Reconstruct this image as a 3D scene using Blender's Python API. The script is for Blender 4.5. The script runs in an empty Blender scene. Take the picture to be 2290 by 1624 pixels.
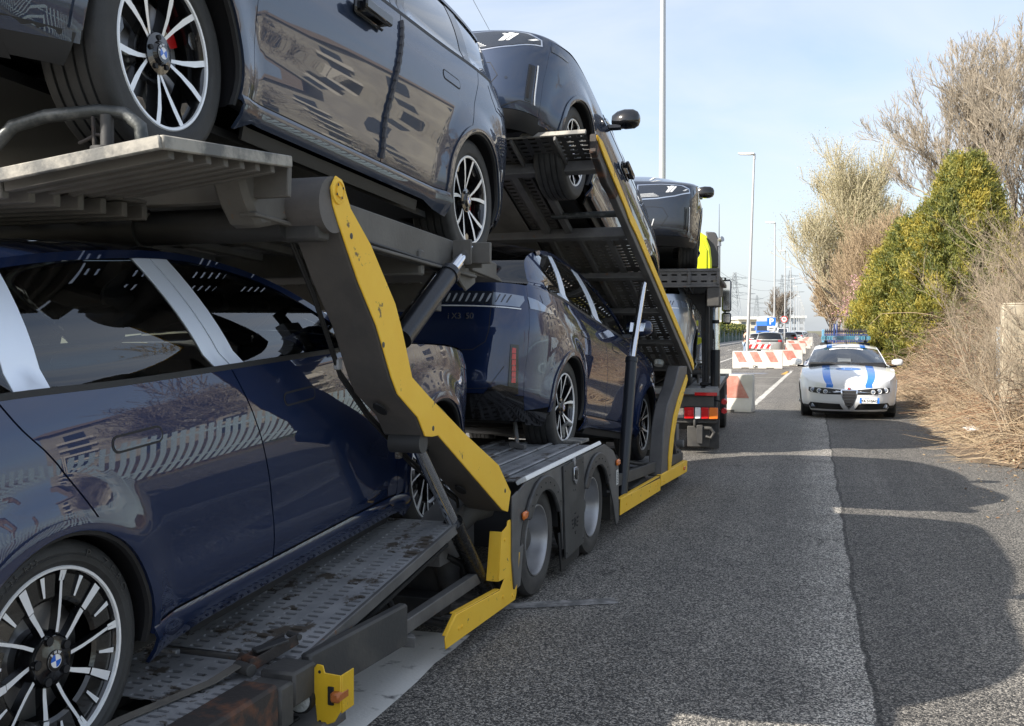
import bpy, bmesh, math, random
import numpy as np
from mathutils import Vector, Matrix
from mathutils.geometry import delaunay_2d_cdt
R=math.radians; sin=math.sin; cos=math.cos; pi=math.pi
random.seed(7); rng=np.random.default_rng(11)
sc=bpy.context.scene; col=sc.collection
# ---------- camera, sky, sun, exposure ----------
FPX=2310.0; YAW=R(16.1744); PITCH=R(1.7853); HCAM=1.68
cd=bpy.data.cameras.new('camera'); cam=bpy.data.objects.new('camera',cd); col.objects.link(cam)
cd.sensor_width=36; cd.lens=36*FPX/2290; cd.clip_start=0.05; cd.clip_end=6000
cam.location=(0,0,HCAM); cam.rotation_euler=(pi/2-PITCH,0,YAW); sc.camera=cam
sc.render.resolution_x=1024; sc.render.resolution_y=726
SUN_EL=R(37.5); SUN_PHI=R(41.5)          # light travels towards +X and a little +Y
w=bpy.data.worlds.new('World'); sc.world=w; w.use_nodes=True
nt=w.node_tree; nd=nt.nodes; lk=nt.links; nd.clear()
out=nd.new('ShaderNodeOutputWorld'); bg=nd.new('ShaderNodeBackground'); sky=nd.new('ShaderNodeTexSky')
sky.sky_type='NISHITA'; sky.sun_disc=False; sky.sun_elevation=SUN_EL; sky.air_density=1.0; sky.dust_density=2.2; sky.ozone_density=1.3; sky.altitude=50
ld=Vector((cos(SUN_PHI)*cos(SUN_EL),sin(SUN_PHI)*cos(SUN_EL),-sin(SUN_EL)))
sd=-ld; sky.sun_rotation=math.atan2(sd.x,sd.y)
tc=nd.new('ShaderNodeTexCoord'); mp=nd.new('ShaderNodeMapping'); mp.inputs['Scale'].default_value=(1.1,1.1,4.2); mp.inputs['Rotation'].default_value=(0.1,0.25,0.5)
nz=nd.new('ShaderNodeTexNoise'); nz.inputs['Scale'].default_value=2.1; nz.inputs['Detail'].default_value=7; nz.inputs['Roughness'].default_value=.55; nz.inputs['Distortion'].default_value=.6
cr=nd.new('ShaderNodeValToRGB'); cr.color_ramp.elements[0].position=.36; cr.color_ramp.elements[0].color=(.30,.30,.30,1); cr.color_ramp.elements[1].position=.72; cr.color_ramp.elements[1].color=(.82,.82,.82,1)
mx=nd.new('ShaderNodeMix'); mx.data_type='RGBA'; mx.inputs['B'].default_value=(3.9,4.15,4.55,1)
lk.new(tc.outputs['Generated'],mp.inputs['Vector']); lk.new(mp.outputs['Vector'],nz.inputs['Vector']); lk.new(nz.outputs['Fac'],cr.inputs['Fac'])
lk.new(cr.outputs['Color'],mx.inputs['Factor']); lk.new(sky.outputs['Color'],mx.inputs['A']); lk.new(mx.outputs['Result'],bg.inputs['Color'])
bg.inputs['Strength'].default_value=.132; lk.new(bg.outputs['Background'],out.inputs['Surface'])
sl=bpy.data.lights.new('sun','SUN'); sl.energy=5.0; sl.angle=R(.53); sl.color=(1,.93,.82)
so=bpy.data.objects.new('sun',sl); col.objects.link(so); so.rotation_euler=ld.to_track_quat('-Z','Y').to_euler(); so.location=(-20,-10,30)
sc.view_settings.view_transform='Standard'; sc.view_settings.look='None'; sc.view_settings.gamma=1; sc.view_settings.use_curve_mapping=False
sc.view_settings.exposure=.87
try: sc.cycles.transparent_max_bounces=24; sc.cycles.max_bounces=10
except Exception: pass
# ---------- materials ----------
MAT={}
def mat(name,c,rough=.5,metal=0.,bump=0.,bs=40.,var=0.,vs=3.,coat=0.,emit=None,spec=.5,c2=None,vth=(.4,.6),bdist=.004,alpha=None,vcoord='Object',cr_=.03,chip=None):
    if name in MAT: return MAT[name]
    m=bpy.data.materials.new(name); m.use_nodes=True; n=m.node_tree.nodes; l=m.node_tree.links; b=n['Principled BSDF']
    b.inputs['Base Color'].default_value=(*c,1); b.inputs['Roughness'].default_value=rough; b.inputs['Metallic'].default_value=metal
    b.inputs['Coat Weight'].default_value=coat; b.inputs['Coat Roughness'].default_value=cr_; b.inputs['Specular IOR Level'].default_value=spec
    if emit: b.inputs['Emission Color'].default_value=(*emit[:3],1); b.inputs['Emission Strength'].default_value=emit[3]
    t=n.new('ShaderNodeTexCoord')
    if var or c2:
        z=n.new('ShaderNodeTexNoise'); z.inputs['Scale'].default_value=vs; z.inputs['Detail'].default_value=8; z.inputs['Roughness'].default_value=.62; l.new(t.outputs[vcoord],z.inputs['Vector'])
        r=n.new('ShaderNodeValToRGB'); r.color_ramp.elements[0].position=vth[0]; r.color_ramp.elements[1].position=vth[1]
        a_=c if c2 else tuple(max(0,k*(1-var)) for k in c); b_=c2 if c2 else tuple(min(1,k*(1+var)) for k in c)
        r.color_ramp.elements[0].color=(*a_,1); r.color_ramp.elements[1].color=(*b_,1)
        l.new(z.outputs['Fac'],r.inputs['Fac']); l.new(r.outputs['Color'],b.inputs['Base Color'])
        rr=n.new('ShaderNodeMapRange'); rr.inputs['To Min'].default_value=max(.02,rough-.12); rr.inputs['To Max'].default_value=min(1,rough+.15); l.new(z.outputs['Fac'],rr.inputs['Value'])
        if coat==0: l.new(rr.outputs['Result'],b.inputs['Roughness'])
    if chip:
        cc,th,sc_=chip; z3=n.new('ShaderNodeTexNoise'); z3.inputs['Scale'].default_value=sc_; z3.inputs['Detail'].default_value=9; z3.inputs['Roughness'].default_value=.7; l.new(t.outputs[vcoord],z3.inputs['Vector'])
        r3=n.new('ShaderNodeValToRGB'); r3.color_ramp.elements[0].position=th; r3.color_ramp.elements[1].position=th+.03; l.new(z3.outputs['Fac'],r3.inputs['Fac'])
        x3=n.new('ShaderNodeMix'); x3.data_type='RGBA'; l.new(r3.outputs['Color'],x3.inputs['Factor']); x3.inputs['B'].default_value=(*cc,1)
        if b.inputs['Base Color'].links: l.new(b.inputs['Base Color'].links[0].from_socket,x3.inputs['A'])
        else: x3.inputs['A'].default_value=(*c,1)
        l.new(x3.outputs['Result'],b.inputs['Base Color'])
    if bump:
        z2=n.new('ShaderNodeTexNoise'); z2.inputs['Scale'].default_value=bs; z2.inputs['Detail'].default_value=5; l.new(t.outputs[vcoord],z2.inputs['Vector'])
        bp=n.new('ShaderNodeBump'); bp.inputs['Strength'].default_value=bump; bp.inputs['Distance'].default_value=bdist; l.new(z2.outputs['Fac'],bp.inputs['Height']); l.new(bp.outputs['Normal'],b.inputs['Normal'])
    MAT[name]=m; return m
def paint(name,c,metal=.55,rough=.32):
    m=mat(name,c,rough,metal,coat=1.,cr_=.02); b=m.node_tree.nodes['Principled BSDF']; b.inputs['Coat IOR'].default_value=1.7; b.inputs['Specular IOR Level'].default_value=.0; b.inputs['Coat Roughness'].default_value=.0
    return m
def glass(name,tint,rough=.0,ior=1.5):
    m=bpy.data.materials.new(name); m.use_nodes=True; n=m.node_tree.nodes; l=m.node_tree.links; n.clear()
    o=n.new('ShaderNodeOutputMaterial'); a=n.new('ShaderNodeBsdfTransparent'); a.inputs['Color'].default_value=(*tint,1)
    g=n.new('ShaderNodeBsdfGlossy'); g.inputs['Roughness'].default_value=rough; f=n.new('ShaderNodeFresnel'); f.inputs['IOR'].default_value=ior
    mul=n.new('ShaderNodeMath'); mul.operation='MULTIPLY'; mul.inputs[1].default_value=2.3; mul.use_clamp=True
    x=n.new('ShaderNodeMixShader'); l.new(f.outputs[0],mul.inputs[0]); l.new(mul.outputs[0],x.inputs[0]); l.new(a.outputs[0],x.inputs[1]); l.new(g.outputs[0],x.inputs[2]); l.new(x.outputs[0],o.inputs['Surface']); MAT[name]=m
    return m
navy=paint('navy_paint',(.012,.024,.072),.5,.42); grey_p=paint('graphite_paint',(.030,.044,.078),.5,.45); black_p=paint('carbon_paint',(.026,.032,.046),.45,.45); silver_p=paint('silver_paint',(.30,.34,.40),.7,.32)
gloss=mat('gloss_black',(.006,.006,.007),.12,coat=.6); plast=mat('matt_black_plastic',(.012,.012,.013),.55,bump=.1,bs=300); chrome=mat('chrome',(.75,.77,.8),.09,1.)
rubber=mat('tyre_rubber',(.028,.028,.028),.62,bump=.25,bs=120,var=.25,vs=9); silver=mat('machined_aluminium',(.86,.87,.88),.25,.2)
rimblack=mat('rim_gloss_black',(.008,.008,.009),.15,coat=.8); disc=mat('brake_disc',(.32,.32,.33),.35,1.); red_c=mat('red_caliper',(.45,.01,.01),.3)
film=mat('protective_film',(.84,.90,1.0),.5,.55,bump=.03,bs=12); glass_d=glass('tinted_glass',(.50,.56,.55)); glass_c=glass('clear_glass',(.78,.84,.83)); glass_vd=glass('privacy_glass',(.14,.15,.16))
lampg=mat('lamp_glass_dark',(.02,.025,.035),.08,coat=1.); lampc=mat('lamp_clear',(.25,.29,.36),.08,.3,coat=1.); redl=mat('red_lens',(.55,.012,.015),.15,coat=1.); orl=mat('orange_lens',(.75,.18,.02),.2,coat=.8,bump=.4,bs=200); whl=mat('white_lens',(.75,.77,.78),.15,coat=.8)
inner=mat('car_interior',(.012,.012,.014),.7); bmwblue=mat('badge_blue',(.01,.12,.55),.2,coat=.6); white_g=mat('white_gloss',(.82,.82,.82),.2,coat=.6)
steel=mat('grey_painted_steel',(.085,.084,.085),.55,.15,bump=.25,bs=60,c2=(.15,.145,.14),vs=3.5,vth=(.38,.68),chip=((.16,.09,.055),.63,9)); dsteel=mat('dark_steel',(.045,.045,.046),.6,.1,bump=.3,bs=50,c2=(.085,.08,.072),vs=4,vth=(.42,.7))
steelu=mat('dusty_steel_underside',(.09,.084,.075),.7,.0,bump=.3,bs=50,c2=(.15,.14,.125),vs=3,vth=(.35,.7),chip=((.17,.09,.05),.65,5))
deckm=mat('worn_deck_steel',(.24,.245,.255),.45,.1,bump=.25,bs=80,c2=(.40,.40,.41),vs=5,vth=(.35,.75),chip=((.10,.085,.07),.56,6)); rusty=mat('rusty_steel',(.035,.03,.028),.7,.1,bump=.5,bs=60,c2=(.17,.07,.035),vs=7,vth=(.5,.66))
galv=mat('scraped_galvanised_edge',(.12,.12,.115),.6,.1,bump=.4,bs=50,c2=(.34,.32,.28),vs=9,vth=(.42,.6)); yellow=mat('yellow_enamel',(.86,.50,.035),.45,spec=.3,bump=.15,bs=90,c2=(.90,.56,.06),vs=5,vth=(.3,.7),chip=((.16,.11,.05),.615,8)); yellow2=mat('chrome_yellow_enamel',(.72,.45,.02),.4,bump=.2,bs=80,c2=(.62,.36,.02),vs=9,vth=(.5,.8),chip=((.12,.08,.04),.62,14)); fluo=mat('fluorescent_yellow',(.78,.85,.02),.35,coat=.5)
blackcyl=mat('black_cylinder_paint',(.02,.022,.027),.28,.3,bump=.15,bs=70); alloy=mat('truck_alloy_wheel',(.40,.40,.41),.38,.8,bump=.1,bs=30,var=.1,vs=5); bare=mat('bare_metal_scratches',(.42,.42,.41),.5,.5,c2=(.12,.12,.12),vs=18,vth=(.5,.62),bump=.3,bs=60)
strapm=mat('grey_strap',(.11,.10,.09),.85,bump=.5,bs=400,c2=(.16,.145,.12),vs=6)
# ---------- mesh helpers ----------
class MB:
    def __init__(s): s.v=[]; s.f=[]; s.mi=[]
    def add(s,v,f,m=0):
        o=len(s.v); s.v+= [tuple(p) for p in v]; s.f+=[tuple(i+o for i in q) for q in f]; s.mi+=[m]*len(f); return s
    def box(s,x0,x1,y0,y1,z0,z1,m=0):
        return s.add([(x0,y0,z0),(x1,y0,z0),(x1,y1,z0),(x0,y1,z0),(x0,y0,z1),(x1,y0,z1),(x1,y1,z1),(x0,y1,z1)],[(0,3,2,1),(4,5,6,7),(0,1,5,4),(1,2,6,5),(2,3,7,6),(3,0,4,7)],m)
    def beam(s,p,q,w,h,up=(0,0,1),m=0,w2=None,h2=None):
        p=Vector(p);q=Vector(q);d=(q-p).normalized();u=Vector(up)
        sd=d.cross(u)
        if sd.length<1e-4: sd=d.cross(Vector((1,0,0)))
        sd.normalize(); u=sd.cross(d); w2=w if w2 is None else w2; h2=h if h2 is None else h2
        v=[p-sd*w/2-u*h/2,p+sd*w/2-u*h/2,p+sd*w/2+u*h/2,p-sd*w/2+u*h/2,q-sd*w2/2-u*h2/2,q+sd*w2/2-u*h2/2,q+sd*w2/2+u*h2/2,q-sd*w2/2+u*h2/2]
        return s.add(v,[(0,1,2,3),(7,6,5,4),(0,4,5,1),(1,5,6,2),(2,6,7,3),(3,7,4,0)],m)
    def prism(s,poly,x0,x1,m=0,mo=None,axis='x'):
        n=len(poly)
        mk={'x':lambda a,b,c:(a,b,c),'y':lambda a,b,c:(b,a,c),'z':lambda a,b,c:(b,c,a)}[axis]
        v=[mk(x0,*p) for p in poly]+[mk(x1,*p) for p in poly]
        s.add(v,[tuple(range(n))[::-1]],m); o=len(s.v)-2*n
        s.f.append(tuple(range(o+n,o+2*n))); s.mi.append(m if mo is None else mo)
        for i in range(n): s.f.append((o+i,o+(i+1)%n,o+n+(i+1)%n,o+n+i)); s.mi.append(m)
        return s
    def tube(s,pts,r,n=10,m=0,caps=True):
        pts=[Vector(p) for p in pts]; rs=r if isinstance(r,(list,tuple)) else [r]*len(pts); o=len(s.v); prev=None
        for i,p in enumerate(pts):
            d=(pts[min(i+1,len(pts)-1)]-pts[max(i-1,0)]).normalized()
            a=d.orthogonal().normalized() if prev is None else (prev-d*prev.dot(d)).normalized(); prev=a; b=d.cross(a)
            for k in range(n): t=2*pi*k/n; s.v.append(tuple(p+(a*cos(t)+b*sin(t))*rs[i]))
        for i in range(len(pts)-1):
            for k in range(n): s.f.append((o+i*n+k,o+i*n+(k+1)%n,o+(i+1)*n+(k+1)%n,o+(i+1)*n+k)); s.mi.append(m)
        if caps:
            s.f.append(tuple(o+k for k in range(n))[::-1]); s.f.append(tuple(o+(len(pts)-1)*n+k for k in range(n))); s.mi+=[m,m]
        return s
    def lathe(s,prof,n=32,axis='x',c=(0,0,0),m=0,a0=0,a1=2*pi):
        o=len(s.v); full=abs(a1-a0-2*pi)<1e-6; N=n if full else n+1
        for (a,r) in prof:
            for k in range(N):
                t=a0+(a1-a0)*k/n
                p={'x':(a,r*cos(t),r*sin(t)),'y':(r*cos(t),a,r*sin(t)),'z':(r*cos(t),r*sin(t),a)}[axis]
                s.v.append((p[0]+c[0],p[1]+c[1],p[2]+c[2]))
        for i in range(len(prof)-1):
            for k in range(n):
                k2=(k+1)%N if full else k+1
                s.f.append((o+i*N+k,o+i*N+k2,o+(i+1)*N+k2,o+(i+1)*N+k)); s.mi.append(m)
        return s
    def xf(s,M,i0=0):
        for i in range(i0,len(s.v)): s.v[i]=tuple(M@Vector(s.v[i]))
        return s
def mesh_obj(name,v,f,mats,mi=None,parent=None,smooth=35,bev=0,norm=None,M=None,fix=True):
    me=bpy.data.meshes.new(name); me.from_pydata([tuple(p) for p in v],[],f)
    for m in (mats if isinstance(mats,(list,tuple)) else [mats]): me.materials.append(m)
    if mi: me.polygons.foreach_set('material_index',mi)
    if fix:
        b=bmesh.new(); b.from_mesh(me); bmesh.ops.recalc_face_normals(b,faces=b.faces); b.to_mesh(me); b.free()
    me.update()
    if smooth: me.shade_smooth(); 
    if smooth and smooth<180 and norm is None: me.set_sharp_from_angle(angle=R(smooth))
    if norm is not None: me.normals_split_custom_set_from_vertices(norm)
    o=bpy.data.objects.new(name,me); col.objects.link(o)
    if parent: o.parent=parent
    if M is not None: o.matrix_local=M
    if bev:
        md=o.modifiers.new('bevel','BEVEL'); md.width=bev; md.segments=1; md.limit_method='ANGLE'; md.angle_limit=R(40)
    return o
def build(mb,name,mats,parent=None,**k): return mesh_obj(name,mb.v,mb.f,mats,mb.mi,parent,**k)
def tag(o,label=None,cat=None,group=None,kind=None):
    if label: o['label']=label
    if cat: o['category']=cat
    if group: o['group']=group
    if kind: o['kind']=kind
    return o
def empty(name,loc,rz=0,label=None,cat=None,group=None,rot=None):
    o=bpy.data.objects.new(name,None); col.objects.link(o); o.location=loc; o.rotation_euler=rot if rot else (0,0,rz); o.empty_display_size=.2
    return tag(o,label,cat,group)
def copy_tree(o,parent=None):
    c=o.copy(); col.objects.link(c)
    if parent: c.parent=parent
    for ch in list(KIDS.get(o.name,())) or [k for k in o.children]: copy_tree(ch,c)
    return c
KIDS={}
def text(body,size,name,m,parent,M,ext=.002,bold=False):
    cu=bpy.data.curves.new('t','FONT'); cu.body=body; cu.size=size; cu.align_x='CENTER'; cu.align_y='CENTER'; cu.extrude=ext
    if bold: cu.offset=size*.03
    t=bpy.data.objects.new('t',cu); col.objects.link(t); bpy.context.view_layer.update()
    me=bpy.data.meshes.new_from_object(t.evaluated_get(bpy.context.evaluated_depsgraph_get())); bpy.data.objects.remove(t)
    me.name=name; me.materials.clear(); me.materials.append(m); o=bpy.data.objects.new(name,me); col.objects.link(o); o.parent=parent; o.matrix_local=M
    return o
def rotm(x=0,y=0,z=0,loc=(0,0,0)):
    return Matrix.Translation(loc)@Matrix.Rotation(R(z),4,'Z')@Matrix.Rotation(R(y),4,'Y')@Matrix.Rotation(R(x),4,'X')
def world(xc,zc): return (xc*cos(YAW)-zc*sin(YAW), xc*sin(YAW)+zc*cos(YAW))
# ---------- surfaces given by a function, cut into panels ----------
def pip(px,py,poly):
    x=poly[:,0];y=poly[:,1];x2=np.roll(x,-1);y2=np.roll(y,-1); c=np.zeros(len(px),bool)
    for i in range(len(poly)):
        if y[i]==y2[i]: continue
        k=((y[i]>py)!=(y2[i]>py))&(px<(x2[i]-x[i])*(py-y[i])/(y2[i]-y[i])+x[i]); c^=k
    return c
def dens(poly,step):
    o=[]; n=len(poly)
    for i in range(n):
        a=np.array(poly[i]);b=np.array(poly[(i+1)%n]); k=max(1,int(round(np.linalg.norm(b-a)/step)))
        for j in range(k): o.append(tuple(a+(b-a)*j/k))
    return o
def seg_d(px,py,poly):
    d=np.full(len(px),9e9); n=len(poly)
    for i in range(n):
        a=np.array(poly[i]);b=np.array(poly[(i+1)%n]); ab=b-a; L=max(ab@ab,1e-12)
        t=np.clip(((px-a[0])*ab[0]+(py-a[1])*ab[1])/L,0,1); d=np.minimum(d,np.hypot(px-a[0]-t*ab[0],py-a[1]-t*ab[1]))
    return d
def patch(poly,fn,step=.04,off=0.,wall=.014):
    """triangulated panel with outline poly on surface fn(u,v)->(x,y,z); returns v,f,normals"""
    p=dens(poly,step); A=np.array(p); x0,y0=A.min(0);x1,y1=A.max(0)
    gx,gy=np.meshgrid(np.arange(x0+step/2,x1,step),np.arange(y0+step/2,y1,step)); gx=gx.ravel();gy=gy.ravel()
    if len(gx):
        k=pip(gx,gy,A); gx=gx[k];gy=gy[k]
    if len(gx):
        k=seg_d(gx,gy,poly)>step*.45; gx=gx[k];gy=gy[k]
    vs=[Vector(q) for q in p]+[Vector((a,b)) for a,b in zip(gx,gy)]; n=len(p)
    ov,oe,of,*_=delaunay_2d_cdt(vs,[(i,(i+1)%n) for i in range(n)],[list(range(n))],1,1e-6)
    V=[];N=[]; e=1e-3
    for q in ov:
        c=Vector(fn(q.x,q.y)); a=Vector(fn(q.x+e,q.y))-Vector(fn(q.x-e,q.y)); b=Vector(fn(q.x,q.y+e))-Vector(fn(q.x,q.y-e))
        nn=a.cross(b); nn=nn.normalized() if nn.length>1e-12 else Vector((1,0,0)); V.append(c);N.append(nn)
    F=[tuple(f) for f in of]
    return V,N,F,n
def finish(V,N,F,n,off,wall,outward):
    # orient
    k=1 if outward(V[0],N[0])>0 else -1
    N=[x*k for x in N]; V=[v+nn*off for v,nn in zip(V,N)]
    F2=[]
    for f in F:
        g=(V[f[1]]-V[f[0]]).cross(V[f[2]]-V[f[0]])
        F2.append(f if g.dot(N[f[0]])>0 else f[::-1])
    if wall:
        from collections import Counter
        ec={}
        for f in F2:
            for i in range(len(f)):
                a,b=f[i],f[(i+1)%len(f)]; ec[(a,b)]=1
        be=[(a,b) for (a,b) in ec if (b,a) not in ec]
        for a,b in be:
            t=(V[b]-V[a]); 
            if t.length<1e-9: continue
            wn=t.cross(N[a]).normalized(); o=len(V)
            V+= [V[a],V[b],V[b]-N[b]*wall,V[a]-N[a]*wall]; N+=[wn]*4; F2.append((o+1,o,o+3,o+2))
    return V,N,F2
def panel(name,poly,fn,m,parent,step=.04,off=0.,wall=.014,mirror=False,outward=None,both=False,label=None):
    V,N,F,n=patch(poly,fn,step)
    if not F: return None
    V,N,F=finish(V,N,F,n,off,wall,outward)
    r=[]
    for mir in ((0,1) if both else ((1,) if mirror else (0,))):
        if mir: v=[(-a.x,a.y,a.z) for a in V]; nn=[(-a.x,a.y,a.z) for a in N]; f=[q[::-1] for q in F]
        else: v=[tuple(a) for a in V]; nn=[tuple(a) for a in N]; f=F
        o=mesh_obj(name,v,f,m,None,parent,norm=nn,fix=False); r.append(o)
        if label: o['label']=label
    return r
def cr_spline(P,n):
    """catmull-rom through rows of P, n samples total"""
    P=np.array(P,float); k=len(P); Q=np.vstack([2*P[0]-P[1],P,2*P[-1]-P[-2]]); o=[]
    for t in np.linspace(0,k-1-1e-9,n):
        i=int(t);u=t-i; a,b,c,d=Q[i],Q[i+1],Q[i+2],Q[i+3]
        o.append(.5*((2*b)+(-a+c)*u+(2*a-5*b+4*c-d)*u*u+(-a+3*b-3*c+d)*u**3))
    return np.array(o)
def pchip(xs,ys):
    xs=np.array(xs,float); ys=np.array(ys,float); o=np.argsort(xs); xs=xs[o];ys=ys[o]; h=np.diff(xs); dl=np.diff(ys)/h; d=np.zeros(len(xs))
    d[0]=dl[0];d[-1]=dl[-1]
    for i in range(1,len(xs)-1):
        if dl[i-1]*dl[i]>0: w1=2*h[i]+h[i-1];w2=h[i]+2*h[i-1]; d[i]=(w1+w2)/(w1/dl[i-1]+w2/dl[i])
    xs_,ys_,h_,d_=xs.tolist(),ys.tolist(),h.tolist(),d.tolist()
    def f(x):
        if x<=xs_[0]: return ys_[0]+d_[0]*(x-xs_[0])
        if x>=xs_[-1]: return ys_[-1]+d_[-1]*(x-xs_[-1])
        i=0
        while x>xs_[i+1]: i+=1
        t=(x-xs_[i])/h_[i]; t2=t*t;t3=t2*t
        return (2*t3-3*t2+1)*ys_[i]+(t3-2*t2+t)*h_[i]*d_[i]+(-2*t3+3*t2)*ys_[i+1]+(t3-t2)*h_[i]*d_[i+1]
    return f
def arc(cx,cy,r,a0,a1,n=14): return [(cx+r*cos(R(a0+(a1-a0)*i/n)),cy+r*sin(R(a0+(a1-a0)*i/n))) for i in range(n+1)]
# ---------- car body as a smooth surface, cut into real panels ----------
class Shape:
    def __init__(s,W,yf,yr,zb,side,centre,hoodc,ztop_f,ztop_r,qs=10,ps=4.4,es=.91,flare=.032,wx=(1.435,-1.435),wr=.41,wz=.37,tum=(.12,.62),inset=.03,zf0=.30):
        s.inset=inset;s.zf0=zf0
        s.W=pchip(*zip(*W)); s.yf=pchip(*zip(*yf)); s.yr=pchip(*zip(*yr)); s.zb=pchip(*zip(*zb)); s.q=qs;s.p=ps;s.es=es;s.fl=flare;s.wx=wx;s.wr=wr;s.wz=wz;s.tum=tum
        s.side=side;s.centre=centre;s.hoodc=hoodc;s.zf=ztop_f;s.zr=ztop_r
    def yc(s,z): a=s.yf(z);b=s.yr(z); return (a+b)/2,(a-b)/2
    def ysp(s,z,k): c,l=s.yc(z); return c+k*s.es*l
    def xs(s,z): return s.W(z)*(1-s.es**s.q)**(1/s.p)
    def X(s,y,z):
        c,l=s.yc(z); e=min(abs((y-c)/l),.9999); x=s.W(z)*(1-e**s.q)**(1/s.p)
        for wy in s.wx:
            r=math.hypot(y-wy,z-s.wz); t=(r-s.wr)/.19
            if t<1 and z>.15: t=max(t,0); x+=s.fl*(1-t*t*(3-2*t))
        return x
    def lo(s,y,z): return (s.X(y,z),y,z)
    def fr(s,x,z):
        c,l=s.yc(z); return (x,c+l*(1-min(abs(x)/s.W(z),.9999)**s.p)**(1/s.q),z)
    def re(s,x,z):
        c,l=s.yc(z); return (x,c-l*(1-min(abs(x)/s.W(z),.9999)**s.p)**(1/s.q),z)
    def up(s,y,z):
        b=s.zb(y); d=max(0,z-b); t=min(d/.05,1); return (s.X(y,b)-s.inset*t*t*(3-2*t)-s.tum[0]*d-s.tum[1]*d*d,y,z)
    def body(s,y,z): return s.lo(y,z) if z<=s.zb(y) else s.up(y,z)
def topgrid(S,e,c,ns=18,pow_=(2.2,2.6),yfun=None):
    """patch between side edge rows e (x,y,z) and centre rows c (y,z)"""
    V=[];n=len(e)
    for i in range(n):
        for j in range(-ns,ns+1):
            s=j/ns; a=abs(s); x=s*e[i][0]; y=e[i][1]+(c[i][0]-e[i][1])*(1-a**pow_[0]); z=e[i][2]+(c[i][1]-e[i][2])*(1-a**pow_[1])
            if yfun: y,z=yfun(i,n,x,y,z)
            V.append((x,y,z))
    m=2*ns+1; F=[(i*m+j,i*m+j+1,(i+1)*m+j+1,(i+1)*m+j) for i in range(n-1) for j in range(m-1)]
    return V,F
def grid_obj(name,VF,m,parent):
    V,F=VF
    o=mesh_obj(name,V,F,m,None,parent,smooth=180)
    # make normals point up
    me=o.data
    if sum(p.normal.z for p in me.polygons)<0: me.flip_normals()
    return o
OUT=lambda v,n: n.x*v.x
OUTF=lambda v,n: n.y
OUTR=lambda v,n: -n.y
suv=Shape(W=[(.15,.86),(.22,.885),(.32,.912),(.42,.928),(.55,.932),(.70,.948),(.86,.956),(.98,.948),(1.08,.930),(1.19,.900),(1.36,.85)],
  yf=[(.15,2.12),(.25,2.24),(.4,2.325),(.58,2.345),(.75,2.35),(.9,2.325),(1.02,2.28),(1.25,2.2)],yr=[(.15,-2.12),(.25,-2.26),(.38,-2.39),(.5,-2.42),(.85,-2.42),(1.07,-2.395),(1.27,-2.35)],
  zb=[(2.3,.93),(2.1,.955),(1.75,1.035),(1.435,1.08),(.9,1.13),(0,1.155),(-1,1.18),(-1.6,1.205),(-2.4,1.21)],
  side=[(.70,1.165),(.42,1.32),(.15,1.455),(-.12,1.55),(-.48,1.62),(-.95,1.633),(-1.4,1.608),(-1.8,1.54),(-2.08,1.42),(-2.11,1.21)],
  centre=[(.94,1.205),(.66,1.375),(.36,1.52),(.06,1.62),(-.42,1.685),(-.95,1.697),(-1.45,1.67),(-1.98,1.595),(-2.22,1.41),(-2.36,1.21)],
  hoodc=[(.94,1.205),(1.3,1.18),(1.7,1.13),(2.0,1.07),(2.18,1.01),(2.31,.955)],ztop_f=.955,ztop_r=1.21,wr=.405)
def upper_poly(S,pts): return pts
def spl_side(S,n=60):
    sp=cr_spline(S.side,n); return sp
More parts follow.
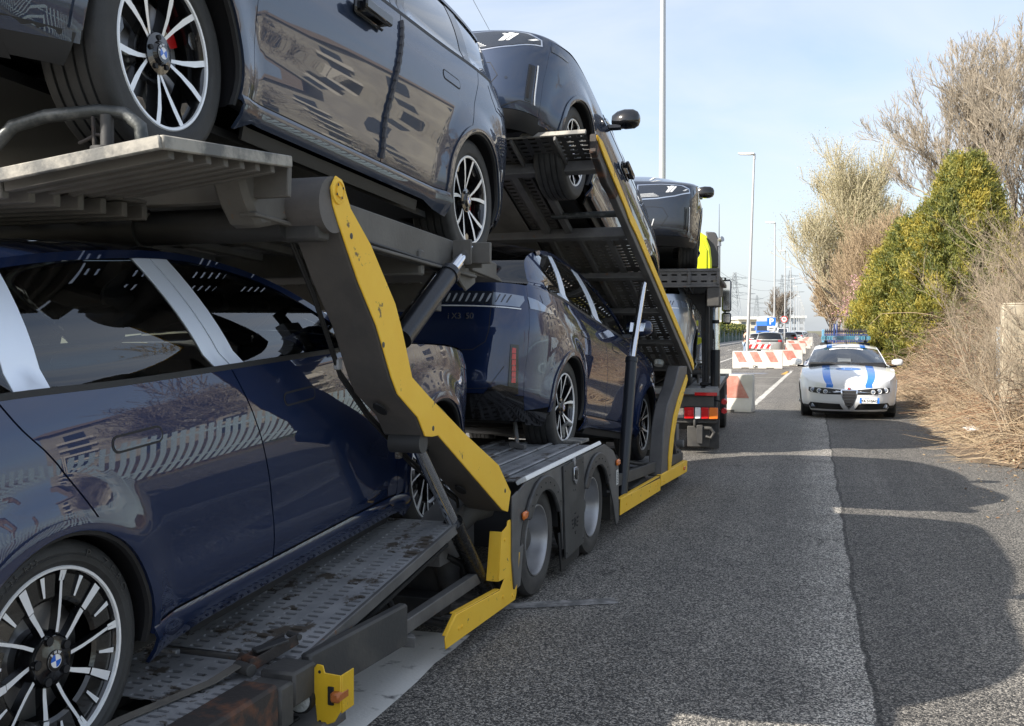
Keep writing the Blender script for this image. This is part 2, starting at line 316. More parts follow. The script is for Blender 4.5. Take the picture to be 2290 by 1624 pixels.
def make_body(S,root,P,step=.045,trim=None,gap=.004,sash=film,detail=2):
    """P: paint. all panels of the shell"""
    wz,wr=S.wz,S.wr; yfA,yrA=S.wx
    # side top rail
    ns=64; sd=cr_spline(S.side,ns); ct=cr_spline(S.centre,ns)
    zT=S.zr; ysr=S.ysp(zT,-1); ysf=S.ysp(S.zf,1)
    sd[-1]=(ysr,zT)
    railz=pchip(sd[::-1,0],sd[::-1,1]) if np.all(np.diff(sd[:,0])<-1e-6) else None
    def rz(y): return float(np.interp(y,sd[::-1,0],sd[::-1,1]))
    E=[S.up(y,z) if z>S.zb(y) else S.lo(y,z) for y,z in sd]
    i1=int(ns*3/9); i2=int(ns*7/9)   # windscreen | roof | rear glass
    def sub(a,b): return topgrid(S,E[a:b+1],[tuple(q) for q in ct[a:b+1]])
    grid_obj('windscreen',sub(0,i1),glass_c if detail<2 else glass_c,root)
    grid_obj('roof',sub(i1,i2),P,root)
    grid_obj('rear_window',sub(i2,ns-1),glass_vd,root)
    # bonnet
    nh=26; hc=cr_spline(S.hoodc,nh); ye=np.linspace(S.side[0][0],ysf,nh); He=[(S.X(y,S.zb(y)),y,S.zb(y)) for y in ye]
    He[-1]=(S.xs(S.zf),ysf,S.zf)
    def yfun(i,n,x,y,z):
        t=i/(n-1)
        yt=S.fr(x,S.zf)[1]; w_=t**3
        y0=ye[i]+(hc[i][0]-ye[i])*(1-abs(x/He[i][0])**2.2)
        if i==n-1: return yt,S.zf
        return min(y0*(1-w_)+yt*w_,yt),z
    grid_obj('bonnet',topgrid(S,He,[tuple(q) for q in hc],yfun=yfun),P,root)
    B=lambda y: S.zb(y)
    kw=dict(outward=OUT,both=True,step=step)
    g=gap; zs=P and .36
    yd0,yd1,yd2=S.doors   # front door front edge, B gap (bottom,top), rear door rear edge at belt
    # fender
    sp_f=[(S.ysp(z,1),z) for z in np.linspace(.26,S.zf,14)]
    archf=arc(yfA,wz,wr,180+8,-14,26)
    fend=[(yd0,.33)]+[(yd0,z) for z in (.5,.8)]+[(yd0,B(yd0)-.004)]+[(y,B(y)) for y in np.linspace(yd0+.05,ysf-.02,16)]+sp_f[::-1]+[p for p in archf[::-1] if p[0]>yfA or p[1]>.33]
    panel('front_wing',fend,S.lo,P,root,**kw)
    yb=lambda z: yd1[0]+(yd1[1]-yd1[0])*max(0,(z-.5)/.65)**1.3
    panel('front_door',[(yb(.345)+g,.345)]+[(yd0-g,.345),(yd0-g,.7),(yd0-g,B(yd0)-.004)]+[(y,B(y)-.003) for y in np.linspace(yd0-.1,yb(1.08)+.03,8)]+[(yb(z)+g,z) for z in np.linspace(B(yd1[1])-.003,.4,10)],S.lo,P,root,**kw)
    # rear door: rear edge runs down to the wheel arch
    a_hit=28; ax_,az_=yrA+(wr+.0)*cos(R(a_hit)),wz+(wr)*sin(R(a_hit)) 
    curve=[(yd2,B(yd2)-.003),(yd2+.06,B(yd2)-.1),(yd2+.16,B(yd2)-.22),(yrA+wr*cos(R(62)),wz+wr*sin(R(62)))]
    cs=[tuple(q) for q in cr_spline(curve,10)]
    ra=arc(yrA,wz,wr,62,0,10); ra=[p for p in ra if p[1]>.36]
    panel('rear_door',[(yb(.345)-g,.345)]+[(yb(z)-g,z) for z in np.linspace(.42,B(yd1[1])-.003,9)]+[(y,B(y)-.003) for y in np.linspace(yd1[1]-.08,yd2+.05,8)]+[(a+g,b) for a,b in cs]+[(a+.001,b) for a,b in ra[1:]]+[(yrA+wr+.003,.345)],S.lo,P,root,**kw)
    sp_r=[(S.ysp(z,-1),z) for z in np.linspace(.3,zT,14)]
    ra2=arc(yrA,wz,wr,62,190,18)
    panel('rear_wing',[(a-g,b) for a,b in cs][::-1]+[(y,B(y)) for y in np.linspace(yd2-.04,ysr+.02,9)]+sp_r[::-1]+[p for p in ra2[::-1] if p[1]>.30]+[],S.lo,P,root,**kw)
    # sill
    y0,y1=yrA+wr+.004,yfA-wr-.004
    panel('sill',[(y0,.20),(y0+.3,.245),(y1-.1,.245),(y1,.20),(y1,.338),(y0,.338)],lambda y,z:(S.X(y,z)+.006+.032*min(1,max(0,(.338-z)/.035))*min(1,max(.25,(z-.19)/.07)),y,z),P,root,**kw)
    for wy in S.wx: panel('arch_moulding',[p for p in arc(wy,wz,wr+.042,-8,188,30)]+[p for p in arc(wy,wz,wr+.002,188,-8,30)],S.lo,P,root,step=.05,off=.009,wall=.012,outward=OUT,both=True)
    panel('sill_trim',[(y0+.28,.19),(y1-.12,.19),(y1-.1,.242),(y0+.3,.242)],lambda y,z:(S.X(y,z)-.004,y,z),plast,root,**kw)
    panel('door_shut_liner',[(y0,.3),(y1,.3),(yd0+.05,.6),(yd0+.05,B(yd0)-.02),(yd2+.02,B(yd2)-.02),(y0,.9)],lambda y,z:(S.X(y,z)-.055,y,z),inner,root,wall=0,outward=OUT,both=True,step=.12)
    # arch lips and liners
    for wy in S.wx:
        for sx in (1,-1):
            L=MB()
            for rr,xa,xb in ((wr,.0,.0),):
                o=len(L.v); k=28
                for i in range(k+1):
                    t=R(-12+204*i/k); y=wy+rr*cos(t); z=wz+rr*sin(t); xo=S.X(y,max(z,.2))
                    for (dr,dx) in ((0,-.001),(-.012,-.004),(-.016,-.02),(-.0,-.05),(.02,-.32)): L.v.append((sx*(xo+dx),wy+(rr+dr)*cos(t),wz+(rr+dr)*sin(t)))
                for i in range(k):
                    for j in range(4): L.f.append((o+i*5+j,o+i*5+j+1,o+(i+1)*5+j+1,o+(i+1)*5+j)); L.mi.append(1 if j>=2 else 0)
            # inner wall disc
            c=[(sx*(.60),wy+(wr+.03)*cos(R(a)),wz+(wr+.03)*sin(R(a))) for a in range(-12,193,12)]; L.add(c,[tuple(range(len(c)))],1)
            build(L,'wheel_arch',[plast if trim is None else trim,inner],root)
    # glasshouse side
    def up_poly(ya,yb_,inset=.0,za=None):
        lo=[(y,B(y)+.012+inset) for y in np.linspace(yb_,ya,10)]; hi=[(y,rz(y)-.018-inset) for y in np.linspace(ya,yb_,16)]
        return lo+hi
    pf=S.side[0][0]-.09
    pb=S.pillars   # (front glass rear edge bottom, top), (rear glass front edge b,t), (rear glass rear edge b,t), quarter end
    def quadpoly(fb,ft,rb,rt):
        lo=[(y,B(y)+.010) for y in np.linspace(fb,rb,10)]; hi=[(y,rz(y)-.02) for y in np.linspace(rt,ft,12)]
        return lo+hi
    ug=dict(outward=OUT,both=True)
    panel('front_side_window',quadpoly(pf,pf-.02,pb[0][0],pb[0][1]),S.up,glass_d,root,step=.06,wall=0,**ug)
    panel('rear_side_window',quadpoly(pb[1][0],pb[1][1],pb[2][0],pb[2][1]),S.up,S.rglass,root,step=.06,wall=0,**ug)
    panel('centre_pillar',quadpoly(pb[0][0],pb[0][1],(pb[0][0]+pb[1][0])/2+.004,(pb[0][1]+pb[1][1])/2+.004),S.up,sash,root,step=.06,off=.003,wall=.01,**ug)
    panel('centre_pillar',quadpoly((pb[0][0]+pb[1][0])/2-.004,(pb[0][1]+pb[1][1])/2-.004,pb[1][0],pb[1][1]),S.up,sash,root,step=.06,off=.003,wall=.01,**ug)
    panel('rear_pillar',quadpoly(pb[2][0],pb[2][1],pb[3][0],pb[3][1]),S.up,sash,root,step=.06,off=.003,wall=.01,**ug)
    qe=S.qend
    if qe: panel('quarter_window',quadpoly(pb[3][0],pb[3][1],qe[0],qe[1]),S.up,S.rglass,root,step=.06,wall=0,**ug)
    else: qe=pb[3]
    # shell above the belt: C pillar body
    cp=[(y,B(y)) for y in np.linspace(qe[0],ysr,8)]+[(y,z) for y,z in sd[::-1] if y<qe[1] and z>B(y)+.002]+[(qe[1],rz(qe[1])-.02)]
    panel('body_pillar',cp,S.up,P,root,step=.05,wall=0,**ug)
    # roof rail frame and belt moulding
    for nm,z0,z1,m_ in (('roof_rail',-.022,.0,P if detail==2 else P),('belt_moulding',0,0,plast)):
        k=40
        for sx in (1,-1):
            V=[];F=[]; o=0
            for i in range(k+1):
                if nm=='roof_rail':
                    y=S.side[0][0]-.0+(qe[1]-S.side[0][0])*i/k; a=S.up(y,rz(y)); b=S.up(y,rz(y)-.026)
                    V+=[(sx*(a[0]+.0),a[1],a[2]+.001),(sx*(a[0]+.012),a[1],a[2]+.004),(sx*(b[0]+.010),b[1],b[2]),(sx*(b[0]-.004),b[1],b[2])]
                else:
                    y=S.side[0][0]+.06+(qe[0]-S.side[0][0]-.06)*i/k; a=S.lo(y,B(y)-.004); b=S.up(y,B(y)+.016)
                    V+=[(sx*(a[0]-.01),y,B(y)-.006),(sx*(a[0]+.001),y,B(y)-.004),(sx*(b[0]+.008),y,B(y)+.017),(sx*(b[0]-.01),y,B(y)+.017)]
            for i in range(k):
                for j in range(3): F.append((o+i*4+j,o+i*4+j+1,o+(i+1)*4+j+1,o+(i+1)*4+j))
            mesh_obj(nm,V,F,m_,None,root,smooth=60)
    # fascias
    zf0=S.zf0
    xsf=[(S.xs(z)*.999,z) for z in np.linspace(zf0,S.zf,12)]
    panel('front_bumper',[(-x,z) for x,z in xsf][::-1]+[(x,z) for x,z in xsf],S.fr,P,root,step=step,outward=OUTF,wall=.01)
    xsr=[(S.xs(z)*.999,z) for z in np.linspace(.40,zT,12)]
    panel('tailgate_and_bumper',[(-x,z) for x,z in xsr][::-1]+[(x,z) for x,z in xsr],S.re,P,root,step=step,outward=OUTR,wall=.01)
    # black lower valances + underbody
    xa=[(S.xs(z)*1.0,z) for z in np.linspace(min(.19,zf0-.05),zf0-.003,4)]
    panel('front_valance',[(-x,z) for x,z in xa][::-1]+[(x,z) for x,z in xa],S.fr,plast,root,step=.06,outward=OUTF,wall=.01)
    xa=[(S.xs(z)*1.0,z) for z in np.linspace(.22,.397,5)]
    panel('rear_valance',[(-x,z) for x,z in xa][::-1]+[(x,z) for x,z in xa],S.re,gloss,root,step=.06,outward=OUTR,wall=.01)
    for k in (1,-1):
        pts=[(S.ysp(z,k),z) for z in np.linspace(.2,.30 if k<0 else max(zf0,.26),4)]
        y_in=(yfA+wr+.01) if k>0 else (yrA-wr-.01)
        panel('valance_corner',[(y_in,.2)]+pts+[(y_in,.30 if k<0 else max(zf0,.26))],S.lo,gloss if k<0 else plast,root,step=.06,outward=OUT,both=True,wall=0)
    U=MB(); U.prism([(-.80,yfA-wr),(-.80,yrA+wr),(.80,yrA+wr),(.80,yfA-wr)],.2,.235,axis='z')
    U.prism([(-.60,yfA+wr+.1),(-.60,yfA-wr),(.60,yfA-wr),(.60,yfA+wr+.1),(.70,S.yf(.2)-.12),(-.70,S.yf(.2)-.12)],.19,.23,axis='z')
    U.prism([(-.60,yrA+wr),(-.60,yrA-wr-.1),(-.70,S.yr(.2)+.12),(.70,S.yr(.2)+.12),(.60,yrA-wr-.1),(.60,yrA+wr)],.21,.25,axis='z')
    for wy in S.wx:
        U.tube([(-.7,wy,.33),(-.3,wy,.30),(.3,wy,.30),(.7,wy,.33)],.035,8,1)
        for sx in (1,-1):
            U.beam((sx*.25,wy-.3,.24),(sx*.7,wy-.02,.24),.07,.05,m=1); U.beam((sx*.25,wy+.25,.24),(sx*.7,wy+.02,.26),.05,.04,m=2); U.tube([(sx*.62,wy,.3),(sx*.5,wy,.7)],.05,8,1)
    build(U,'underbody',[plast,dsteel,alloy],root,smooth=40)
    # cabin
    I=MB(); I.box(-.78,.78,-2.0,1.0,.45,.62); I.box(-.74,.74,.35,.95,.62,1.04); I.box(-.72,.72,-2.0,-1.35,.6,.98)
    for sx in (.38,-.38):
        for y0_ in (-.25,-1.15):
            I.box(sx-.25,sx+.25,y0_-.1,y0_+.42,.6,.76); I.beam((sx,y0_-.12,.72),(sx,y0_-.30,1.24),.46,.13,up=(0,1,0)); I.beam((sx,y0_-.31,1.27),(sx,y0_-.34,1.42),.26,.10,up=(0,1,0))
    build(I,'cabin_interior',inner,root,smooth=30,bev=.03)
    T=MB(); k=24; T.tube([(-.38+.185*cos(2*pi*i/k),.42-.05*sin(2*pi*i/k),1.02+.17*sin(2*pi*i/k)) for i in range(k+1)],.016,8,caps=False); T.beam((-.38,.42,1.02),(-.38,.62,.95),.06,.06); T.beam((-.55,.42,1.02),(-.21,.42,1.02),.03,.03)
    build(T,'steering_wheel',inner,root)
suv.doors=(.93,(-.22,-.42),-1.56); suv.pillars=((-.33,-.53),(-.52,-.72),(-1.35,-1.36),(-1.49,-1.49)); suv.qend=(-1.84,-1.86); suv.rglass=glass_d
def door_mirror(S,root,y,z,P,sx,s=1.0,name='door_mirror'):
    m=MB(); x=S.X(y,S.zb(y))-.02
    # housing as a rounded lathe-like loft
    o=len(m.v); pr=[(0,.30,.5),(.05,.75,.85),(.12,1,1),(.2,.98,.95),(.24,.72,.7),(.255,.35,.35)]
    k=14
    for (dx,a,b) in pr:
        for i in range(k):
            t=2*pi*i/k; cx=abs(cos(t))**.6*(1 if cos(t)>0 else -1); cz=abs(sin(t))**.6*(1 if sin(t)>0 else -1)
            m.v.append((x+.03+dx*s,y+.0+.075*a*cx*s-.03*dx,z+.01+.082*b*cz*s))
    for i in range(len(pr)-1):
        for j in range(k): m.f.append((o+i*k+j,o+i*k+(j+1)%k,o+(i+1)*k+(j+1)%k,o+(i+1)*k+j)); m.mi.append(0)
    m.f.append(tuple(o+j for j in range(k))); m.f.append(tuple(o+(len(pr)-1)*k+j for j in range(k))[::-1]); m.mi+=[0,0]
    m.beam((x-.03,y+.01,z-.075),(x+.12,y,z-.07),.05,.035,m=1)
    if sx<0: m.v=[(-a,b,c) for a,b,c in m.v]
    ob=build(m,name,[P,gloss],root,smooth=50)
    gm=MB(); gm.prism([(x+.075,z-.042),(x+.22*s,z-.036),(x+.232*s,z+.045),(x+.085,z+.055)],y-.085*s,y-.078*s,axis='y')
    if sx<0: gm.v=[(-a,b,c) for a,b,c in gm.v]
    build(gm,'mirror_glass',chrome,ob,bev=.008)
    return ob
# ---------- wheels ----------
def badge(parent,x,r):
    b=MB(); n=32
    b.lathe([(x,0.0001),(x+.004,r*.55),(x+.004,r*.6)],n,m=0)
    b=MB(); b.lathe([(x-.01,r),(x+.003,r),(x+.005,r*.97),(x+.005,r*.62),(x+.004,r*.60)],n,m=0)
    for q in range(4):
        pts=[(x+.0045,0,0)]+[(x+.0045,r*.6*cos(R(90*q+90*i/8)),r*.6*sin(R(90*q+90*i/8))) for i in range(9)]
        b.add(pts,[tuple(range(10))],1 if q%2 else 2)
    b.lathe([(x+.0052,r*.60),(x+.006,r*.625)],n,m=3); b.lathe([(x+.0052,r*.955),(x+.003,r)],n,m=3)
    c=build(b,'wheel_badge',[gloss,bmwblue,white_g,silver],parent,smooth=30)
    for ch,a in (('B',125),('M',90),('W',55)):
        rr=r*.79; M=Matrix.Translation((x+.0055,rr*cos(R(a)),rr*sin(R(a))))@Matrix(((0,0,1),(1,0,0),(0,1,0))).to_4x4()@Matrix.Rotation(R(a-90),4,'Z')
        text(ch,r*.36,'badge_letter',white_g,parent,M,.0008,True)
def tyre(root,ro,ri,wd,name='wheel'):
    h=wd/2; m=MB(); n=96
    pr=[(-h*.86,ri),(-h*.96,ri+.012),(-h,ri+(ro-ri)*.45),(-h*.97,ro-.03),(-h*.88,ro-.010),(-h*.80,ro-.003)]
    gv=[-.52,-.18,.18,.52]
    for g_ in gv: pr+=[(h*g_-.006,ro),(h*g_-.005,ro-.009),(h*g_+.005,ro-.009),(h*g_+.006,ro)]
    pr+=[(h*.80,ro-.003),(h*.88,ro-.010),(h*.95,ro-.024),(h*.985,ro-.042),(h*.975,ro-.046),(h*1.0,ri+(ro-ri)*.42),(h*.985,ri+(ro-ri)*.30),(h*.99,ri+.018),(h*.96,ri+.010),(h*.90,ri+.001),(h*.84,ri-.004)]
    m.lathe(pr,n)
    # shoulder sipes: proud blocks between
    for k in range(54):
        a=2*pi*k/54
        for s_ in (1,-1):
            p=[]; r0=ro-.0025
            for (xx,dr,da) in ((h*.56,.0015,0),(h*.86,-.006,.02),(h*.86,-.006,.032),(h*.56,.0015,.012)):
                p.append((s_*xx,(r0+dr)*cos(a+da),(r0+dr)*sin(a+da)))
            m.add(p,[(0,1,2,3)],1)
    return build(m,name,[rubber,mat('tyre_groove',(.004,.004,.004),.8)],root,smooth=32,fix=False)
def brake(root,ri,x,cal=True):
    d=MB(); d.lathe([(x-.03,.06),(x-.03,.0001),(x-.028,.0001),(x-.028,.09),(x-.05,.095),(x-.05,.19),(x-.075,.19),(x-.075,.08)],40); build(d,'brake_disc',disc,root)
    if cal:
        c=MB(); c.lathe([(x-.045,.15),(x-.04,.205),(x-.1,.21),(x-.1,.15)],10,a0=R(-22),a1=R(22)); build(c,'brake_caliper',red_c,root,bev=.006)
def wheel_v(root,ro=.375,ri=.268,wd=.255,cal=True):
    """five V-shaped double spokes, machined faces"""
    t=tyre(root,ro,ri,wd); h=wd/2; x=h*.86
    r=MB(); r.lathe([(-h*.8,ri),(-h*.75,ri-.02),(h*.1,ri-.03),(h*.75,ri-.022),(h*.86,ri-.014)],64,m=0); r.lathe([(h*.86,ri-.014),(h*.92,ri-.012),(h*.93,ri-.003),(h*.88,ri+.004)],64,m=1)
    r.lathe([(-h*.1,ri-.03),(-h*.1,.0)],40,m=2)
    r.lathe([(x-.005,.0001),(x-.005,.036),(x-.016,.044),(x-.02,.072),(x-.05,.078)],30,m=0)
    for k in range(5):
        for s_ in (1,-1):
            a0=R(72*k+90); c0=c1=0
            def P(rr,a,w_,xx): 
                return [(xx,rr*cos(a)-w_*sin(a)*q,rr*sin(a)+w_*cos(a)*q) for q in (-.5,.5)]
            st=[(ri*.27,a0+s_*R(5.5),ri*.045,x-.026),(ri*.50,a0+s_*R(10),ri*.060,x-.015),(ri*.74,a0+s_*R(13.5),ri*.085,x-.005),(ri-.012,a0+s_*R(16.5),ri*.085,x+.002)]
            rows=[P(*q) for q in st]; v=[p for rw in rows for p in rw]; nb=len(v); v2=[(p[0]-.045 if i<4 else p[0]-.05,p[1],p[2]) for i,p in enumerate(v)]
            # body widened behind
            v2=[(p[0],p[1]*.995,p[2]*.995) for p in v2]
            f=[(2*i,2*i+1,2*i+3,2*i+2) for i in range(3)]; r.add(v,f,1)
            o=len(r.v); r.v+=v+v2
            for i in range(3):
                for a,b in ((2*i,2*i+2),(2*i+1,2*i+3)): r.f.append((o+a,o+b,o+nb+b,o+nb+a)); r.mi.append(0)
        # black web closing the V and rim segment
        a0=R(72*k+90)
        v=[(x-.03,.06*cos(a0),.06*sin(a0))]+[(x-.022,.10*cos(a0+q),.10*sin(a0+q)) for q in (-R(10),R(10))]; r.add(v,[(0,1,2)],0)
        pts=[]
        for rr,aa in ((ri-.014,R(-9)),(ri-.014,R(9)),(.215,R(7)),(.20,0),(.215,R(-7))): pts.append((x-.02,rr*cos(a0+R(36)+aa),rr*sin(a0+R(36)+aa)))
        r.add(pts,[(0,1,2,3,4)],0)
        for j in (0,): 
            a1=a0+R(36); r.lathe([(x-.02,.0)],3) if False else None
        b=72*k+90+36; r.tube([(x-.03,.055*cos(R(b)),.055*sin(R(b))),(x-.012,.055*cos(R(b)),.055*sin(R(b)))],.010,8,2)
    build(r,'rim',[rimblack,silver,inner],t,smooth=30,fix=False)
    badge(t,x-.006,.034)
    brake(t,ri,x-.03,cal)
    return t
def wheel_blade(root,ro=.376,ri=.2905,wd=.275):
    """22 inch: thin and broad spokes with short bars over dark aero panels"""
    t=tyre(root,ro,ri,wd); h=wd/2; x=h*.86
    r=MB(); r.lathe([(-h*.8,ri),(-h*.75,ri-.02),(h*.1,ri-.028),(h*.75,ri-.02),(h*.86,ri-.010)],72,m=0); r.lathe([(h*.86,ri-.011),(h*.93,ri-.009),(h*.94,ri-.001),(h*.88,ri+.004)],72,m=1)
    r.lathe([(-h*.3,ri-.03),(-h*.3,.0)],40,m=2)
    r.lathe([(x+.004,.0001),(x+.004,.034),(x-.002,.045),(x-.004,.075),(x-.03,.088),(x-.06,.09)],30,m=0)
    def strip(a,r0,r1,w0,w1,x0,x1,m,bend=0,dep=.03):
        n=4; v=[]
        for i in range(n+1):
            u=i/n; rr=r0+(r1-r0)*u; aa=a+bend*(1-u)**1.5; w_=w0+(w1-w0)*u; xx=x0+(x1-x0)*u
            for q in (-.5,.5): v.append((xx,rr*cos(aa)-w_*q*sin(aa),rr*sin(aa)+w_*q*cos(aa)))
        r.add(v,[(2*i,2*i+1,2*i+3,2*i+2) for i in range(n)],m); o=len(r.v); k=len(v); r.v+=v+[(p[0]-dep,p[1],p[2]) for p in v]
        for i in range(n):
            for a_,b_ in ((2*i,2*i+2),(2*i+1,2*i+3)): r.f.append((o+a_,o+b_,o+k+b_,o+k+a_)); r.mi.append(0)
        for a_ in (0,2*n): r.f.append((o+a_,o+a_+1,o+k+a_+1,o+k+a_)); r.mi.append(0)
    rin=.185
    for k in range(5):
        a=R(90-14+72*k); strip(a,.085,ri-.02,.012,.010,x-.012,x-.004,1,bend=R(-9)); 
        for s_ in (1,-1): strip(a+s_*R(1.3),ri-.045,ri-.012,.008,.014,x-.004,x+.002,1,dep=.02)
        b=a+R(36); strip(b,.085,rin-.004,.013,.019,x-.014,x-.006,1,bend=R(-8)); strip(b,rin,ri-.02,.022,.030,x-.003,x+.001,1)
        for c_ in (a+R(18),a-R(18)): strip(c_,rin+.018,ri-.022,.008,.017,x-.003,x-.001,1,dep=.012)
        # dark aero panels, one either side of each broad spoke
        for s_ in (1,-1):
            a0,a1=(b+s_*R(4.2),b+s_*R(31.5)); n=6; v=[]
            for i in range(n+1):
                aa=a0+(a1-a0)*i/n
                for rr,xx in ((rin,x-.02),(rin+.012,x-.010),(ri-.024,x-.010),(ri-.012,x-.022)): v.append((xx,rr*cos(aa),rr*sin(aa)))
            r.add(v,[(i*4+j,i*4+j+1,i*4+5+j,i*4+4+j) for i in range(n) for j in range(3)],3)
        c_=a+R(36); 
        for rr,ww in ((.066,.014),): r.tube([(x-.03,rr*cos(c_-R(12)),rr*sin(c_-R(12))),(x+.002,rr*cos(c_-R(12)),rr*sin(c_-R(12)))],ww+.002,12,0,caps=False); r.tube([(x+.0025,rr*cos(c_-R(12)),rr*sin(c_-R(12))),(x+.003,rr*cos(c_-R(12)),rr*sin(c_-R(12)))],ww,12,2)
    build(r,'rim',[rimblack,silver,inner,mat('smoked_aero_panel',(.018,.017,.015),.22,coat=.8)],t,smooth=30,fix=False)
    badge(t,x+.004,.034)
    for i,ch in enumerate('275/35 R22'):
        a=R(132-3.6*i); rr=ri+.045; M=Matrix.Translation((h*.993,rr*cos(a),rr*sin(a)))@Matrix(((0,0,1),(1,0,0),(0,1,0))).to_4x4()@Matrix.Rotation(a-pi/2,4,'Z')
        if ch!=' ': text(ch,.024,'tyre_letter',mat('tyre_print',(.07,.07,.07),.6),t,M,.001)
    for i,ch in enumerate('P ZERO'):
        a=R(62-7.5*i); rr=ri+.043; M=Matrix.Translation((h*.993,rr*cos(a),rr*sin(a)))@Matrix(((0,0,1),(1,0,0),(0,1,0))).to_4x4()@Matrix.Rotation(a-pi/2,4,'Z')
        if ch!=' ': text(ch,.042,'tyre_letter',mat('tyre_print_dim',(.035,.035,.035),.6),t,M,.001)
    brake(t,ri,x-.04,False)
    return t
# ---------- the SUV that the transporter carries (one built, the others copied) ----------
def line(name,S,fn,pts,w_,m,parent,outward,off=.0015,both=False,step=.03):
    P=[Vector(p) for p in pts]; L=[];Rr=[]
    for i,p in enumerate(P):
        d=(P[min(i+1,len(P)-1)]-P[max(i-1,0)]).normalized(); n=Vector((-d.y,d.x)); L.append(tuple(p+n*w_/2)); Rr.append(tuple(p-n*w_/2))
    return panel(name,L+Rr[::-1],fn,m,parent,step=step,off=off,wall=.002,outward=outward,both=both)
def mir(pts): return [(-a,b) for a,b in pts]
root=suvroot=empty('transported_suv',(0,0,0))
make_body(suv,root,navy,step=.04)
S=suv
for sx,nm in ((1,0),(-1,1)):
    door_mirror(S,root,.50,1.25,black_p if False else navy,sx)
# front graphics
for q in (1,-1):
    f=(lambda p:p) if q==1 else mir
    band=[(.165,0.755),(.165,0.932),(.45,0.942),(.70,0.932),(.792,0.9),(.80,0.86),(.62,0.80),(.40,0.765)]
    fr=[(.152,.740),(.152,.945),(.45,.952),(.72,.944),(.80,.912),(.812,.85),(.62,.786),(.40,.750)]
    h=panel('headlight',f(fr),S.fr,chrome,root,off=.002,wall=.004,outward=OUTF,step=.04)[0]
    panel('headlight_lens',f(band),S.fr,lampg,h,off=.005,wall=.004,outward=OUTF,step=.04)
    for k in range(4): panel('light_strip',f([(.19,0.775+.012*k),(.42-.02*k,0.785+.012*k),(.42-.02*k,0.789+.012*k),(.19,0.779+.012*k)]),S.fr,whl,h,off=.0065,wall=.001,outward=OUTF)
    panel('light_strip',f([(.505,0.835),(.545,0.838),(.615,0.92),(.575,0.925),(.56,0.91),(.54,0.915),(.52,0.912),(.545,0.895)]),S.fr,whl,h,off=.0065,wall=.002,outward=OUTF)
    panel('light_strip',f([(.56,0.84),(.585,0.842),(.645,0.918),(.622,0.92)]),S.fr,silver,h,off=.0065,wall=.002,outward=OUTF)
    panel('light_strip',f([(.715,0.865),(.75,0.87),(.785,0.898),(.76,0.898)]),S.fr,whl,h,off=.0065,wall=.002,outward=OUTF)
    kf=[(.012,0.59),(.10,0.57),(.128,0.63),(.134,0.92),(.118,0.942),(.03,0.942),(.012,0.92)]
    kb=[(.026,0.6),(.095,0.585),(.116,0.64),(.120,0.915),(.108,0.928),(.038,0.928),(.026,0.91)]
    k=panel('kidney_grille',f(kf),S.fr,gloss,root,off=.012,wall=.014,outward=OUTF,step=.04)[0]
    panel('kidney_frame',f([(a*1.0,b) for a,b in kb]),S.fr,chrome,k,off=.0135,wall=.001,outward=OUTF,step=.05)
    panel('kidney_panel',f([(a+(.073-a)*.07,b+(.76-b)*.03) for a,b in kb]),S.fr,lampg,k,off=.0155,wall=.001,outward=OUTF,step=.05)
    v=panel('side_air_slot',f([(.735,.37),(.775,.37),(.785,.66),(.745,.66)]),S.fr,gloss,root,off=.006,wall=.008,outward=OUTF)[0]
    panel('slot_opening',f([(.742,.39),(.758,.39),(.768,.64),(.752,.64)]),S.fr,inner,v,off=.0068,wall=.001,outward=OUTF)
    line('panel_seam',S,S.fr,f([(.0,.655),(.36,.650),(.47,.640),(.535,.535),(.44,.395),(.36,.37)]),.005,inner,root,OUTF)
    line('panel_seam',S,S.fr,f([(.775,.36),(.70,.36),(.56,.302)]),.004,inner,root,OUTF)
    line('slot_trim',S,S.fr,f([(.792,.36),(.800,.67)]),.006,silver,root,OUTF,off=.010)
    line('intake_trim',S,S.fr,f([(.325,.385),(.36,.50)]),.012,silver,root,OUTF,off=.006)
    sn=panel('parking_sensor',[(f([(.60,.52)])[0][0]+.012*cos(t*pi/6),.52+.012*sin(t*pi/6)) for t in range(12)],S.fr,black_p,root,off=.002,wall=.002,outward=OUTF,step=.02)
    # rear graphics
    rb=[(.0,.985),(.0,1.085),(.60,1.075),(.60,.98)]
    tl=panel('tail_lamp',f([(.615,1.038),(.615,1.134),(.80,1.122),(.81,1.09),(.79,1.035)]),S.re,whl if False else lampc,root,off=.004,wall=.006,outward=OUTR,step=.03)[0]
    panel('tail_lamp_band',f([(.18,1.045),(.18,1.145),(.607,1.138),(.607,1.04)]),S.re,lampg,root,off=.004,wall=.006,outward=OUTR,step=.04)
    for k in range(8):
        a=.22+.05*k; panel('light_stroke',f([(a,1.06),(a+.012,1.06),(a+.028,1.09),(a+.036,1.122),(a+.024,1.122),(a+.012,1.095)]),S.re,mat('dim_light_stroke',(.32,.34,.37),.3),root,off=.0055,wall=.001,outward=OUTR,step=.03)
    for k in range(3):
        a=.635+.035*k; panel('light_stroke',f([(a,1.06),(a+.010,1.06),(a+.032,1.12),(a+.022,1.12)]),S.re,lampg,tl,off=.0055,wall=.001,outward=OUTR,step=.03)
    line('lamp_trim',S,S.re,f([(.15,1.032),(.60,1.026),(.80,1.022)]),.008,silver,root,OUTR,off=.004)
    rf=panel('rear_reflector',f([(.745,.45),(.80,.45),(.80,.76),(.755,.76)]),S.re,gloss,root,off=.008,wall=.01,outward=OUTR,step=.03)[0]
    for k in range(6): panel('red_lens',f([(.762,.487+.042*k),(.785,.487+.042*k),(.785,.525+.042*k),(.764,.525+.042*k)]),S.re,redl,rf,off=.0105,wall=.003,outward=OUTR,step=.03)
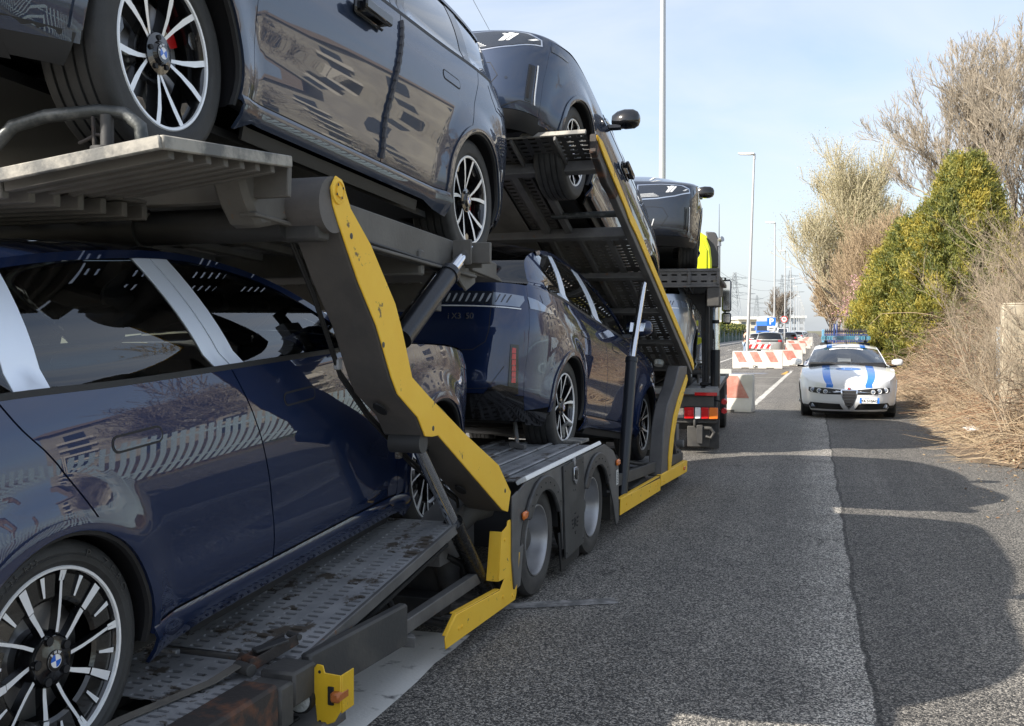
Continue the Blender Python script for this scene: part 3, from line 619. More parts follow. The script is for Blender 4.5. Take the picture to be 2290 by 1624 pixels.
    line('tailgate_seam',S,S.re,f([(.612,1.15),(.612,0.86),(.59,0.77),(.50,0.71),(.0,0.69)]),.006,inner,root,OUTR)
    panel('bumper_wedge',f([(.50,.30),(.80,.41),(.80,.45),(.70,.47),(.62,.44)]),S.re,gloss,root,off=.006,wall=.006,outward=OUTR,step=.03)
    line('bumper_seam',S,S.re,f([(.30,.42),(.62,.44),(.72,.60)]),.004,inner,root,OUTR)
panel('lower_air_intake',[(-.35,.375),(.35,.375),(.30,.50),(-.30,.50)],S.fr,inner,root,off=.002,wall=.002,outward=OUTF)
for z in (.40,.43,.46): panel('intake_slat',[(-.32,z),(.32,z),(.32,z+.008),(-.32,z+.008)],S.fr,plast,root,off=.005,wall=.004,outward=OUTF)
pm=MB(); pm.box(-.26,.26,2.345,2.362,.525,.635); build(pm,'plate_bracket',steel,root,bev=.006)
M=rotm(x=90,z=180,loc=(.40,S.re(.4,.90)[1]-.004,.90)); 
text('i X3  50',.062,'model_badge',chrome,root,Matrix.Translation((.40,S.re(.4,.95)[1]-.006,.95))@Matrix.Rotation(R(90),4,'X'),.003)
# side: lamp wraps, charge flap, handles, seams
kw=dict(outward=OUT,both=True)
yr_=S.ysp(1.09,-1)
panel('tail_lamp_side',[(yr_+.002,1.035),(yr_+.002,1.122),(yr_+.10,1.11),(yr_+.34,1.045),(yr_+.26,1.035)],S.lo,lampc,root,off=.004,wall=.006,step=.03,**kw)
yf_=S.ysp(.89,1)
panel('headlight_side',[(yf_-.002,0.905),(yf_-.002,0.85),(yf_-.20,0.895),(yf_-.24,0.91)],S.lo,lampg,root,off=.004,wall=.006,step=.03,**kw)
line('charge_flap_seam',S,S.lo,[(-1.72,1.16),(-1.74,1.08),(-1.80,1.015),(-1.92,1.005),(-2.0,1.05),(-2.03,1.16)],.004,inner,root,**dict(outward=OUT,both=True))
def rr(x0,x1,y0,y1,r,n=4):
    o=[]
    for cx,cy,a in ((x1-r,y1-r,0),(x0+r,y1-r,90),(x0+r,y0+r,180),(x1-r,y0+r,270)): o+=arc(cx,cy,r,a,a+90,n)
    return o
for ya in (-.12,-1.16):
    for p_ in panel('door_handle',rr(ya,ya+.255,.965,1.025,.028),S.lo,inner,root,off=.0012,wall=.001,step=.02,**kw):
        pass
    panel('door_handle_face',rr(ya+.008,ya+.247,.973,1.017,.021),S.lo,navy,root,off=.0026,wall=.0015,step=.02,**kw)
# wheels
def wheels(root,fn,S=suv,steer=0,xo=.925,wd=.255,**k):
    f=fn(root,**k)
    out=[]
    for i,(sx,y) in enumerate(((1,S.wx[0]),(1,S.wx[1]),(-1,S.wx[0]),(-1,S.wx[1]))):
        t=f if i==0 else copy_tree(f)
        if i: t.parent=root
        t.location=(sx*(xo-wd/2),y,S.wz); t.rotation_euler=(R(random.uniform(0,72)),0,0 if sx>0 else pi)
        t.rotation_mode='XYZ'
        if y>0 and steer: t.rotation_euler[2]+=steer
        out.append(t)
    return out
bpy.context.view_layer.update()
wh=wheels(root,wheel_v)
suv_parts=[o for o in root.children]
def repaint(root,P,sash=None):
    def rec(o):
        if o.type=='MESH':
            for s in o.material_slots:
                if s.material==navy and P!=navy: s.link='OBJECT'; s.material=P
                elif sash and s.material==film: s.link='OBJECT'; s.material=sash
        for c in o.children: rec(c)
    for c in root.children:
        if c.name.startswith('door_mirror') and P!=navy and P!=silver_p:
            c.material_slots[0].link='OBJECT'; c.material_slots[0].material=gloss
        else: rec(c)
def place(o,FR,lat,rear,front,away=True):
    """FR: matrix of the carrying vehicle; rear/front = (y,z) of the tyre contacts in that frame"""
    lr,lf=lat if isinstance(lat,tuple) else (lat,lat); a=Vector((lr,rear[0],rear[1])); b=Vector((lf,front[0],front[1])); d=(b-a).normalized(); mid=(a+b)/2
    yy=d; xx=d.cross(Vector((0,0,1))).normalized(); zz=xx.cross(yy); 
    M=Matrix(((xx.x,yy.x,zz.x,mid.x),(xx.y,yy.y,zz.y,mid.y),(xx.z,yy.z,zz.z,mid.z),(0,0,0,1)))
    o.matrix_world=FR@M
TA=R(3.4794)
TR=Matrix.Translation((-3.279,.1994,0))@Matrix.Rotation(-TA,4,'Z')
TK=Matrix.Translation((-2.47,14.13,0))@Matrix.Rotation(R(2.782),4,'Z')
grp='new cars carried on the transporter'
carD=copy_tree(root); carE=copy_tree(root); carF=copy_tree(root); carA=copy_tree(root); carB=copy_tree(root); carC=root
bpy.context.view_layer.update()
place(carD,TR,-.03,(2.55,.288),(5.40,.525)); tag(carD,'dark blue SUV with broad multi-spoke wheels nosing up the lowest rear ramp','car',grp)
place(carE,TR,.04,(7.71,.715),(10.56,.335)); tag(carE,'dark blue SUV seen from behind, standing over the trailer wheels','car',grp)
place(carF,TK,-.03,(.25,.93),(3.1,.85)); tag(carF,'silver SUV half hidden behind the sloping deck, lowest on the truck','car',grp)
place(carA,TR,-.005,(5.87,2.11),(3.01,2.286),False); tag(carA,'graphite SUV with pulled-out door handle on the rear upper deck','car',grp)
place(carB,TR,.03,(10.58,1.73),(7.93,2.765),False); tag(carB,'dark grey SUV tilted nose-up on the steep perforated upper deck','car',grp)
place(carC,TK,(-.16,.07),(2.50,2.20),(-.35,2.495),False); tag(carC,'black SUV facing backwards on the top deck behind the yellow cab','car',grp)
for c_ in [c for c in carD.children if c.name.startswith('wheel.') or c.name=='wheel']:
    for g in list(c_.children): bpy.data.objects.remove(g)
    bpy.data.objects.remove(c_)
bpy.context.view_layer.update()
wd_=wheels(carD,wheel_blade,wd=.275); wd_[1].rotation_euler[0]=R(0)
repaint(carD,navy,None); repaint(carF,silver_p,gloss); repaint(carA,grey_p,gloss); repaint(carB,grey_p,gloss); repaint(carC,black_p,gloss)
for c_ in carA.children:
    if c_.name.startswith('wheel') and not c_.name.startswith('wheel_') and c_.location.y>0: c_.rotation_euler[2]+=R(4)
# pulled-out handles and the foam strip on the door edge
for c_ in (carA,carB):
    for sx in (-1,):
        m=MB(); x=S.X(.0,.92)
        m.box(x,x+.065,-.10,-.055,.975,1.025); m.box(x,x+.065,.11,.15,.975,1.025); m.box(x+.045,x+.075,-.11,.165,.975,1.028); m.box(x-.0,x+.02,-.12,.17,.96,1.03)
        m.v=[(sx*a,b,c) for a,b,c in m.v]; build(m,'open_door_handle',gloss,c_,bev=.008)
m=MB(); n=60
for i in range(n):
    z0=.36+.76*i/n; z1=.36+.76*(i+1)/n; yb_=lambda z:-.22-.20*max(0,(z-.5)/.65)**1.3
    wv=.010 if (i//2)%2 else .018
    m.beam((-(S.X(-.25,z0)+.008),yb_(z0)+.002,z0),(-(S.X(-.25,z1)+.008),yb_(z1)+.002,z1),wv*1.25,.016,up=(1,0,0))
build(m,'door_edge_protector',mat('grey_foam',(.09,.09,.10),.9,bump=.6,bs=300),carA)
# ---------- the trailer ----------
def perforated(nx,ny,cx,cy,lx,ly,th=.008,skip=None,stag=0):
    """sheet of nx*ny cells (cx*cy) each with a rounded slot lx*ly, real holes with depth"""
    m=MB(); r=ly/2
    for i in range(nx):
        for j in range(ny):
            x0,y0=i*cx,j*cy; X=x0+cx/2;Y=y0+cy/2
            o=[(x0,y0,0),(x0+cx,y0,0),(x0+cx,y0+cy,0),(x0,y0+cy,0)]
            if skip and skip(i,j): m.add(o,[(0,1,2,3)]); continue
            h=[(X-lx/2+r*.3,Y-ly/2),(X+lx/2-r*.3,Y-ly/2),(X+lx/2,Y-ly*.2),(X+lx/2,Y+ly*.2),(X+lx/2-r*.3,Y+ly/2),(X-lx/2+r*.3,Y+ly/2),(X-lx/2,Y+ly*.2),(X-lx/2,Y-ly*.2)]
            v=o+[(a,b,0) for a,b in h]+[(a,b,-th) for a,b in h]
            f=[(0,1,5,4),(1,6,5),(1,2,7,6),(2,8,7),(2,3,9,8),(3,10,9),(3,0,11,10),(0,4,11)]+[(4+k,4+(k+1)%8,12+(k+1)%8,12+k) for k in range(8)]
            m.add(v,f)
    return m
def put(m,M): return m.xf(M)
tr=bpy.data.objects.new('car_transporter_trailer',None); col.objects.link(tr); tr.matrix_world=TR
tag(tr,'grey two-deck car transporter trailer with yellow lifting arms and small twin axles','trailer')
def T(m,name,mats,bev=.004,**k):
    return build(m,name,mats if isinstance(mats,list) else [mats],tr,bev=bev,**k)
def slope(x0,y0,z0,ang,roll=0): return Matrix.Translation((x0,y0,z0))@Matrix.Rotation(R(ang),4,'X')@Matrix.Rotation(R(roll),4,'Y')
def dy(poly): return poly
HX=1.275
# --- lower deck: rear ramp under the first car (right and left tracks) ---
for sx in (1,-1):
    def X_(a,b): return (a,b) if sx>0 else (-b,-a)
    a,b=X_(.52,1.17)
    # front inclined track: from (3.48,.40) to (5.02,.67)
    L=math.hypot(1.60,.26); ang=math.degrees(math.atan2(.26,1.60))
    p=perforated(6,36,.65/6,L/36,.058,.020,th=.012); p.xf(slope(a,3.46,.40,ang)); T(p,'ramp_panel',deckm,bev=0,smooth=0)
    f=MB()
    for e in (a,b): f.beam((e,3.46,.375),(e,5.06,.635),.022,.055)
    f.beam((a,3.46,.372),(b,3.46,.372),.022,.05); f.beam((a,5.06,.632),(b,5.06,.632),.022,.05)
    for q in (.22,.44): f.beam((a+q,3.5,.36),(a+q,5.0,.615),.03,.05)
    T(f,'ramp_frame',steel)
    for e in (a+.06,b-.06): 
        c=MB(); c.box(e-.05,e+.05,3.42,3.447,.335,.395); c.tube([(e,3.40,.365),(e,3.43,.365)],.014,8); T(c,'ramp_bracket',deckm,bev=.003)
    q=MB(); q.beam(((a+b)/2,3.5,.29),((a+b)/2,5.0,.55),.60,.02); q.beam(((a+b)/2,.7,.16),((a+b)/2,3.4,.20),.74,.02); T(q,'hole_shade_sheet',mat('hole_shade_black',(.008,.008,.008),.9))  # black sheet added underneath so the panel holes look shaded
    # joining plate and rear track
    p=perforated(7,3,.78/7,.20/3,.055,.024,th=.01); p.xf(slope(min(a,b)-.05,3.23,.372,3)); T(p,'joining_plate',deckm,bev=0,smooth=0)
    c0,c1=(.93,1.20) if sx>0 else (-1.20,-.93); p=perforated(3,52,.27/3,2.6/52,.058,.020,th=.012); p.xf(slope(c0,.62,.365,.3)); T(p,'rear_track_panel',deckm,bev=0,smooth=0)
    c0=.47 if sx>0 else -.93; p=perforated(5,5,.46/5,.25/5,.058,.020,th=.012); p.xf(slope(c0,2.97,.377,.3)); T(p,'rear_track_panel',deckm,bev=0,smooth=0)
    c0=.35 if sx>0 else -.93; p=perforated(6,44,.58/6,2.2/44,.058,.020,th=.012); p.xf(slope(c0,.62,.262,.3)); T(p,'wheel_trough_panel',deckm,bev=0,smooth=0)
    f=MB(); 
    for e in (a-.02,b+.02): f.beam((e,.6,.20),(e,3.2,.24),.03,.06)
    T(f,'rear_track_frame',steel)
    # outer side beam with rust on its top edge
    x=sx*1.20
    f=MB(); f.beam((x,.5,.275),(x,3.16,.325),.15,.19); T(f,'side_beam',rusty,bev=.012)
    f=MB(); f.box(x-.075,x+.075,3.165,3.26,.24,.40); f.beam((x,3.26,.36),(x,3.42,.36),.15,.13); T(f,'beam_end_box',dsteel,bev=.01)
    f=MB(); f.box(*sorted((sx*1.12,sx*1.33)),3.30,3.55,.155,.20); T(f,'light_carrier',steel,bev=.008)
    f=MB(); f.beam((x+sx*.0,3.46,.335),(x+sx*.03,4.27,.335),.05,.19); T(f,'guard_rail_board',dsteel,bev=.01)
    f=MB(); f.beam((x-sx*.05,3.3,.24),(x-sx*.05,5.7,.30),.05,.07); f.beam((x-sx*.4,4.2,.26),(x,4.45,.20),.07,.05); T(f,'lower_rail',steel)
    # rear corner lamp and yellow plate
    f=MB(); f.lathe([(3.372,.0),(3.372,.055),(3.385,.060),(3.42,.055),(3.44,.03)],24,'y',(sx*1.222,0,.285)); T(f,'reversing_lamp',plast,bev=0)
    f=MB(); f.lathe([(3.366,.0),(3.368,.035),(3.372,.049)],24,'y',(sx*1.222,0,.285)); T(f,'reversing_lamp_glass',mat('clear_lamp_glass',(.5,.52,.5),.15,coat=1,bump=1.2,bs=45,bdist=.01),bev=0,fix=True)
    pl=[(1.267,.375),(1.272,.40),(1.285,.418),(1.312,.416),(1.32,.388),(1.387,.385),(1.387,.25),(1.36,.205),(1.287,.173)]
    f=MB(); f.prism([(sx*a_,b_) for a_,b_ in pl],3.40,3.406,axis='y'); f.box(*sorted((sx*1.384,sx*1.39)),3.406,3.50,.24,.385); T(f,'yellow_marker_plate',yellow2,bev=.002)
    f=MB(); f.box(*sorted((sx*1.352,sx*1.392)),3.375,3.46,.285,.325); T(f,'side_marker_lamp',orl if False else mat('dull_orange_lens',(.42,.13,.035),.35,bump=.4,bs=90),bev=.008)
    f=MB(); f.box(*sorted((sx*1.335,sx*1.36)),3.392,3.40,.27,.34); T(f,'marker_base',plast,bev=.002)
    for zz in (.375,.125):
        f=MB(); f.tube([(sx*1.298,3.398,zz+.015 if zz>.2 else zz+.075),(sx*1.298,3.4,zz+.015 if zz>.2 else zz+.075)],.006,10); T(f,'plate_hole',inner,bev=0)
f=MB()
for y in (.6,1.5,2.4,3.1): f.box(-1.15,1.15,y-.04,y+.04,.14,.25)
for x in (-.45,.45): f.box(x-.05,x+.05,.5,5.8,.13,.25)
T(f,'rear_chassis_frame',dsteel)
# ratchet and strap lying over the ramp
rt=empty('ratchet_strap',(0,0,0),label='rusty ratchet with a grey lashing strap at the foot of the perforated ramp',cat='strap'); rt.matrix_world=TR
f=MB(); 
for dx in (-.03,.03): f.beam((1.03+dx,3.30,.415),(1.10+dx,3.52,.465),.008,.045)
f.tube([(.99,3.34,.43),(1.07,3.31,.43)],.020,12); f.tube([(1.0,3.30,.41),(1.085,3.27,.41)],.024,12,1); f.tube([(1.07,3.55,.472),(1.14,3.52,.472)],.013,10,1); f.beam((1.035,3.36,.455),(1.11,3.47,.475),.05,.01,m=1)
build(f,'ratchet',[rusty,dsteel],rt,bev=.002)
f=MB(); pts=[(1.03,3.30,.43),(.99,3.15,.395),(.95,2.98,.388),(.915,2.78,.385),(.90,2.62,.375)]
for p_,q_ in zip(pts,pts[1:]): f.beam(p_,q_,.045,.004)
build(f,'strap',strapm,rt,bev=0)
# --- red strap over the rear tyre
rs=empty('wheel_lashing_strap',(0,0,0),label='red lashing strap over the top of the lower blue car\'s rear tyre',cat='strap'); rs.matrix_world=carD.matrix_world
f=MB(); k=14; rr_=.384
for i in range(k):
    a0=R(60+90*i/k);a1=R(60+90*(i+1)/k); c=(suv.wx[1],suv.wz)
    f.beam((.78,c[0]+rr_*cos(a0),c[1]+rr_*sin(a0)),(.78,c[0]+rr_*cos(a1),c[1]+rr_*sin(a1)),.045,.004,up=(0,cos(a0),sin(a0)),m=0 if i>4 else 1)
build(f,'strap',[mat('red_webbing',(.22,.03,.03),.85,bump=.5,bs=400),mat('strap_label',(.5,.5,.47),.8,c2=(.1,.1,.1),vs=60,vth=(.55,.6))],rs,bev=0)
# --- chassis in front of the ramp: turntable end, pierced cross plate, pipes ---
f=MB(); f.prism([(-.95,.12),(.95,.12),(.95,.56),(-.95,.56)],5.42,5.45,axis='y')
T(f,'cross_plate',dsteel)
for k in range(8):
    f=MB(); x=-.77+.22*k; f.lathe([(5.395,.0),(5.395,.042),(5.42,.042)],18,'y',(x,0,.34)); T(f,'round_opening',inner,bev=0)
    f=MB(); f.lathe([(5.395,.0),(5.395,.018),(5.42,.018)],10,'y',(x+.11,0,.39)); T(f,'small_opening',inner,bev=0)
f=MB(); f.beam((-1.0,5.3,.14),(1.0,5.3,.14),.16,.10); f.tube([(x,5.12+.25*x*x,.10) for x in np.linspace(-1,1.0,14)],.035,10); T(f,'rear_cross_tube',dsteel)
f=MB(); f.prism([(5.1,.40),(5.1,.62),(5.35,.66),(5.6,.74),(5.6,.40)],.25,1.05); T(f,'step_box',steel)
for sx in (1,-1):
    m=MB(); m.tube([(sx*1.12,5.62,.66),(sx*1.05,5.52,.64),(sx*.95,5.45,.52),(sx*.93,5.44,.36),(sx*.98,5.45,.18)],[.075]*5,12); T(m,'curved_mudguard_stay',dsteel,bev=0)
    m=MB(); m.tube([(sx*.84,5.0,.40),(sx*.80,4.92,.30),(sx*.86,4.95,.16),(sx*1.02,5.2,.06)],.022,8); T(m,'slack_hose',plast,bev=0)
    m=MB(); m.tube([(sx*1.05,5.2,.44),(sx*1.1,5.3,.38),(sx*1.09,5.36,.28)],.016,8); m.tube([(sx*1.03,5.22,.43),(sx*1.08,5.33,.36),(sx*1.06,5.38,.26)],.012,8); T(m,'hydraulic_hoses',plast,bev=0)
# --- deck over the axles ---
for sx in (1,-1):
    a=.42 if sx>0 else -1.22
    p=perforated(8,36,.8/8,1.72/36,.06,.020,th=.012); p.xf(slope(a,5.86,.775,1.2)); T(p,'axle_deck_panel',deckm,bev=0,smooth=0)
    p=MB(); 
    for q in (.1,.3,.5,.7): p.beam((a+q+.0,5.9,.788),(a+q,7.55,.822),.028,.012)
    T(p,'deck_rib',deckm)
    # white painted edge strip
    e=MB(); e.beam((sx*1.247,5.87,.773),(sx*1.247,7.63,.812),.075,.03,up=(-sx*.55,0,1)); T(e,'white_edge_strip',mat('chipped_white_paint',(.09,.09,.09),.6,bump=.5,bs=40,c2=(.80,.80,.78),vs=6.5,vth=(.30,.36)),bev=.004)
    # skirt with arch cut-outs
    def sk(y0,y1,name,poly,x0=1.262,x1=1.274,m_=steel,bev=.003):
        q=MB(); q.prism(poly,sx*x0,sx*x1); return T(q,name,m_,bev=bev)
    W1,W2=6.20,7.51; Rw=.355
    sk(0,0,'wheel_skirt',[(5.66,.15),(5.78,.16),(5.84,.40)]+[(W1+.43*cos(R(a_)),.335+.40*sin(R(a_))) for a_ in range(172,8,-8)]+[(6.66,.20),(7.06,.20)]+[(W2+.43*cos(R(a_)),.335+.40*sin(R(a_))) for a_ in range(172,20,-8)]+[(8.05,.30),(8.16,.10),(8.24,.12),(8.22,.60),(8.05,.72),(7.78,.80),(5.88,.765),(5.72,.72),(5.66,.6)],m_=steel)
    for wy in (W1,W2):
        arcp=[(wy+.44*cos(R(a_)),.325+.44*sin(R(a_))) for a_ in range(150,25,-7)]+[(wy+.335*cos(R(a_)),.335+.335*sin(R(a_))) for a_ in range(25,150,7)]
        q=MB(); q.prism(arcp,sx*1.274,sx*1.30); fl=T(q,'mudguard_flare',mat('worn_rubber_flare',(.04,.04,.041),.5,bump=.3,bs=40,c2=(.09,.088,.085),vs=8,vth=(.5,.75)),bev=.008)
        for k in range(9):
            a_=R(35+14*k); q=MB(); q.lathe([(sx*1.30,.006),(sx*1.304,.003),(sx*1.304,0)],8,'x',(0,wy+.39*cos(a_),.33+.39*sin(a_))); build(q,'screw',[inner],fl)
        q=MB(); q.lathe([(sx*.92,.385),(sx*1.262,.385)],24,'x',(0,wy,.335),a0=R(5),a1=R(175)); T(q,'mudguard',plast,bev=0)
    pn=sk(0,0,'centre_flap',[(6.62,.77),(7.12,.785),(7.14,.30),(7.12,.16),(6.68,.13),(6.66,.30)],x0=1.276,x1=1.290,m_=mat('black_rubber_flap',(.03,.03,.031),.6,bump=.2,bs=80,c2=(.055,.054,.053),vs=5))
    sk(0,0,'flap_lower',[(6.60,.32),(7.10,.32),(7.10,.07),(6.66,.05)],x0=1.25,x1=1.262,m_=plast)
    sk(0,0,'rear_flap_plate',[(5.60,.72),(5.70,.74),(5.72,.40),(5.70,.20),(5.64,.17),(5.60,.36)],x0=1.276,x1=1.288,m_=steel)
    q=MB(); q.prism([(6.83,.735),(6.93,.738),(6.94,.66),(6.885,.61),(6.83,.65)],sx*1.291,sx*1.303); q.prism([(6.855,.715),(6.905,.717),(6.91,.67),(6.885,.645),(6.855,.665)],sx*1.303,sx*1.309,1); build(q,'shield_badge',[chrome,plast],pn,bev=.002)
    q=MB(); q.prism([(6.86,.80),(6.90,.80),(6.915,.76),(6.885,.735),(6.86,.76)],sx*1.275,sx*1.292); T(q,'hook_tab',deckm)
    rz_=90 if sx>0 else -90
    text('R',.085,'moulded_emblem',inner,pn,Matrix.Translation((sx*1.291,6.90,.345))@Matrix.Rotation(R(rz_),4,'Z')@Matrix.Rotation(R(90),4,'X'),.002,True)
    q=MB()
    for d in (-1,1):
        for k in range(3): q.box(*sorted((sx*1.290,sx*1.293)),*sorted((6.90+d*.04,6.90+d*(.085-.012*k))),.365-.028*k,.378-.028*k)
    q.box(*sorted((sx*1.290,sx*1.293)),6.885,6.915,.405,.413); q.prism([(6.885,.285),(6.915,.285),(6.90,.262)],sx*1.290,sx*1.293)
    build(q,'moulded_wing_emblem',[inner],pn)
    for yy,zz in ((6.66,.735),(7.09,.745),(6.70,.17),(7.10,.20),(6.86,.575),(6.90,.575)):
        q=MB(); q.lathe([(sx*1.290,.009),(sx*1.295,.006),(sx*1.295,0)],8,'x',(0,yy,zz)); build(q,'bolt',[dsteel],pn)
    for yy,zz,mm in ((5.83,.575,'dull'),(8.15,.615,'b')):
        q=MB(); q.box(*sorted((sx*1.276,sx*1.30)),yy-.045,yy+.045,zz-.025,zz+.025); T(q,'side_marker_lamp',orl,bev=.01)
    q=MB(); q.box(*sorted((sx*1.276,sx*1.279)),8.13,8.20,.43,.55); pl_=T(q,'type_plate',mat('printed_plate',(.55,.55,.53),.5),bev=0)
    q=MB(); 
    for k in range(7): q.box(*sorted((sx*1.279,sx*1.2795)),8.14+.001*k,8.185-.003*(k%3),.445+.013*k,.450+.013*k)
    build(q,'barcode',[inner],pl_)
    # wheels
    for wy in (W1,W2):
        tw=MB(); h=.11; ro=.352; ri=.222
        tw.lathe([(-h*.9,ri),(-h,ri+.05),(-h*.9,ro-.015),(-h*.7,ro)]+[z_ for g_ in (-.4,0,.4) for z_ in ((h*g_-.006,ro),(h*g_-.005,ro-.009),(h*g_+.005,ro-.009),(h*g_+.006,ro))]+[(h*.7,ro),(h*.9,ro-.012),(h*1.0,ri+.07),(h*1.0,ri+.045),(h*.93,ri+.012),(h*.85,ri)],64)
        w_=build(tw,'wheel',[mat('dusty_truck_tyre',(.035,.033,.032),.75,bump=.3,bs=70,c2=(.06,.056,.052),vs=6)],tr,smooth=40,fix=False); w_.location=(sx*1.135,wy,.352); w_.rotation_euler=(random.random(),0,0 if sx>0 else pi)
        rm=MB(); rm.lathe([(h*.85,ri+.004),(h*.95,ri+.002),(h*.95,ri-.006),(h*.7,ri-.018),(h*.5,ri-.020),(h*.1,ri-.035),(-h*.3,ri-.045),(-h*.5,ri-.10),(-h*.55,.10),(-h*.1,.085),(-h*.05,0)],56); build(rm,'rim',[alloy],w_,smooth=40,fix=False)
        nm=MB()
        for k in range(10):
            a_=2*pi*k/10; nm.tube([(-h*.62,.125*cos(a_),.125*sin(a_)),(-h*.1,.125*cos(a_),.125*sin(a_))],.012,6)
        nm.lathe([(-h*.1,.085),(h*.3,.075),(h*.42,.05),(h*.42,0)],24); build(nm,'hub',[dsteel],w_,smooth=40)
        if sx>0:
            ax=MB(); ax.tube([(-1.1,wy,.35),(1.1,wy,.35)],.06,12); T(ax,'axle',dsteel,bev=0)
f=MB(); f.box(-.42,.42,5.5,8.6,.30,.72); T(f,'centre_chassis_beam',dsteel)
# --- arms: closed box sections, yellow outer face ---
arm=[(3.54,2.235),(3.58,2.285),(3.63,2.275),(3.70,2.17),(3.87,2.04),(4.10,1.80),(4.17,1.68),(4.27,1.47),(4.46,1.37),(4.93,1.14),(5.40,.93),(5.60,.75),(5.55,.64),(5.46,.665),(4.56,1.175),(4.49,1.175),(4.41,1.185),(4.33,1.28),(4.12,1.40),(4.06,1.475),(3.92,1.70),(3.76,1.88),(3.60,2.10),(3.555,2.17)]
for sx in (1,-1):
    w0,w1=sx*1.275,sx*1.06
    f=MB(); f.prism(arm,w1,w0-sx*.006,0); T(f,'lifting_arm',[mat('grey_arm_web',(.085,.08,.076),.6,bump=.3,bs=60,c2=(.12,.108,.10),vs=3)],bev=.008)
    f=MB(); f.prism(arm,w0-sx*.004,w0+sx*.004,0); T(f,'arm_face_plate',yellow,bev=.003)
    f=MB(); f.lathe([(sx*1.279,.052),(sx*1.286,.050),(sx*1.289,.038),(sx*1.284,.034),(sx*1.284,.024),(sx*1.291,.022),(sx*1.291,0)],24,'x',(0,3.59,2.225)); T(f,'pivot_boss',yellow,bev=0)
    for k in range(4):
        a_=R(90*k+30); f=MB(); f.lathe([(sx*1.2915,.006),(sx*1.2915,0)],8,'x',(0,3.59+.028*cos(a_),2.225+.028*sin(a_))); T(f,'boss_hole',inner,bev=0)
    for yy,zz in ((3.70,2.06),(4.27,1.52),(4.50,1.215),(5.50,.77),(3.98,1.62)):
        f=MB(); f.lathe([(sx*1.2795,.013),(sx*1.2805,.011),(sx*1.2805,0)],14,'x',(0,yy,zz)); T(f,'arm_hole',dsteel,bev=0)
    f=MB(); f.box(*sorted((sx*1.06,sx*1.24)),3.50,3.60,2.03,2.13); T(f,'pivot_clamp_block',dsteel,bev=.01)
    f=MB(); f.lathe([(sx*1.05,.11),(sx*1.272,.11),(sx*1.272,0)],28,'x',(0,3.57,2.17)); T(f,'pivot_sleeve',[mat('grey_arm_web',(0,0,0))],bev=0)
    # slots in the arm web underside
    for (y_,z_) in ((4.66,1.10),(5.15,.82),(4.20,1.325)):
        f=MB(); f.lathe([(-.004,.0),(-.004,.028),(.004,.028)],12,'z',(0,0,0)); f.v=[(a_*1.0,b_*2.0,c_) for a_,b_,c_ in f.v]; f.xf(Matrix.Translation((sx*1.15,y_,z_))@Matrix.Rotation(R(-30),4,'X')); T(f,'web_slot',inner,bev=0)
    f=MB(); f.tube([(sx*1.09,4.44,1.15),(sx*1.255,4.44,1.15)],.05,16); T(f,'arm_knuckle',dsteel,bev=0)
    # lower yellow bracket
    br=[(5.60,.585),(5.57,.59),(5.56,.54),(5.50,.52),(5.47,.30),(5.52,.29),(5.51,.25),(5.45,.225),(5.0,.27),(4.80,.245),(4.68,.14),(4.66,.085),(4.72,.05),(5.60,.07),(5.72,.10),(5.75,.36),(5.67,.365),(5.645,.42)]
    br=[(5.56,.588),(5.60,.588),(5.64,.46),(5.685,.365),(5.765,.365),(5.70,.125),(5.68,.10),(4.655,.105),(4.645,.165),(4.79,.245),(5.43,.215),(5.50,.265),(5.40,.27),(5.46,.54),(5.545,.56)]
    f=MB(); f.prism(br,sx*1.269,sx*1.277); T(f,'yellow_side_bracket',yellow,bev=.003)
    f=MB(); f.beam((sx*1.262,4.66,.17),(sx*1.262,4.80,.25),.02,.006,up=(0,-.5,1)); f.beam((sx*1.255,4.79,.248),(sx*1.255,5.43,.22),.035,.006); f.prism([(5.40,.27),(5.46,.54),(5.468,.54),(5.41,.27)],sx*1.20,sx*1.27); T(f,'bracket_flange',yellow,bev=.002)
    for yy,zz in ((4.82,.165),(4.86,.165),(5.50,.49),(5.47,.17),(5.63,.14)):
        f=MB(); f.lathe([(sx*1.276,.011),(sx*1.283,.009),(sx*1.283,0)],8,'x',(0,yy,zz)); T(f,'bracket_bolt',yellow,bev=0)
    # cylinders
    def cyl(a,b,c,r1,r2,name='hydraulic_cylinder',m2=blackcyl):
        f=MB(); f.tube([b,c],r2,20); f.tube([Vector(b)+(Vector(b)-Vector(c)).normalized()*.012,Vector(b)-(Vector(b)-Vector(c)).normalized()*.03],r2*1.12,20); o=T(f,name,m2,bev=0)
        f=MB(); f.tube([a,b],r1,18); build(f,'piston_rod',[chrome],o)
        return o
    cyl((sx*1.15,5.27,2.13),(sx*1.15,5.0,1.98),(sx*1.15,4.42,1.64),.030,.052)
    f=MB(); f.tube([(sx*1.08,4.97,1.98),(sx*1.08,4.5,1.70)],.010,8); T(f,'hydraulic_pipe',chrome,bev=0)
    f=MB(); f.box(*sorted((sx*1.03,sx*1.09)),4.30,4.43,1.66,1.86); T(f,'valve_block',deckm)
    for k in range(3):
        f=MB(); f.tube([(sx*1.06,4.33+.035*k,1.86),(sx*1.04,4.30+.035*k,1.93),(sx*.95,4.35,1.96)],.012,8); T(f,'valve_hose',plast,bev=0)
    cyl((sx*1.15,4.57,1.15),(sx*1.15,5.05,.655),(sx*1.15,5.53,.17),.034,.048,m2=mat('greasy_black_cylinder',(.012,.012,.013),.25,bump=.5,bs=90,c2=(.05,.05,.05),vs=30,vth=(.62,.7)))
    cyl((sx*1.20,9.47,2.12),(sx*1.20,9.0,1.43),(sx*1.20,8.62,.22),.030,.050)
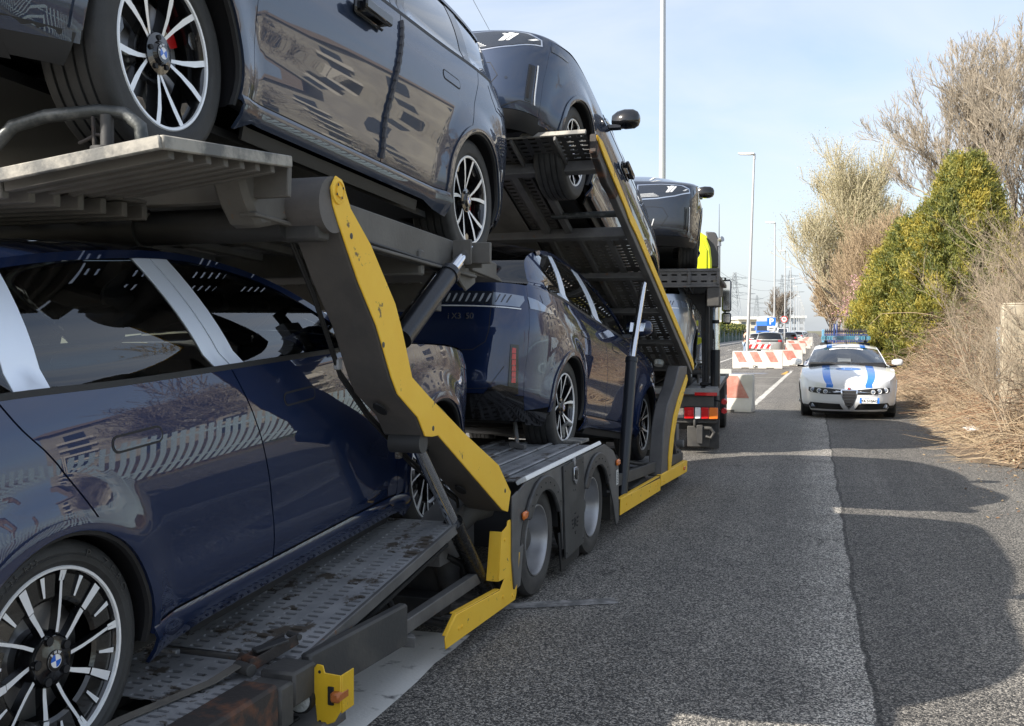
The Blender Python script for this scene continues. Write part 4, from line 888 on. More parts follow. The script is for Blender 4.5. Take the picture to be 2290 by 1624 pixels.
for sx in (1,-1):
    for k,(r_,dz) in enumerate(((.009,0),(.007,.022))):
        f=MB(); f.tube([(sx*1.04,3.60,2.10-dz),(sx*1.045,3.80,1.84-dz),(sx*1.045,4.02,1.50-dz),(sx*1.045,4.28,1.30-dz),(sx*1.045,4.75,1.02-dz),(sx*1.045,5.35,.74-dz),(sx*1.0,5.5,.60)],r_,7); T(f,'hydraulic_line',plast,bev=0)
        f=MB(); f.tube([(sx*1.14,3.5,2.13-.03*k),(sx*1.10,4.2,2.08-.03*k),(sx*1.09,5.1,2.02-.03*k),(sx*1.05,5.4,1.93)],r_,7); T(f,'brake_line',plast,bev=0)
    for (a_,b_) in ((4.0,1.56),(4.6,1.10),(5.1,.85)):
        f=MB(); f.box(*sorted((sx*1.035,sx*1.06)),a_-.02,a_+.02,b_-.05,b_+.0); T(f,'hose_clip',deckm)
# --- rear upper platform ---
an=-3.2; Ls=2.2
PA=lambda m: m.xf(slope(0,3.26,2.285,an))
for sx in (1,-1):
    x0,x1=(1.08,1.275) if sx>0 else (-1.275,-1.08)
    p=perforated(2,30,(x1-x0)/2,Ls/30,.05,.018,th=.006,skip=lambda i,j:(j%2==1) or i==(0 if sx>0 else 1)); PA(p); T(p,'platform_edge_plate',steel,bev=0,smooth=0)
    x0=.50 if sx>0 else -1.06
    p=perforated(5,44,.56/5,Ls/44,.05,.018,th=.006); p.v=[(a+x0,b,c-.02) for a,b,c in p.v]; PA(p); T(p,'platform_track_panel',steelu,bev=0,smooth=0)
    f=MB(); f.box(*sorted((sx*1.06,sx*1.08)),0,Ls,-.17,-.003); PA(f); T(f,'platform_side_beam',steelu,bev=.006)
    f=MB(); f.box(*sorted((sx*1.06,sx*1.13)),0,Ls,-.185,-.17); PA(f); T(f,'side_beam_flange',steelu)
    for yy in (0.0,2.05): 
        f=MB(); f.box(*sorted((sx*1.08,sx*1.262)),yy+.0,yy+.03,-.12,-.004); PA(f); T(f,'beam_gusset',steelu)
    for yy in (1.93,2.09):
        f=MB(); f.box(*sorted((sx*1.09,sx*1.20)),yy,yy+.015,-.14,-.004); PA(f); T(f,'cylinder_lug',steelu)
f=MB()
for i,yy in enumerate((.12,.48,.84,1.20,1.56,1.92,2.18)): f.box(-1.06,1.06,yy-.03,yy+.03,-.11,-.03)
PA(f); T(f,'cross_member',steelu)
f=MB()
for x in (-.45,-.15,.15,.45): f.box(x-.03,x+.03,0,Ls,-.15,-.112)
PA(f); T(f,'platform_stringer',steelu)
f=MB(); f.tube([(-1.1,3.52,2.10),(1.1,3.52,2.10)],.07,18); f.tube([(.30,3.52,2.10),(.42,3.52,2.10)],.085,18); T(f,'torsion_tube',mat('dark_torsion_tube',(.028,.027,.026),.6,bump=.2,bs=40),bev=0)
for sx in (1,-1):
    f=MB(); f.prism([(3.16,2.27),(3.30,2.28),(3.50,2.27),(3.50,2.10),(3.30,2.06),(3.22,2.15)],sx*.98,sx*1.12); T(f,'platform_bracket',steelu,bev=.02)
f=MB(); f.box(-1.15,.50,2.95,3.15,-.30,-.12); PA(f); T(f,'rear_wheel_pan_beam',steelu)
p=perforated(14,16,1.65/14,1.0/16,.07,.022,th=.008); p.v=[(a-1.15,b+2.15,c-.13) for a,b,c in p.v]; PA(p); T(p,'rear_wheel_pan',steelu,bev=0,smooth=0)
f=MB(); f.box(-1.1,1.1,2.22,2.60,-.16,-.05); f.box(-1.1,1.1,1.5,1.56,-.24,-.11); PA(f); T(f,'front_cross_box',steelu,bev=.01)
f=MB(); f.prism([(5.2,2.0),(6.4,1.9),(6.4,1.55),(5.6,1.6)],-1.27,-1.22); T(f,'far_side_plate',dsteel)
# front lip pieces of this platform
for sx in (1,-1):
    f=MB(); f.prism([(5.40,2.14),(5.88,1.99),(5.88,1.975),(5.40,2.02)],sx*.60,sx*1.12); T(f,'platform_nose_plate',steelu)
    f=MB(); f.prism([(5.2,2.13),(5.5,2.11),(5.5,1.95),(5.36,1.90),(5.2,1.99)],sx*1.085,sx*1.10); T(f,'nose_gusset',steelu,bev=.006)
    f=MB(); f.tube([(sx*1.0,5.70,2.05),(sx*1.0,5.72,2.11),(sx*1.0,5.76,2.12),(sx*1.0,5.79,2.08),(sx*1.0,5.78,2.02)],.012,8); T(f,'lashing_eye',deckm,bev=0)
# tail section with slats under the front car's nose wheel
for sx in (1,-1):
    Q=[(1.275,2.545,2.238),(.66,2.50,2.158),(.66,3.20,2.21),(1.275,3.255,2.288)]
    def bil(u,v): a,b,c,d=[Vector(q) for q in Q]; p=(a*(1-u)+b*u)*(1-v)+(d*(1-u)+c*u)*v; return Vector((sx*p.x,p.y,p.z))
    f=MB(); f.beam(bil(0,0),bil(1.0,0),.02,.042); T(f,'tail_edge_rail',galv,bev=.004)
    f=MB(); f.beam(bil(0,0),bil(0,1),.02,.042); T(f,'tail_side_rail',galv,bev=.004)
    f=MB(); f.add([bil(0,0)+Vector((0,0,.01)),bil(1,0)+Vector((0,0,.01)),bil(1,1)+Vector((0,0,.01)),bil(0,1)+Vector((0,0,.01))],[(0,1,2,3)]); f.add([bil(0,0)+Vector((0,0,.004)),bil(1,0)+Vector((0,0,.004)),bil(1,1)+Vector((0,0,.004)),bil(0,1)+Vector((0,0,.004))],[(3,2,1,0)]); T(f,'tail_tray',steelu,bev=0)
    for k in range(7):
        v=.10+.13*k; f=MB(); f.beam(bil(.03,v)-Vector((0,0,.02)),bil(1,v)-Vector((0,0,.02)),.03,.045); T(f,'tail_slat',steelu,bev=.003)
f=MB()
f.box(-.66,.66,2.48,3.24,2.16,2.175); T(f,'tail_centre_tray',steelu)
for k in range(7):
    f=MB(); yy=2.55+.11*k; f.box(-.66,.66,yy,yy+.03,2.10,2.155); T(f,'tail_slat',steelu,bev=.003)
for sx in (1,-1):
    f=MB(); f.tube([(sx*x,y,z) for x,y,z in ((.62,2.48,2.17),(.68,2.50,2.25),(.74,2.52,2.315),(.84,2.55,2.345),(1.0,2.60,2.36),(1.08,2.62,2.35),(1.13,2.63,2.31),(1.14,2.63,2.24))],.021,12); T(f,'wheel_stop_tube',mat('worn_dark_tube',(.05,.055,.055),.4,.5,bump=.4,bs=50,c2=(.14,.145,.14),vs=14,vth=(.5,.66)),bev=0)
    f=MB(); f.tube([(sx*1.03,2.60,2.345),(sx*1.03,2.60,2.235)],.020,12); f.tube([(sx*1.03,2.60,2.245),(sx*1.03,2.60,2.225)],.05,16); T(f,'stop_post',dsteel,bev=0)
    f=MB(); f.tube([(sx*.94,2.58,2.26),(sx*1.0,2.59,2.285),(sx*1.03,2.60,2.28)],.006,8); f.tube([(sx*.99,2.585,2.34),(sx*.995,2.585,2.24)],.006,8); T(f,'locking_pin',rusty,bev=0)
# --- steep middle upper platform ---
B0=(7.47,3.15); bang=-23.4; LB=4.72
PB=lambda m: m.xf(slope(0,B0[0],B0[1],bang))
for sx in (1,-1):
    def cutskip(i,j): return False
    # short top section, gap for the wheel, then the long perforated floor
    x0=.33 if sx>0 else -1.20
    p=perforated(9,7,.87/9,.40/7,.058,.020,th=.006); p.v=[(a+x0,b,c) for a,b,c in p.v]; PB(p); T(p,'platform_lip_panel',dsteel,bev=0,smooth=0)
    p=perforated(9,56,.87/9,3.25/56,.052,.018,th=.006,skip=lambda i,j:j%9==4); p.v=[(a+x0,b+1.45,c) for a,b,c in p.v]; PB(p); T(p,'platform_floor_panel',steelu,bev=0,smooth=0)
    p=perforated(3,18,.27/3,1.07/18,.052,.018,th=.006); p.v=[(a+(.33 if sx>0 else -.60),b+.40,c) for a,b,c in p.v]; PB(p); T(p,'platform_inner_panel',steelu,bev=0,smooth=0)
    f=MB(); f.box(*sorted((sx*1.20,sx*1.262)),.18,LB,-.10,-.005); PB(f); T(f,'deck_side_beam',mat('grey_deck_beam',(.08,.077,.075),.55,bump=.3,bs=60,c2=(.11,.104,.10),vs=4),bev=.006)
    yl=[(.06,.02),(.20,.055),(.34,.055),(1.3,.04),(1.42,.055),(LB-.1,.05),(LB,.02),(LB,-.05),(LB-.3,-.03),(1.5,-.035),(1.25,-.05),(1.1,-.03),(.3,-.02),(.1,.0)]
    f=MB(); f.prism(yl,sx*1.263,sx*1.277); PB(f); T(f,'deck_edge_plate',yellow,bev=.003)
    f=MB(); f.prism([(.08,.05),(.20,.05),(.85,-.02),(.80,-.10),(.50,-.14),(.12,-.09)],sx*1.205,sx*1.262); PB(f); T(f,'beam_end_gusset',rusty,bev=.008)
    f=MB(); f.box(*sorted((sx*.33,sx*1.20)),-.01,.012,-.008,.03); PB(f); T(f,'lip_edge_bar',galv,bev=.003)
    f=MB(); f.tube([(sx*.62,1.12,-.05),(sx*1.22,1.12,-.05)],.028,12); PB(f); T(f,'wheel_roller',mat('worn_dark_tube',(0,0,0)),bev=0)
    for x in (.46,.66): 
        f=MB(); f.box(*sorted((sx*x,sx*(x+.06))),.38,1.45,-.06,-.004); PB(f); T(f,'wheel_gap_rail',steel)
    for x in (.45,.72,.98):
        f=MB(); f.box(*sorted((sx*x,sx*(x+.05))),1.5,LB-.05,-.045,-.004); PB(f); T(f,'floor_stringer',steel)
    for xx in (.60,.95):
        f=MB(); f.box(*sorted((sx*xx,sx*(xx+.02))),.0,.38,-.045,-.004); PB(f); T(f,'lip_rib',steel)
for yy in (.38,1.45,2.25,3.05,3.85,4.6):
    f=MB(); f.box(-1.20,1.20,yy-.035,yy+.035,-.10,-.046 if yy>1.6 else -.006); PB(f); T(f,'deck_cross_beam',steel,bev=.006)
f=MB(); f.box(-.33,.33,0,LB,-.03,-.02); PB(f); T(f,'centre_tray',steelu)
f=MB(); f.lathe([(4.30,0),(4.30,.055),(4.33,.06),(4.36,.06)],20,'y',(.35,0,-.02)); 
f=MB(); f.lathe([(-.14,0),(-.14,.05),(-.10,.06),(-.08,.05)],20,'z',(.95,4.35,0)); PB(f); T(f,'underside_work_lamp',mat('clear_lamp_glass',(0,0,0)),bev=0)
# --- front arm and yellow side rail ---
fa=[(11.70,1.27),(11.66,1.16),(11.38,1.0),(11.1,.86),(10.98,.78),(10.78,.60),(10.45,.26),(10.05,.245),(9.80,.26),(9.93,.60),(10.0,.80),(10.1,.92),(10.6,1.10),(10.95,1.25),(11.2,1.33)]
for sx in (1,-1):
    k=lambda a: (a,)
    f=MB(); f.prism([(10.98,1.30),(11.45,1.29),(11.40,1.14),(11.05,.93),(10.78,.77),(10.62,.60),(10.45,.25),(10.0,.25),(10.17,.72),(10.35,.93),(10.75,1.12)],sx*1.13,sx*1.262,0,mo=0); T(f,'front_support_arm',[mat('grey_deck_beam',(0,0,0))],bev=.01)
    f=MB(); f.prism([(11.36,1.20),(11.42,1.14),(11.07,.93),(10.80,.77),(10.64,.60),(10.46,.25),(10.36,.255),(10.36,.40),(10.44,.58),(10.62,.80),(10.90,.98)],sx*1.2625,sx*1.276); T(f,'support_arm_face',yellow,bev=.003)
    f=MB(); f.box(*sorted((sx*1.16,sx*1.23)),10.148,10.155,.38,.56); T(f,'arm_slot',inner,bev=.0)
    for xx in (.28,.30): 
        f=MB(); f.box(*sorted((sx*1.15,sx*1.245)),10.03,10.04,xx-.003,xx+.003); T(f,'weld_seam',dsteel,bev=0)
    for (ya,yb__,dz) in ((8.27,9.92,0),(9.93,11.38,0)):
        f=MB(); z0=.165+(ya-8.27)*-.012; f.prism([(ya,.16),(yb__,.125 if ya<9 else .12),(yb__+.02 if ya>9 else yb__-.01,.245),(ya+.03,.295 if ya<9 else .27)],sx*1.268,sx*1.278); T(f,'yellow_side_rail',yellow,bev=.003)
        f=MB(); f.beam((sx*1.25,ya+.03,.29 if ya<9 else .268),(sx*1.25,yb__,.262 if ya<9 else .245),.04,.008); T(f,'side_rail_flange',yellow)
    for yy,zz in ((8.5,.22),(9.4,.20),(9.7,.205),(9.76,.22),(10.05,.2),(10.12,.19)):
        f=MB(); f.lathe([(sx*1.277,.012),(sx*1.283,.009),(sx*1.283,0)],8,'x',(0,yy,zz)); T(f,'rail_bolt',yellow,bev=0)
    f=MB(); f.box(*sorted((sx*1.279,sx*1.292)),11.15,11.23,.165,.205); T(f,'side_marker_lamp',orl,bev=.006)
    # front lower deck around the second car's front wheels
    a=.45 if sx>0 else -1.20
    p=perforated(7,28,.75/7,1.6/28,.055,.02,th=.01); p.xf(slope(a,10.0,.335,-2)); T(p,'front_well_panel',deckm,bev=0,smooth=0)
    p=perforated(7,40,.75/7,2.4/40,.055,.02,th=.01); p.xf(slope(a,7.6,.76,-9.5)); T(p,'sloping_deck_panel',deckm,bev=0,smooth=0)
    f=MB(); f.beam((sx*1.18,8.4,.42),(sx*1.18,11.5,.27),.06,.10); f.beam((sx*1.05,8.3,.50),(sx*.95,9.6,.33),.16,.03); T(f,'well_side_frame',dsteel)
    f=MB(); f.tube([(sx*.92,7.82,.83),(sx*.92,7.82,.92),(sx*.95,7.84,.95),(sx*.98,7.86,.93)],.018,10); f.box(*sorted((sx*.86,sx*1.1)),7.7,7.95,.80,.825); T(f,'wheel_chock_bracket',galv,bev=.003)
    f=MB(); f.beam((sx*.72,7.25,1.0),(sx*.76,7.20,.80),.03,.02); f.beam((sx*.70,7.2,.84),(sx*.82,7.2,.82),.05,.04); T(f,'lashing_hook',steel)
    f=MB(); f.tube([(sx*1.05,11.0,.95),(sx*1.15,11.25,.30)],.05,14); T(f,'support_strut',blackcyl,bev=0)
    f=MB(); f.prism([(9.3,.08),(9.3,.24),(9.9,.26),(9.9,.08)],sx*.55,sx*1.15); T(f,'air_tank_box',dsteel,bev=.02)
    f=MB(); f.tube([(sx*1.02,8.45,.22),(sx*1.02,9.2,.20)],.11,20); T(f,'air_tank',plast,bev=0)
f=MB(); f.box(-.4,.4,8.5,11.9,.18,.33); f.box(-1.2,1.2,8.25,8.35,.12,.35); f.box(-1.2,1.2,11.3,11.45,.14,.36); T(f,'well_chassis',dsteel)
f=MB(); f.box(-.14,.14,11.4,13.6,.34,.50); f.box(-.35,.35,11.4,12.0,.30,.52); T(f,'drawbar',dsteel)
f=MB(); f.box(1.02,1.12,11.62,11.75,.02,.62); f.box(.98,1.16,11.5,11.72,-.0+.02,.30); f.tube([(1.07,11.66,.40),(1.19,11.66,.40)],.045,14); T(f,'parking_leg',steel,bev=.006)
# ---------- the lorry that pulls the trailer ----------
tk=bpy.data.objects.new('transporter_lorry',None); col.objects.link(tk); tk.matrix_world=TK
tag(tk,'transporter lorry with fluorescent yellow cab and black decks, seen from behind','lorry')
def K(m,name,mats,bev=.004,**k): return build(m,name,mats if isinstance(mats,list) else [mats],tk,bev=bev,**k)
f=MB(); f.box(-1.27,1.27,0,5.0,.845,.90); K(f,'lower_deck',dsteel)
for i in range(11):
    x=-1.17+.234*i; f=MB(); f.box(x-.085,x+.085,.02,3.6,.901,.915); K(f,'deck_plank',mat('light_worn_deck',(.16,.165,.17),.45,.3,bump=.3,bs=40,c2=(.34,.34,.34),vs=4,vth=(.35,.7)),bev=.004)
f=MB(); f.box(-1.275,1.275,-.02,0,.80,.90); K(f,'deck_edge_board',mat('light_worn_deck',(0,0,0)))
f=MB(); f.box(.95,1.25,-.026,-.021,.80,.845); K(f,'red_reflector_strip',redl,bev=.002)
f=MB(); f.box(.2,.95,-.03,-.021,.80,.82); K(f,'rusty_edge',rusty,bev=.002)
f=MB(); f.box(-1.2,1.2,.02,.10,.62,.80); f.box(-1.2,1.25,.02,.12,.42,.48); K(f,'rear_frame',dsteel,bev=.01)
for sx in (1,-1):
    b=lambda a,c,*r: (min(sx*a,sx*c),max(sx*a,sx*c))+r
    f=MB(); f.box(*b(.80,1.272,-.02,.02,.475,.65)); h=K(f,'rear_lamp_cluster',plast,bev=.008)
    for x0,x1,mm in ((.81,.94,redl),(.955,1.03,whl),(1.04,1.14,redl),(1.145,1.262,orl)):
        f=MB(); f.box(*b(x0,x1,-.035,-.02,.487,.64)); build(f,'lamp_lens',[mm],h,bev=.008)
    f=MB(); f.box(*b(.86,.91,-.037,-.034,.53,.60)); build(f,'lamp_reflector',[mat('bright_red',(.7,.03,.03),.2,coat=1)],h,bev=.004)
    f=MB(); f.box(*b(.90,1.275,.14,.155,.07,.47)); K(f,'mudflap',mat('black_rubber_flap',(0,0,0)),bev=.01)
    f=MB(); f.lathe([(sx*.95,.0),(sx*.95,.43),(sx*1.24,.43),(sx*1.24,.25)],40,'x',(0,.9,.43)); K(f,'rear_wheel',[rubber],bev=.02)
    f=MB(); f.lathe([(sx*.97,.0),(sx*.97,.42),(sx*1.0,.46),(sx*1.23,.46),(sx*1.25,.43),(sx*1.25,.29),(sx*1.20,.27)],48,'x',(0,4.15,.46)); w_=K(f,'front_wheel',[rubber],bev=0,smooth=40)
    f=MB(); f.lathe([(sx*1.20,.275),(sx*1.24,.28),(sx*1.235,.26),(sx*1.15,.24),(sx*1.13,.12),(sx*1.26,.10),(sx*1.27,0)],36,'x',(0,4.15,.46)); build(f,'rim',[alloy],w_)
    for z in (.705,.58):
        f=MB(); f.lathe([(.16,0),(.16,.035),(.185,.045),(.20,.035),(.205,0)],16,'y',(sx*1.335,.05,z)); s_=K(f,'stalk_marker_lamp',redl,bev=0)
        f=MB(); f.tube([(sx*1.2,.27,z+.02),(sx*1.335,.26,z)],.012,8); build(f,'lamp_stalk',[plast],s_)
    # upper deck posts
    f=MB(); f.tube([(sx*1.21,.32,.9),(sx*1.21,.32,1.42)],.065,18); p_=K(f,'deck_lift_cylinder',blackcyl,bev=0)
    f=MB(); f.tube([(sx*1.21,.32,1.42),(sx*1.21,.32,2.22)],.043,18); f.tube([(sx*1.21,.32,1.78),(sx*1.21,.32,1.83)],.052,18,1); build(f,'lift_rod',[chrome,plast],p_)
    f=MB(); f.box(*b(1.06,1.12,.40,.50,.9,2.25)); f.box(*b(.98,1.05,3.5,3.62,.9,2.3)); K(f,'deck_post',dsteel,bev=.01)
    f=MB(); f.prism([(.66,2.20),(1.10,2.20),(1.10,.9),(1.02,.9),(1.0,1.9),(.90,2.05),(.66,2.12)] if sx>0 else [(-.66,2.20),(-1.10,2.20),(-1.10,.9),(-1.02,.9),(-1.0,1.9),(-.90,2.05),(-.66,2.12)],.52,.60,axis='y'); K(f,'portal_frame',steel,bev=.01)
    for (x0,x1,y0,z0,z1) in ((.80,.94,.9,1.75,1.83),(.85,.96,.9,1.62,1.65),(1.02,1.09,.7,1.12,1.42)):
        f=MB(); f.box(*b(x0,x1,y0,y0+.03,z0,z1)); K(f,'yellow_bracket',mat('bracket_yellow',(.62,.62,.04),.4),bev=.006)
    f=MB(); f.prism([(.72,1.60),(.98,1.585),(1.02,1.52),(.92,1.47),(.86,1.42),(.76,1.44),(.72,1.5)] if sx>0 else [(-.72,1.60),(-.98,1.585),(-1.02,1.52),(-.92,1.47),(-.86,1.42),(-.76,1.44),(-.72,1.5)],.85,.90,axis='y'); K(f,'yellow_hinge_plate',mat('bracket_yellow',(0,0,0)),bev=.006)
    f=MB(); f.beam((sx*.80,.9,1.40),(sx*1.0,.95,1.0),.05,.05); f.tube([(sx*.5,.8,1.20),(sx*1.05,.8,1.20)],.018,8); f.tube([(sx*.7,.8,1.08),(sx*1.0,.8,1.08)],.03,8); f.tube([(sx*.95,.8,1.08),(sx*.95,.8,.93)],.02,8); f.tube([(sx*.85,.8,1.08),(sx*.85,.8,.93)],.02,8); K(f,'brace_rods',steel,bev=0)
    # door mirror on its arm
    f=MB(); f.box(*b(1.14,1.31,4.72,4.82,2.02,2.60)); f.box(*b(1.14,1.31,4.72,4.84,1.80,2.01)); mh=K(f,'mirror_housing',plast,bev=.03)
    f=MB(); f.box(*b(1.16,1.29,4.712,4.719,2.05,2.57)); build(f,'mirror_glass',[chrome],mh,bev=.01)
    f=MB(); f.box(*b(1.16,1.29,4.712,4.719,1.83,1.98)); build(f,'mirror_glass',[chrome],mh,bev=.01)
    f=MB(); f.tube([(sx*1.05,4.8,2.63),(sx*1.2,4.77,2.63),(sx*1.2,4.77,2.0)],.018,8); build(f,'mirror_arm',[plast],mh)
# floor panels and cross rails of the upper deck, slots in its rear edge
f=MB(); f.box(-1.26,1.26,-.45,3.6,2.40,2.455); K(f,'upper_deck',dsteel)
p=perforated(20,2,2.56/20,.17/2,.075,.022,th=.02); p.v=[(a-1.28,-.50-c,2.285+b) for a,b,c in p.v]; K(p,'upper_deck_edge',steel,bev=0,smooth=0)
f=MB(); f.box(-1.29,1.29,-.52,-.40,2.455,2.495); f.box(-1.29,1.29,-.51,-.42,2.25,2.283); K(f,'upper_deck_flange',steel,bev=.006)
for x in (-1.27,-.9,-.3,.3,.9,1.27): 
    f=MB(); f.box(x-.02,x+.02,-.518,-.4,2.284,2.454); K(f,'edge_stiffener',steel)
f=MB(); f.box(1.13,1.29,-.5,.2,2.0,2.25); f.box(-1.29,-1.13,-.5,.2,2.0,2.25); K(f,'deck_corner_box',dsteel,bev=.01)
for x in (-1.15,1.15): 
    f=MB(); f.box(x-.05,x+.05,-.4,3.6,2.25,2.40); K(f,'deck_longitudinal',dsteel)
# nose stand of the top deck, cab and rear wall
f=MB(); f.box(-1.1,1.1,3.7,3.8,.9,2.5); K(f,'bulkhead',dsteel)
for i in range(5):
    f=MB(); x=-.9+.45*i; f.box(x-.16,x+.16,3.66,3.699,1.2,2.3); K(f,'bulkhead_panel',plast,bev=.01)
f=MB(); prof=[(-.98,.85),(-.98,2.9),(-.95,3.15),(-.86,3.36),(-.70,3.47),(.70,3.47),(.86,3.36),(.95,3.15),(.98,2.9),(.98,.85)]
f.prism(prof,4.25,4.6,axis='y'); pr2=[(x*1.10,z-.03) for x,z in prof]; f.prism(pr2,4.6,5.6,axis='y'); cb=K(f,'cab',fluo,bev=.03,smooth=50)
f=MB(); f.prism([(.60,2.75),(.90,2.75),(.90,3.10),(.82,3.25),(.62,3.30)],4.225,4.248,axis='y'); build(f,'cab_rear_panel',[fluo],cb,bev=.01)
for sx in (1,-1):
    f=MB(); f.prism([(sx*.90,2.8),(sx*1.09,2.8),(sx*1.09,3.3),(sx*1.04,3.42),(sx*.86,3.44),(sx*.92,3.2)],4.4,4.8,axis='y'); build(f,'side_deflector',[mat('dark_grey_plastic',(.06,.06,.065),.5)],cb,bev=.02)
    f=MB(); f.tube([(sx*1.09,4.45,2.5),(sx*1.09,4.45,3.18)],.035,12); f.tube([(sx*1.09,4.45,3.18),(sx*1.09,4.45,3.28),(sx*1.16,4.4,3.30)],.05,12); K(f,'exhaust_stack',alloy,bev=0)
f=MB(); f.tube([(1.09,4.7,3.2),(1.09,4.7,3.95)],[.008,.003],6); K(f,'aerial',plast,bev=0)
f=MB(); f.box(-1.08,1.08,4.8,5.6,.5,.85); f.box(-.45,.45,0,5.5,.45,.62); f.box(-1.15,1.15,.4,.5,.3,.4); K(f,'lorry_chassis',dsteel,bev=.01)
f=MB(); f.box(.85,1.15,.02,.12,.10,.38); f.box(.98,1.06,-.06,.02,.15,.40); f.tube([(1.08,-.02,.36),(1.17,-.02,.36),(1.21,-.02,.30),(1.17,-.02,.23),(1.10,-.02,.25)],.022,10); f.tube([(.95,0,.38),(.95,0,.48)],.02,8); K(f,'tow_hook_bracket',dsteel,bev=.008)
# a ratchet left on the lower deck
rt2=empty('spare_ratchet',(0,0,0),label='small black ratchet lying on the light worn deck of the lorry',cat='ratchet'); rt2.matrix_world=TK
f=MB(); f.box(1.0,1.12,.30,.38,.916,.965); build(f,'ratchet_body',[plast],rt2,bev=.012)
f=MB(); f.tube([(1.12,.34,.94),(1.22,.36,.945)],.018,8); f.tube([(1.22,.32,.945),(1.22,.40,.945)],.012,8); build(f,'ratchet_handle',[plast],rt2,bev=0)
# ---------- ground, markings ----------
def at(px,py,z):
    """world point seen at reference position (px,py), z metres in front of the camera"""
    cp=cos(PITCH); sp=sin(PITCH); fw=Vector((-sin(YAW)*cp,cos(YAW)*cp,-sp)); rt_=Vector((cos(YAW),sin(YAW),0)); u=rt_.cross(fw)
    return Vector((0,0,HCAM))+(fw+rt_*((px-1145)/FPX)-u*((py-812)/FPX))*z
def asphalt():
    m=bpy.data.materials.new('asphalt'); m.use_nodes=True; n=m.node_tree.nodes; l=m.node_tree.links; b=n['Principled BSDF']
    g=n.new('ShaderNodeNewGeometry'); sx=n.new('ShaderNodeSeparateXYZ'); l.new(g.outputs['Position'],sx.inputs[0])
    def noise(s,d=4,r=.6): z=n.new('ShaderNodeTexNoise'); z.inputs['Scale'].default_value=s; z.inputs['Detail'].default_value=d; z.inputs['Roughness'].default_value=r; l.new(g.outputs['Position'],z.inputs['Vector']); return z
    def math_(op,a,b_,cl=False):
        k=n.new('ShaderNodeMath'); k.operation=op; k.use_clamp=cl
        for i,v in enumerate((a,b_)):
            if isinstance(v,(int,float)): k.inputs[i].default_value=v
            else: l.new(v,k.inputs[i])
        return k.outputs[0]
    def ramp(s,p0,p1,c0,c1):
        r=n.new('ShaderNodeValToRGB'); r.color_ramp.elements[0].position=p0; r.color_ramp.elements[1].position=p1; r.color_ramp.elements[0].color=(*c0,1); r.color_ramp.elements[1].color=(*c1,1); l.new(s,r.inputs[0]); return r.outputs[0]
    def mixc(f,a,b_,mode='MIX'):
        k=n.new('ShaderNodeMix'); k.data_type='RGBA'; k.blend_type=mode
        if isinstance(f,(int,float)): k.inputs['Factor'].default_value=f
        else: l.new(f,k.inputs['Factor'])
        for nm,v in (('A',a),('B',b_)):
            if isinstance(v,tuple): k.inputs[nm].default_value=(*v,1)
            else: l.new(v,k.inputs[nm])
        return k.outputs['Result']
    v=n.new('ShaderNodeTexVoronoi'); v.inputs['Scale'].default_value=125; v.inputs['Randomness'].default_value=1; l.new(g.outputs['Position'],v.inputs['Vector'])
    sv=n.new('ShaderNodeSeparateColor'); l.new(v.outputs['Color'],sv.inputs[0])
    v2=n.new('ShaderNodeTexVoronoi'); v2.inputs['Scale'].default_value=210; l.new(g.outputs['Position'],v2.inputs['Vector']); sv2=n.new('ShaderNodeSeparateColor'); l.new(v2.outputs['Color'],sv2.inputs[0])
    stones=ramp(sv.outputs[0],.35,1.0,(.36,.36,.37),(3.3,3.15,2.9)); st2=ramp(sv2.outputs[0],.2,1.0,(.5,.5,.5),(1.6,1.6,1.6))
    big=noise(.35,5); mid=noise(2.3,6); fine=noise(14,5)
    wob=noise(1.1,4); xo=math_('ADD',sx.outputs[0],math_('MULTIPLY',math_('SUBTRACT',wob.outputs[0],.5),.14))
    seam=math_('MULTIPLY',math_('SUBTRACT',xo,.275),60,False)
    sr=n.new('ShaderNodeMapRange'); sr.inputs['From Min'].default_value=-.5; sr.inputs['From Max'].default_value=.5; l.new(seam,sr.inputs['Value'])
    base=mixc(sr.outputs[0],(.120,.118,.115),(.092,.090,.088))
    base=mixc(math_('MULTIPLY',ramp(mid.outputs[0],.35,.75,(0,0,0),(1,1,1)),.35),base,(.14,.135,.128))
    base=mixc(math_('MULTIPLY',ramp(big.outputs[0],.4,.7,(0,0,0),(1,1,1)),.35),base,(.05,.05,.051))
    mpv=n.new('ShaderNodeMapping'); mpv.inputs['Scale'].default_value=(1.6,.06,1); l.new(g.outputs['Position'],mpv.inputs['Vector']); tr_=noise(1.0,5); l.new(mpv.outputs[0],tr_.inputs['Vector'])
    base=mixc(1.0,base,ramp(tr_.outputs[0],.35,.68,(.80,.80,.80),(1.22,1.21,1.19)),'MULTIPLY')
    # worn pale border left of the seam, dark tar line on it
    wl=n.new('ShaderNodeMapRange'); wl.inputs['From Min'].default_value=-.36; wl.inputs['From Max'].default_value=.26; wl.interpolation_type='SMOOTHSTEP'; l.new(xo,wl.inputs['Value'])
    wm=math_('MULTIPLY',math_('MULTIPLY',wl.outputs[0],math_('SUBTRACT',1.0,sr.outputs[0])),ramp(noise(1.7,4).outputs[0],.35,.62,(.35,.35,.35),(1,1,1)))
    base=mixc(wm,base,(.235,.23,.22))
    dk=n.new('ShaderNodeMath'); dk.operation='COMPARE'; dk.inputs[1].default_value=.288; dk.inputs[2].default_value=.014; l.new(xo,dk.inputs[0])
    base=mixc(math_('MULTIPLY',dk.outputs[0],.6),base,(.018,.018,.018))
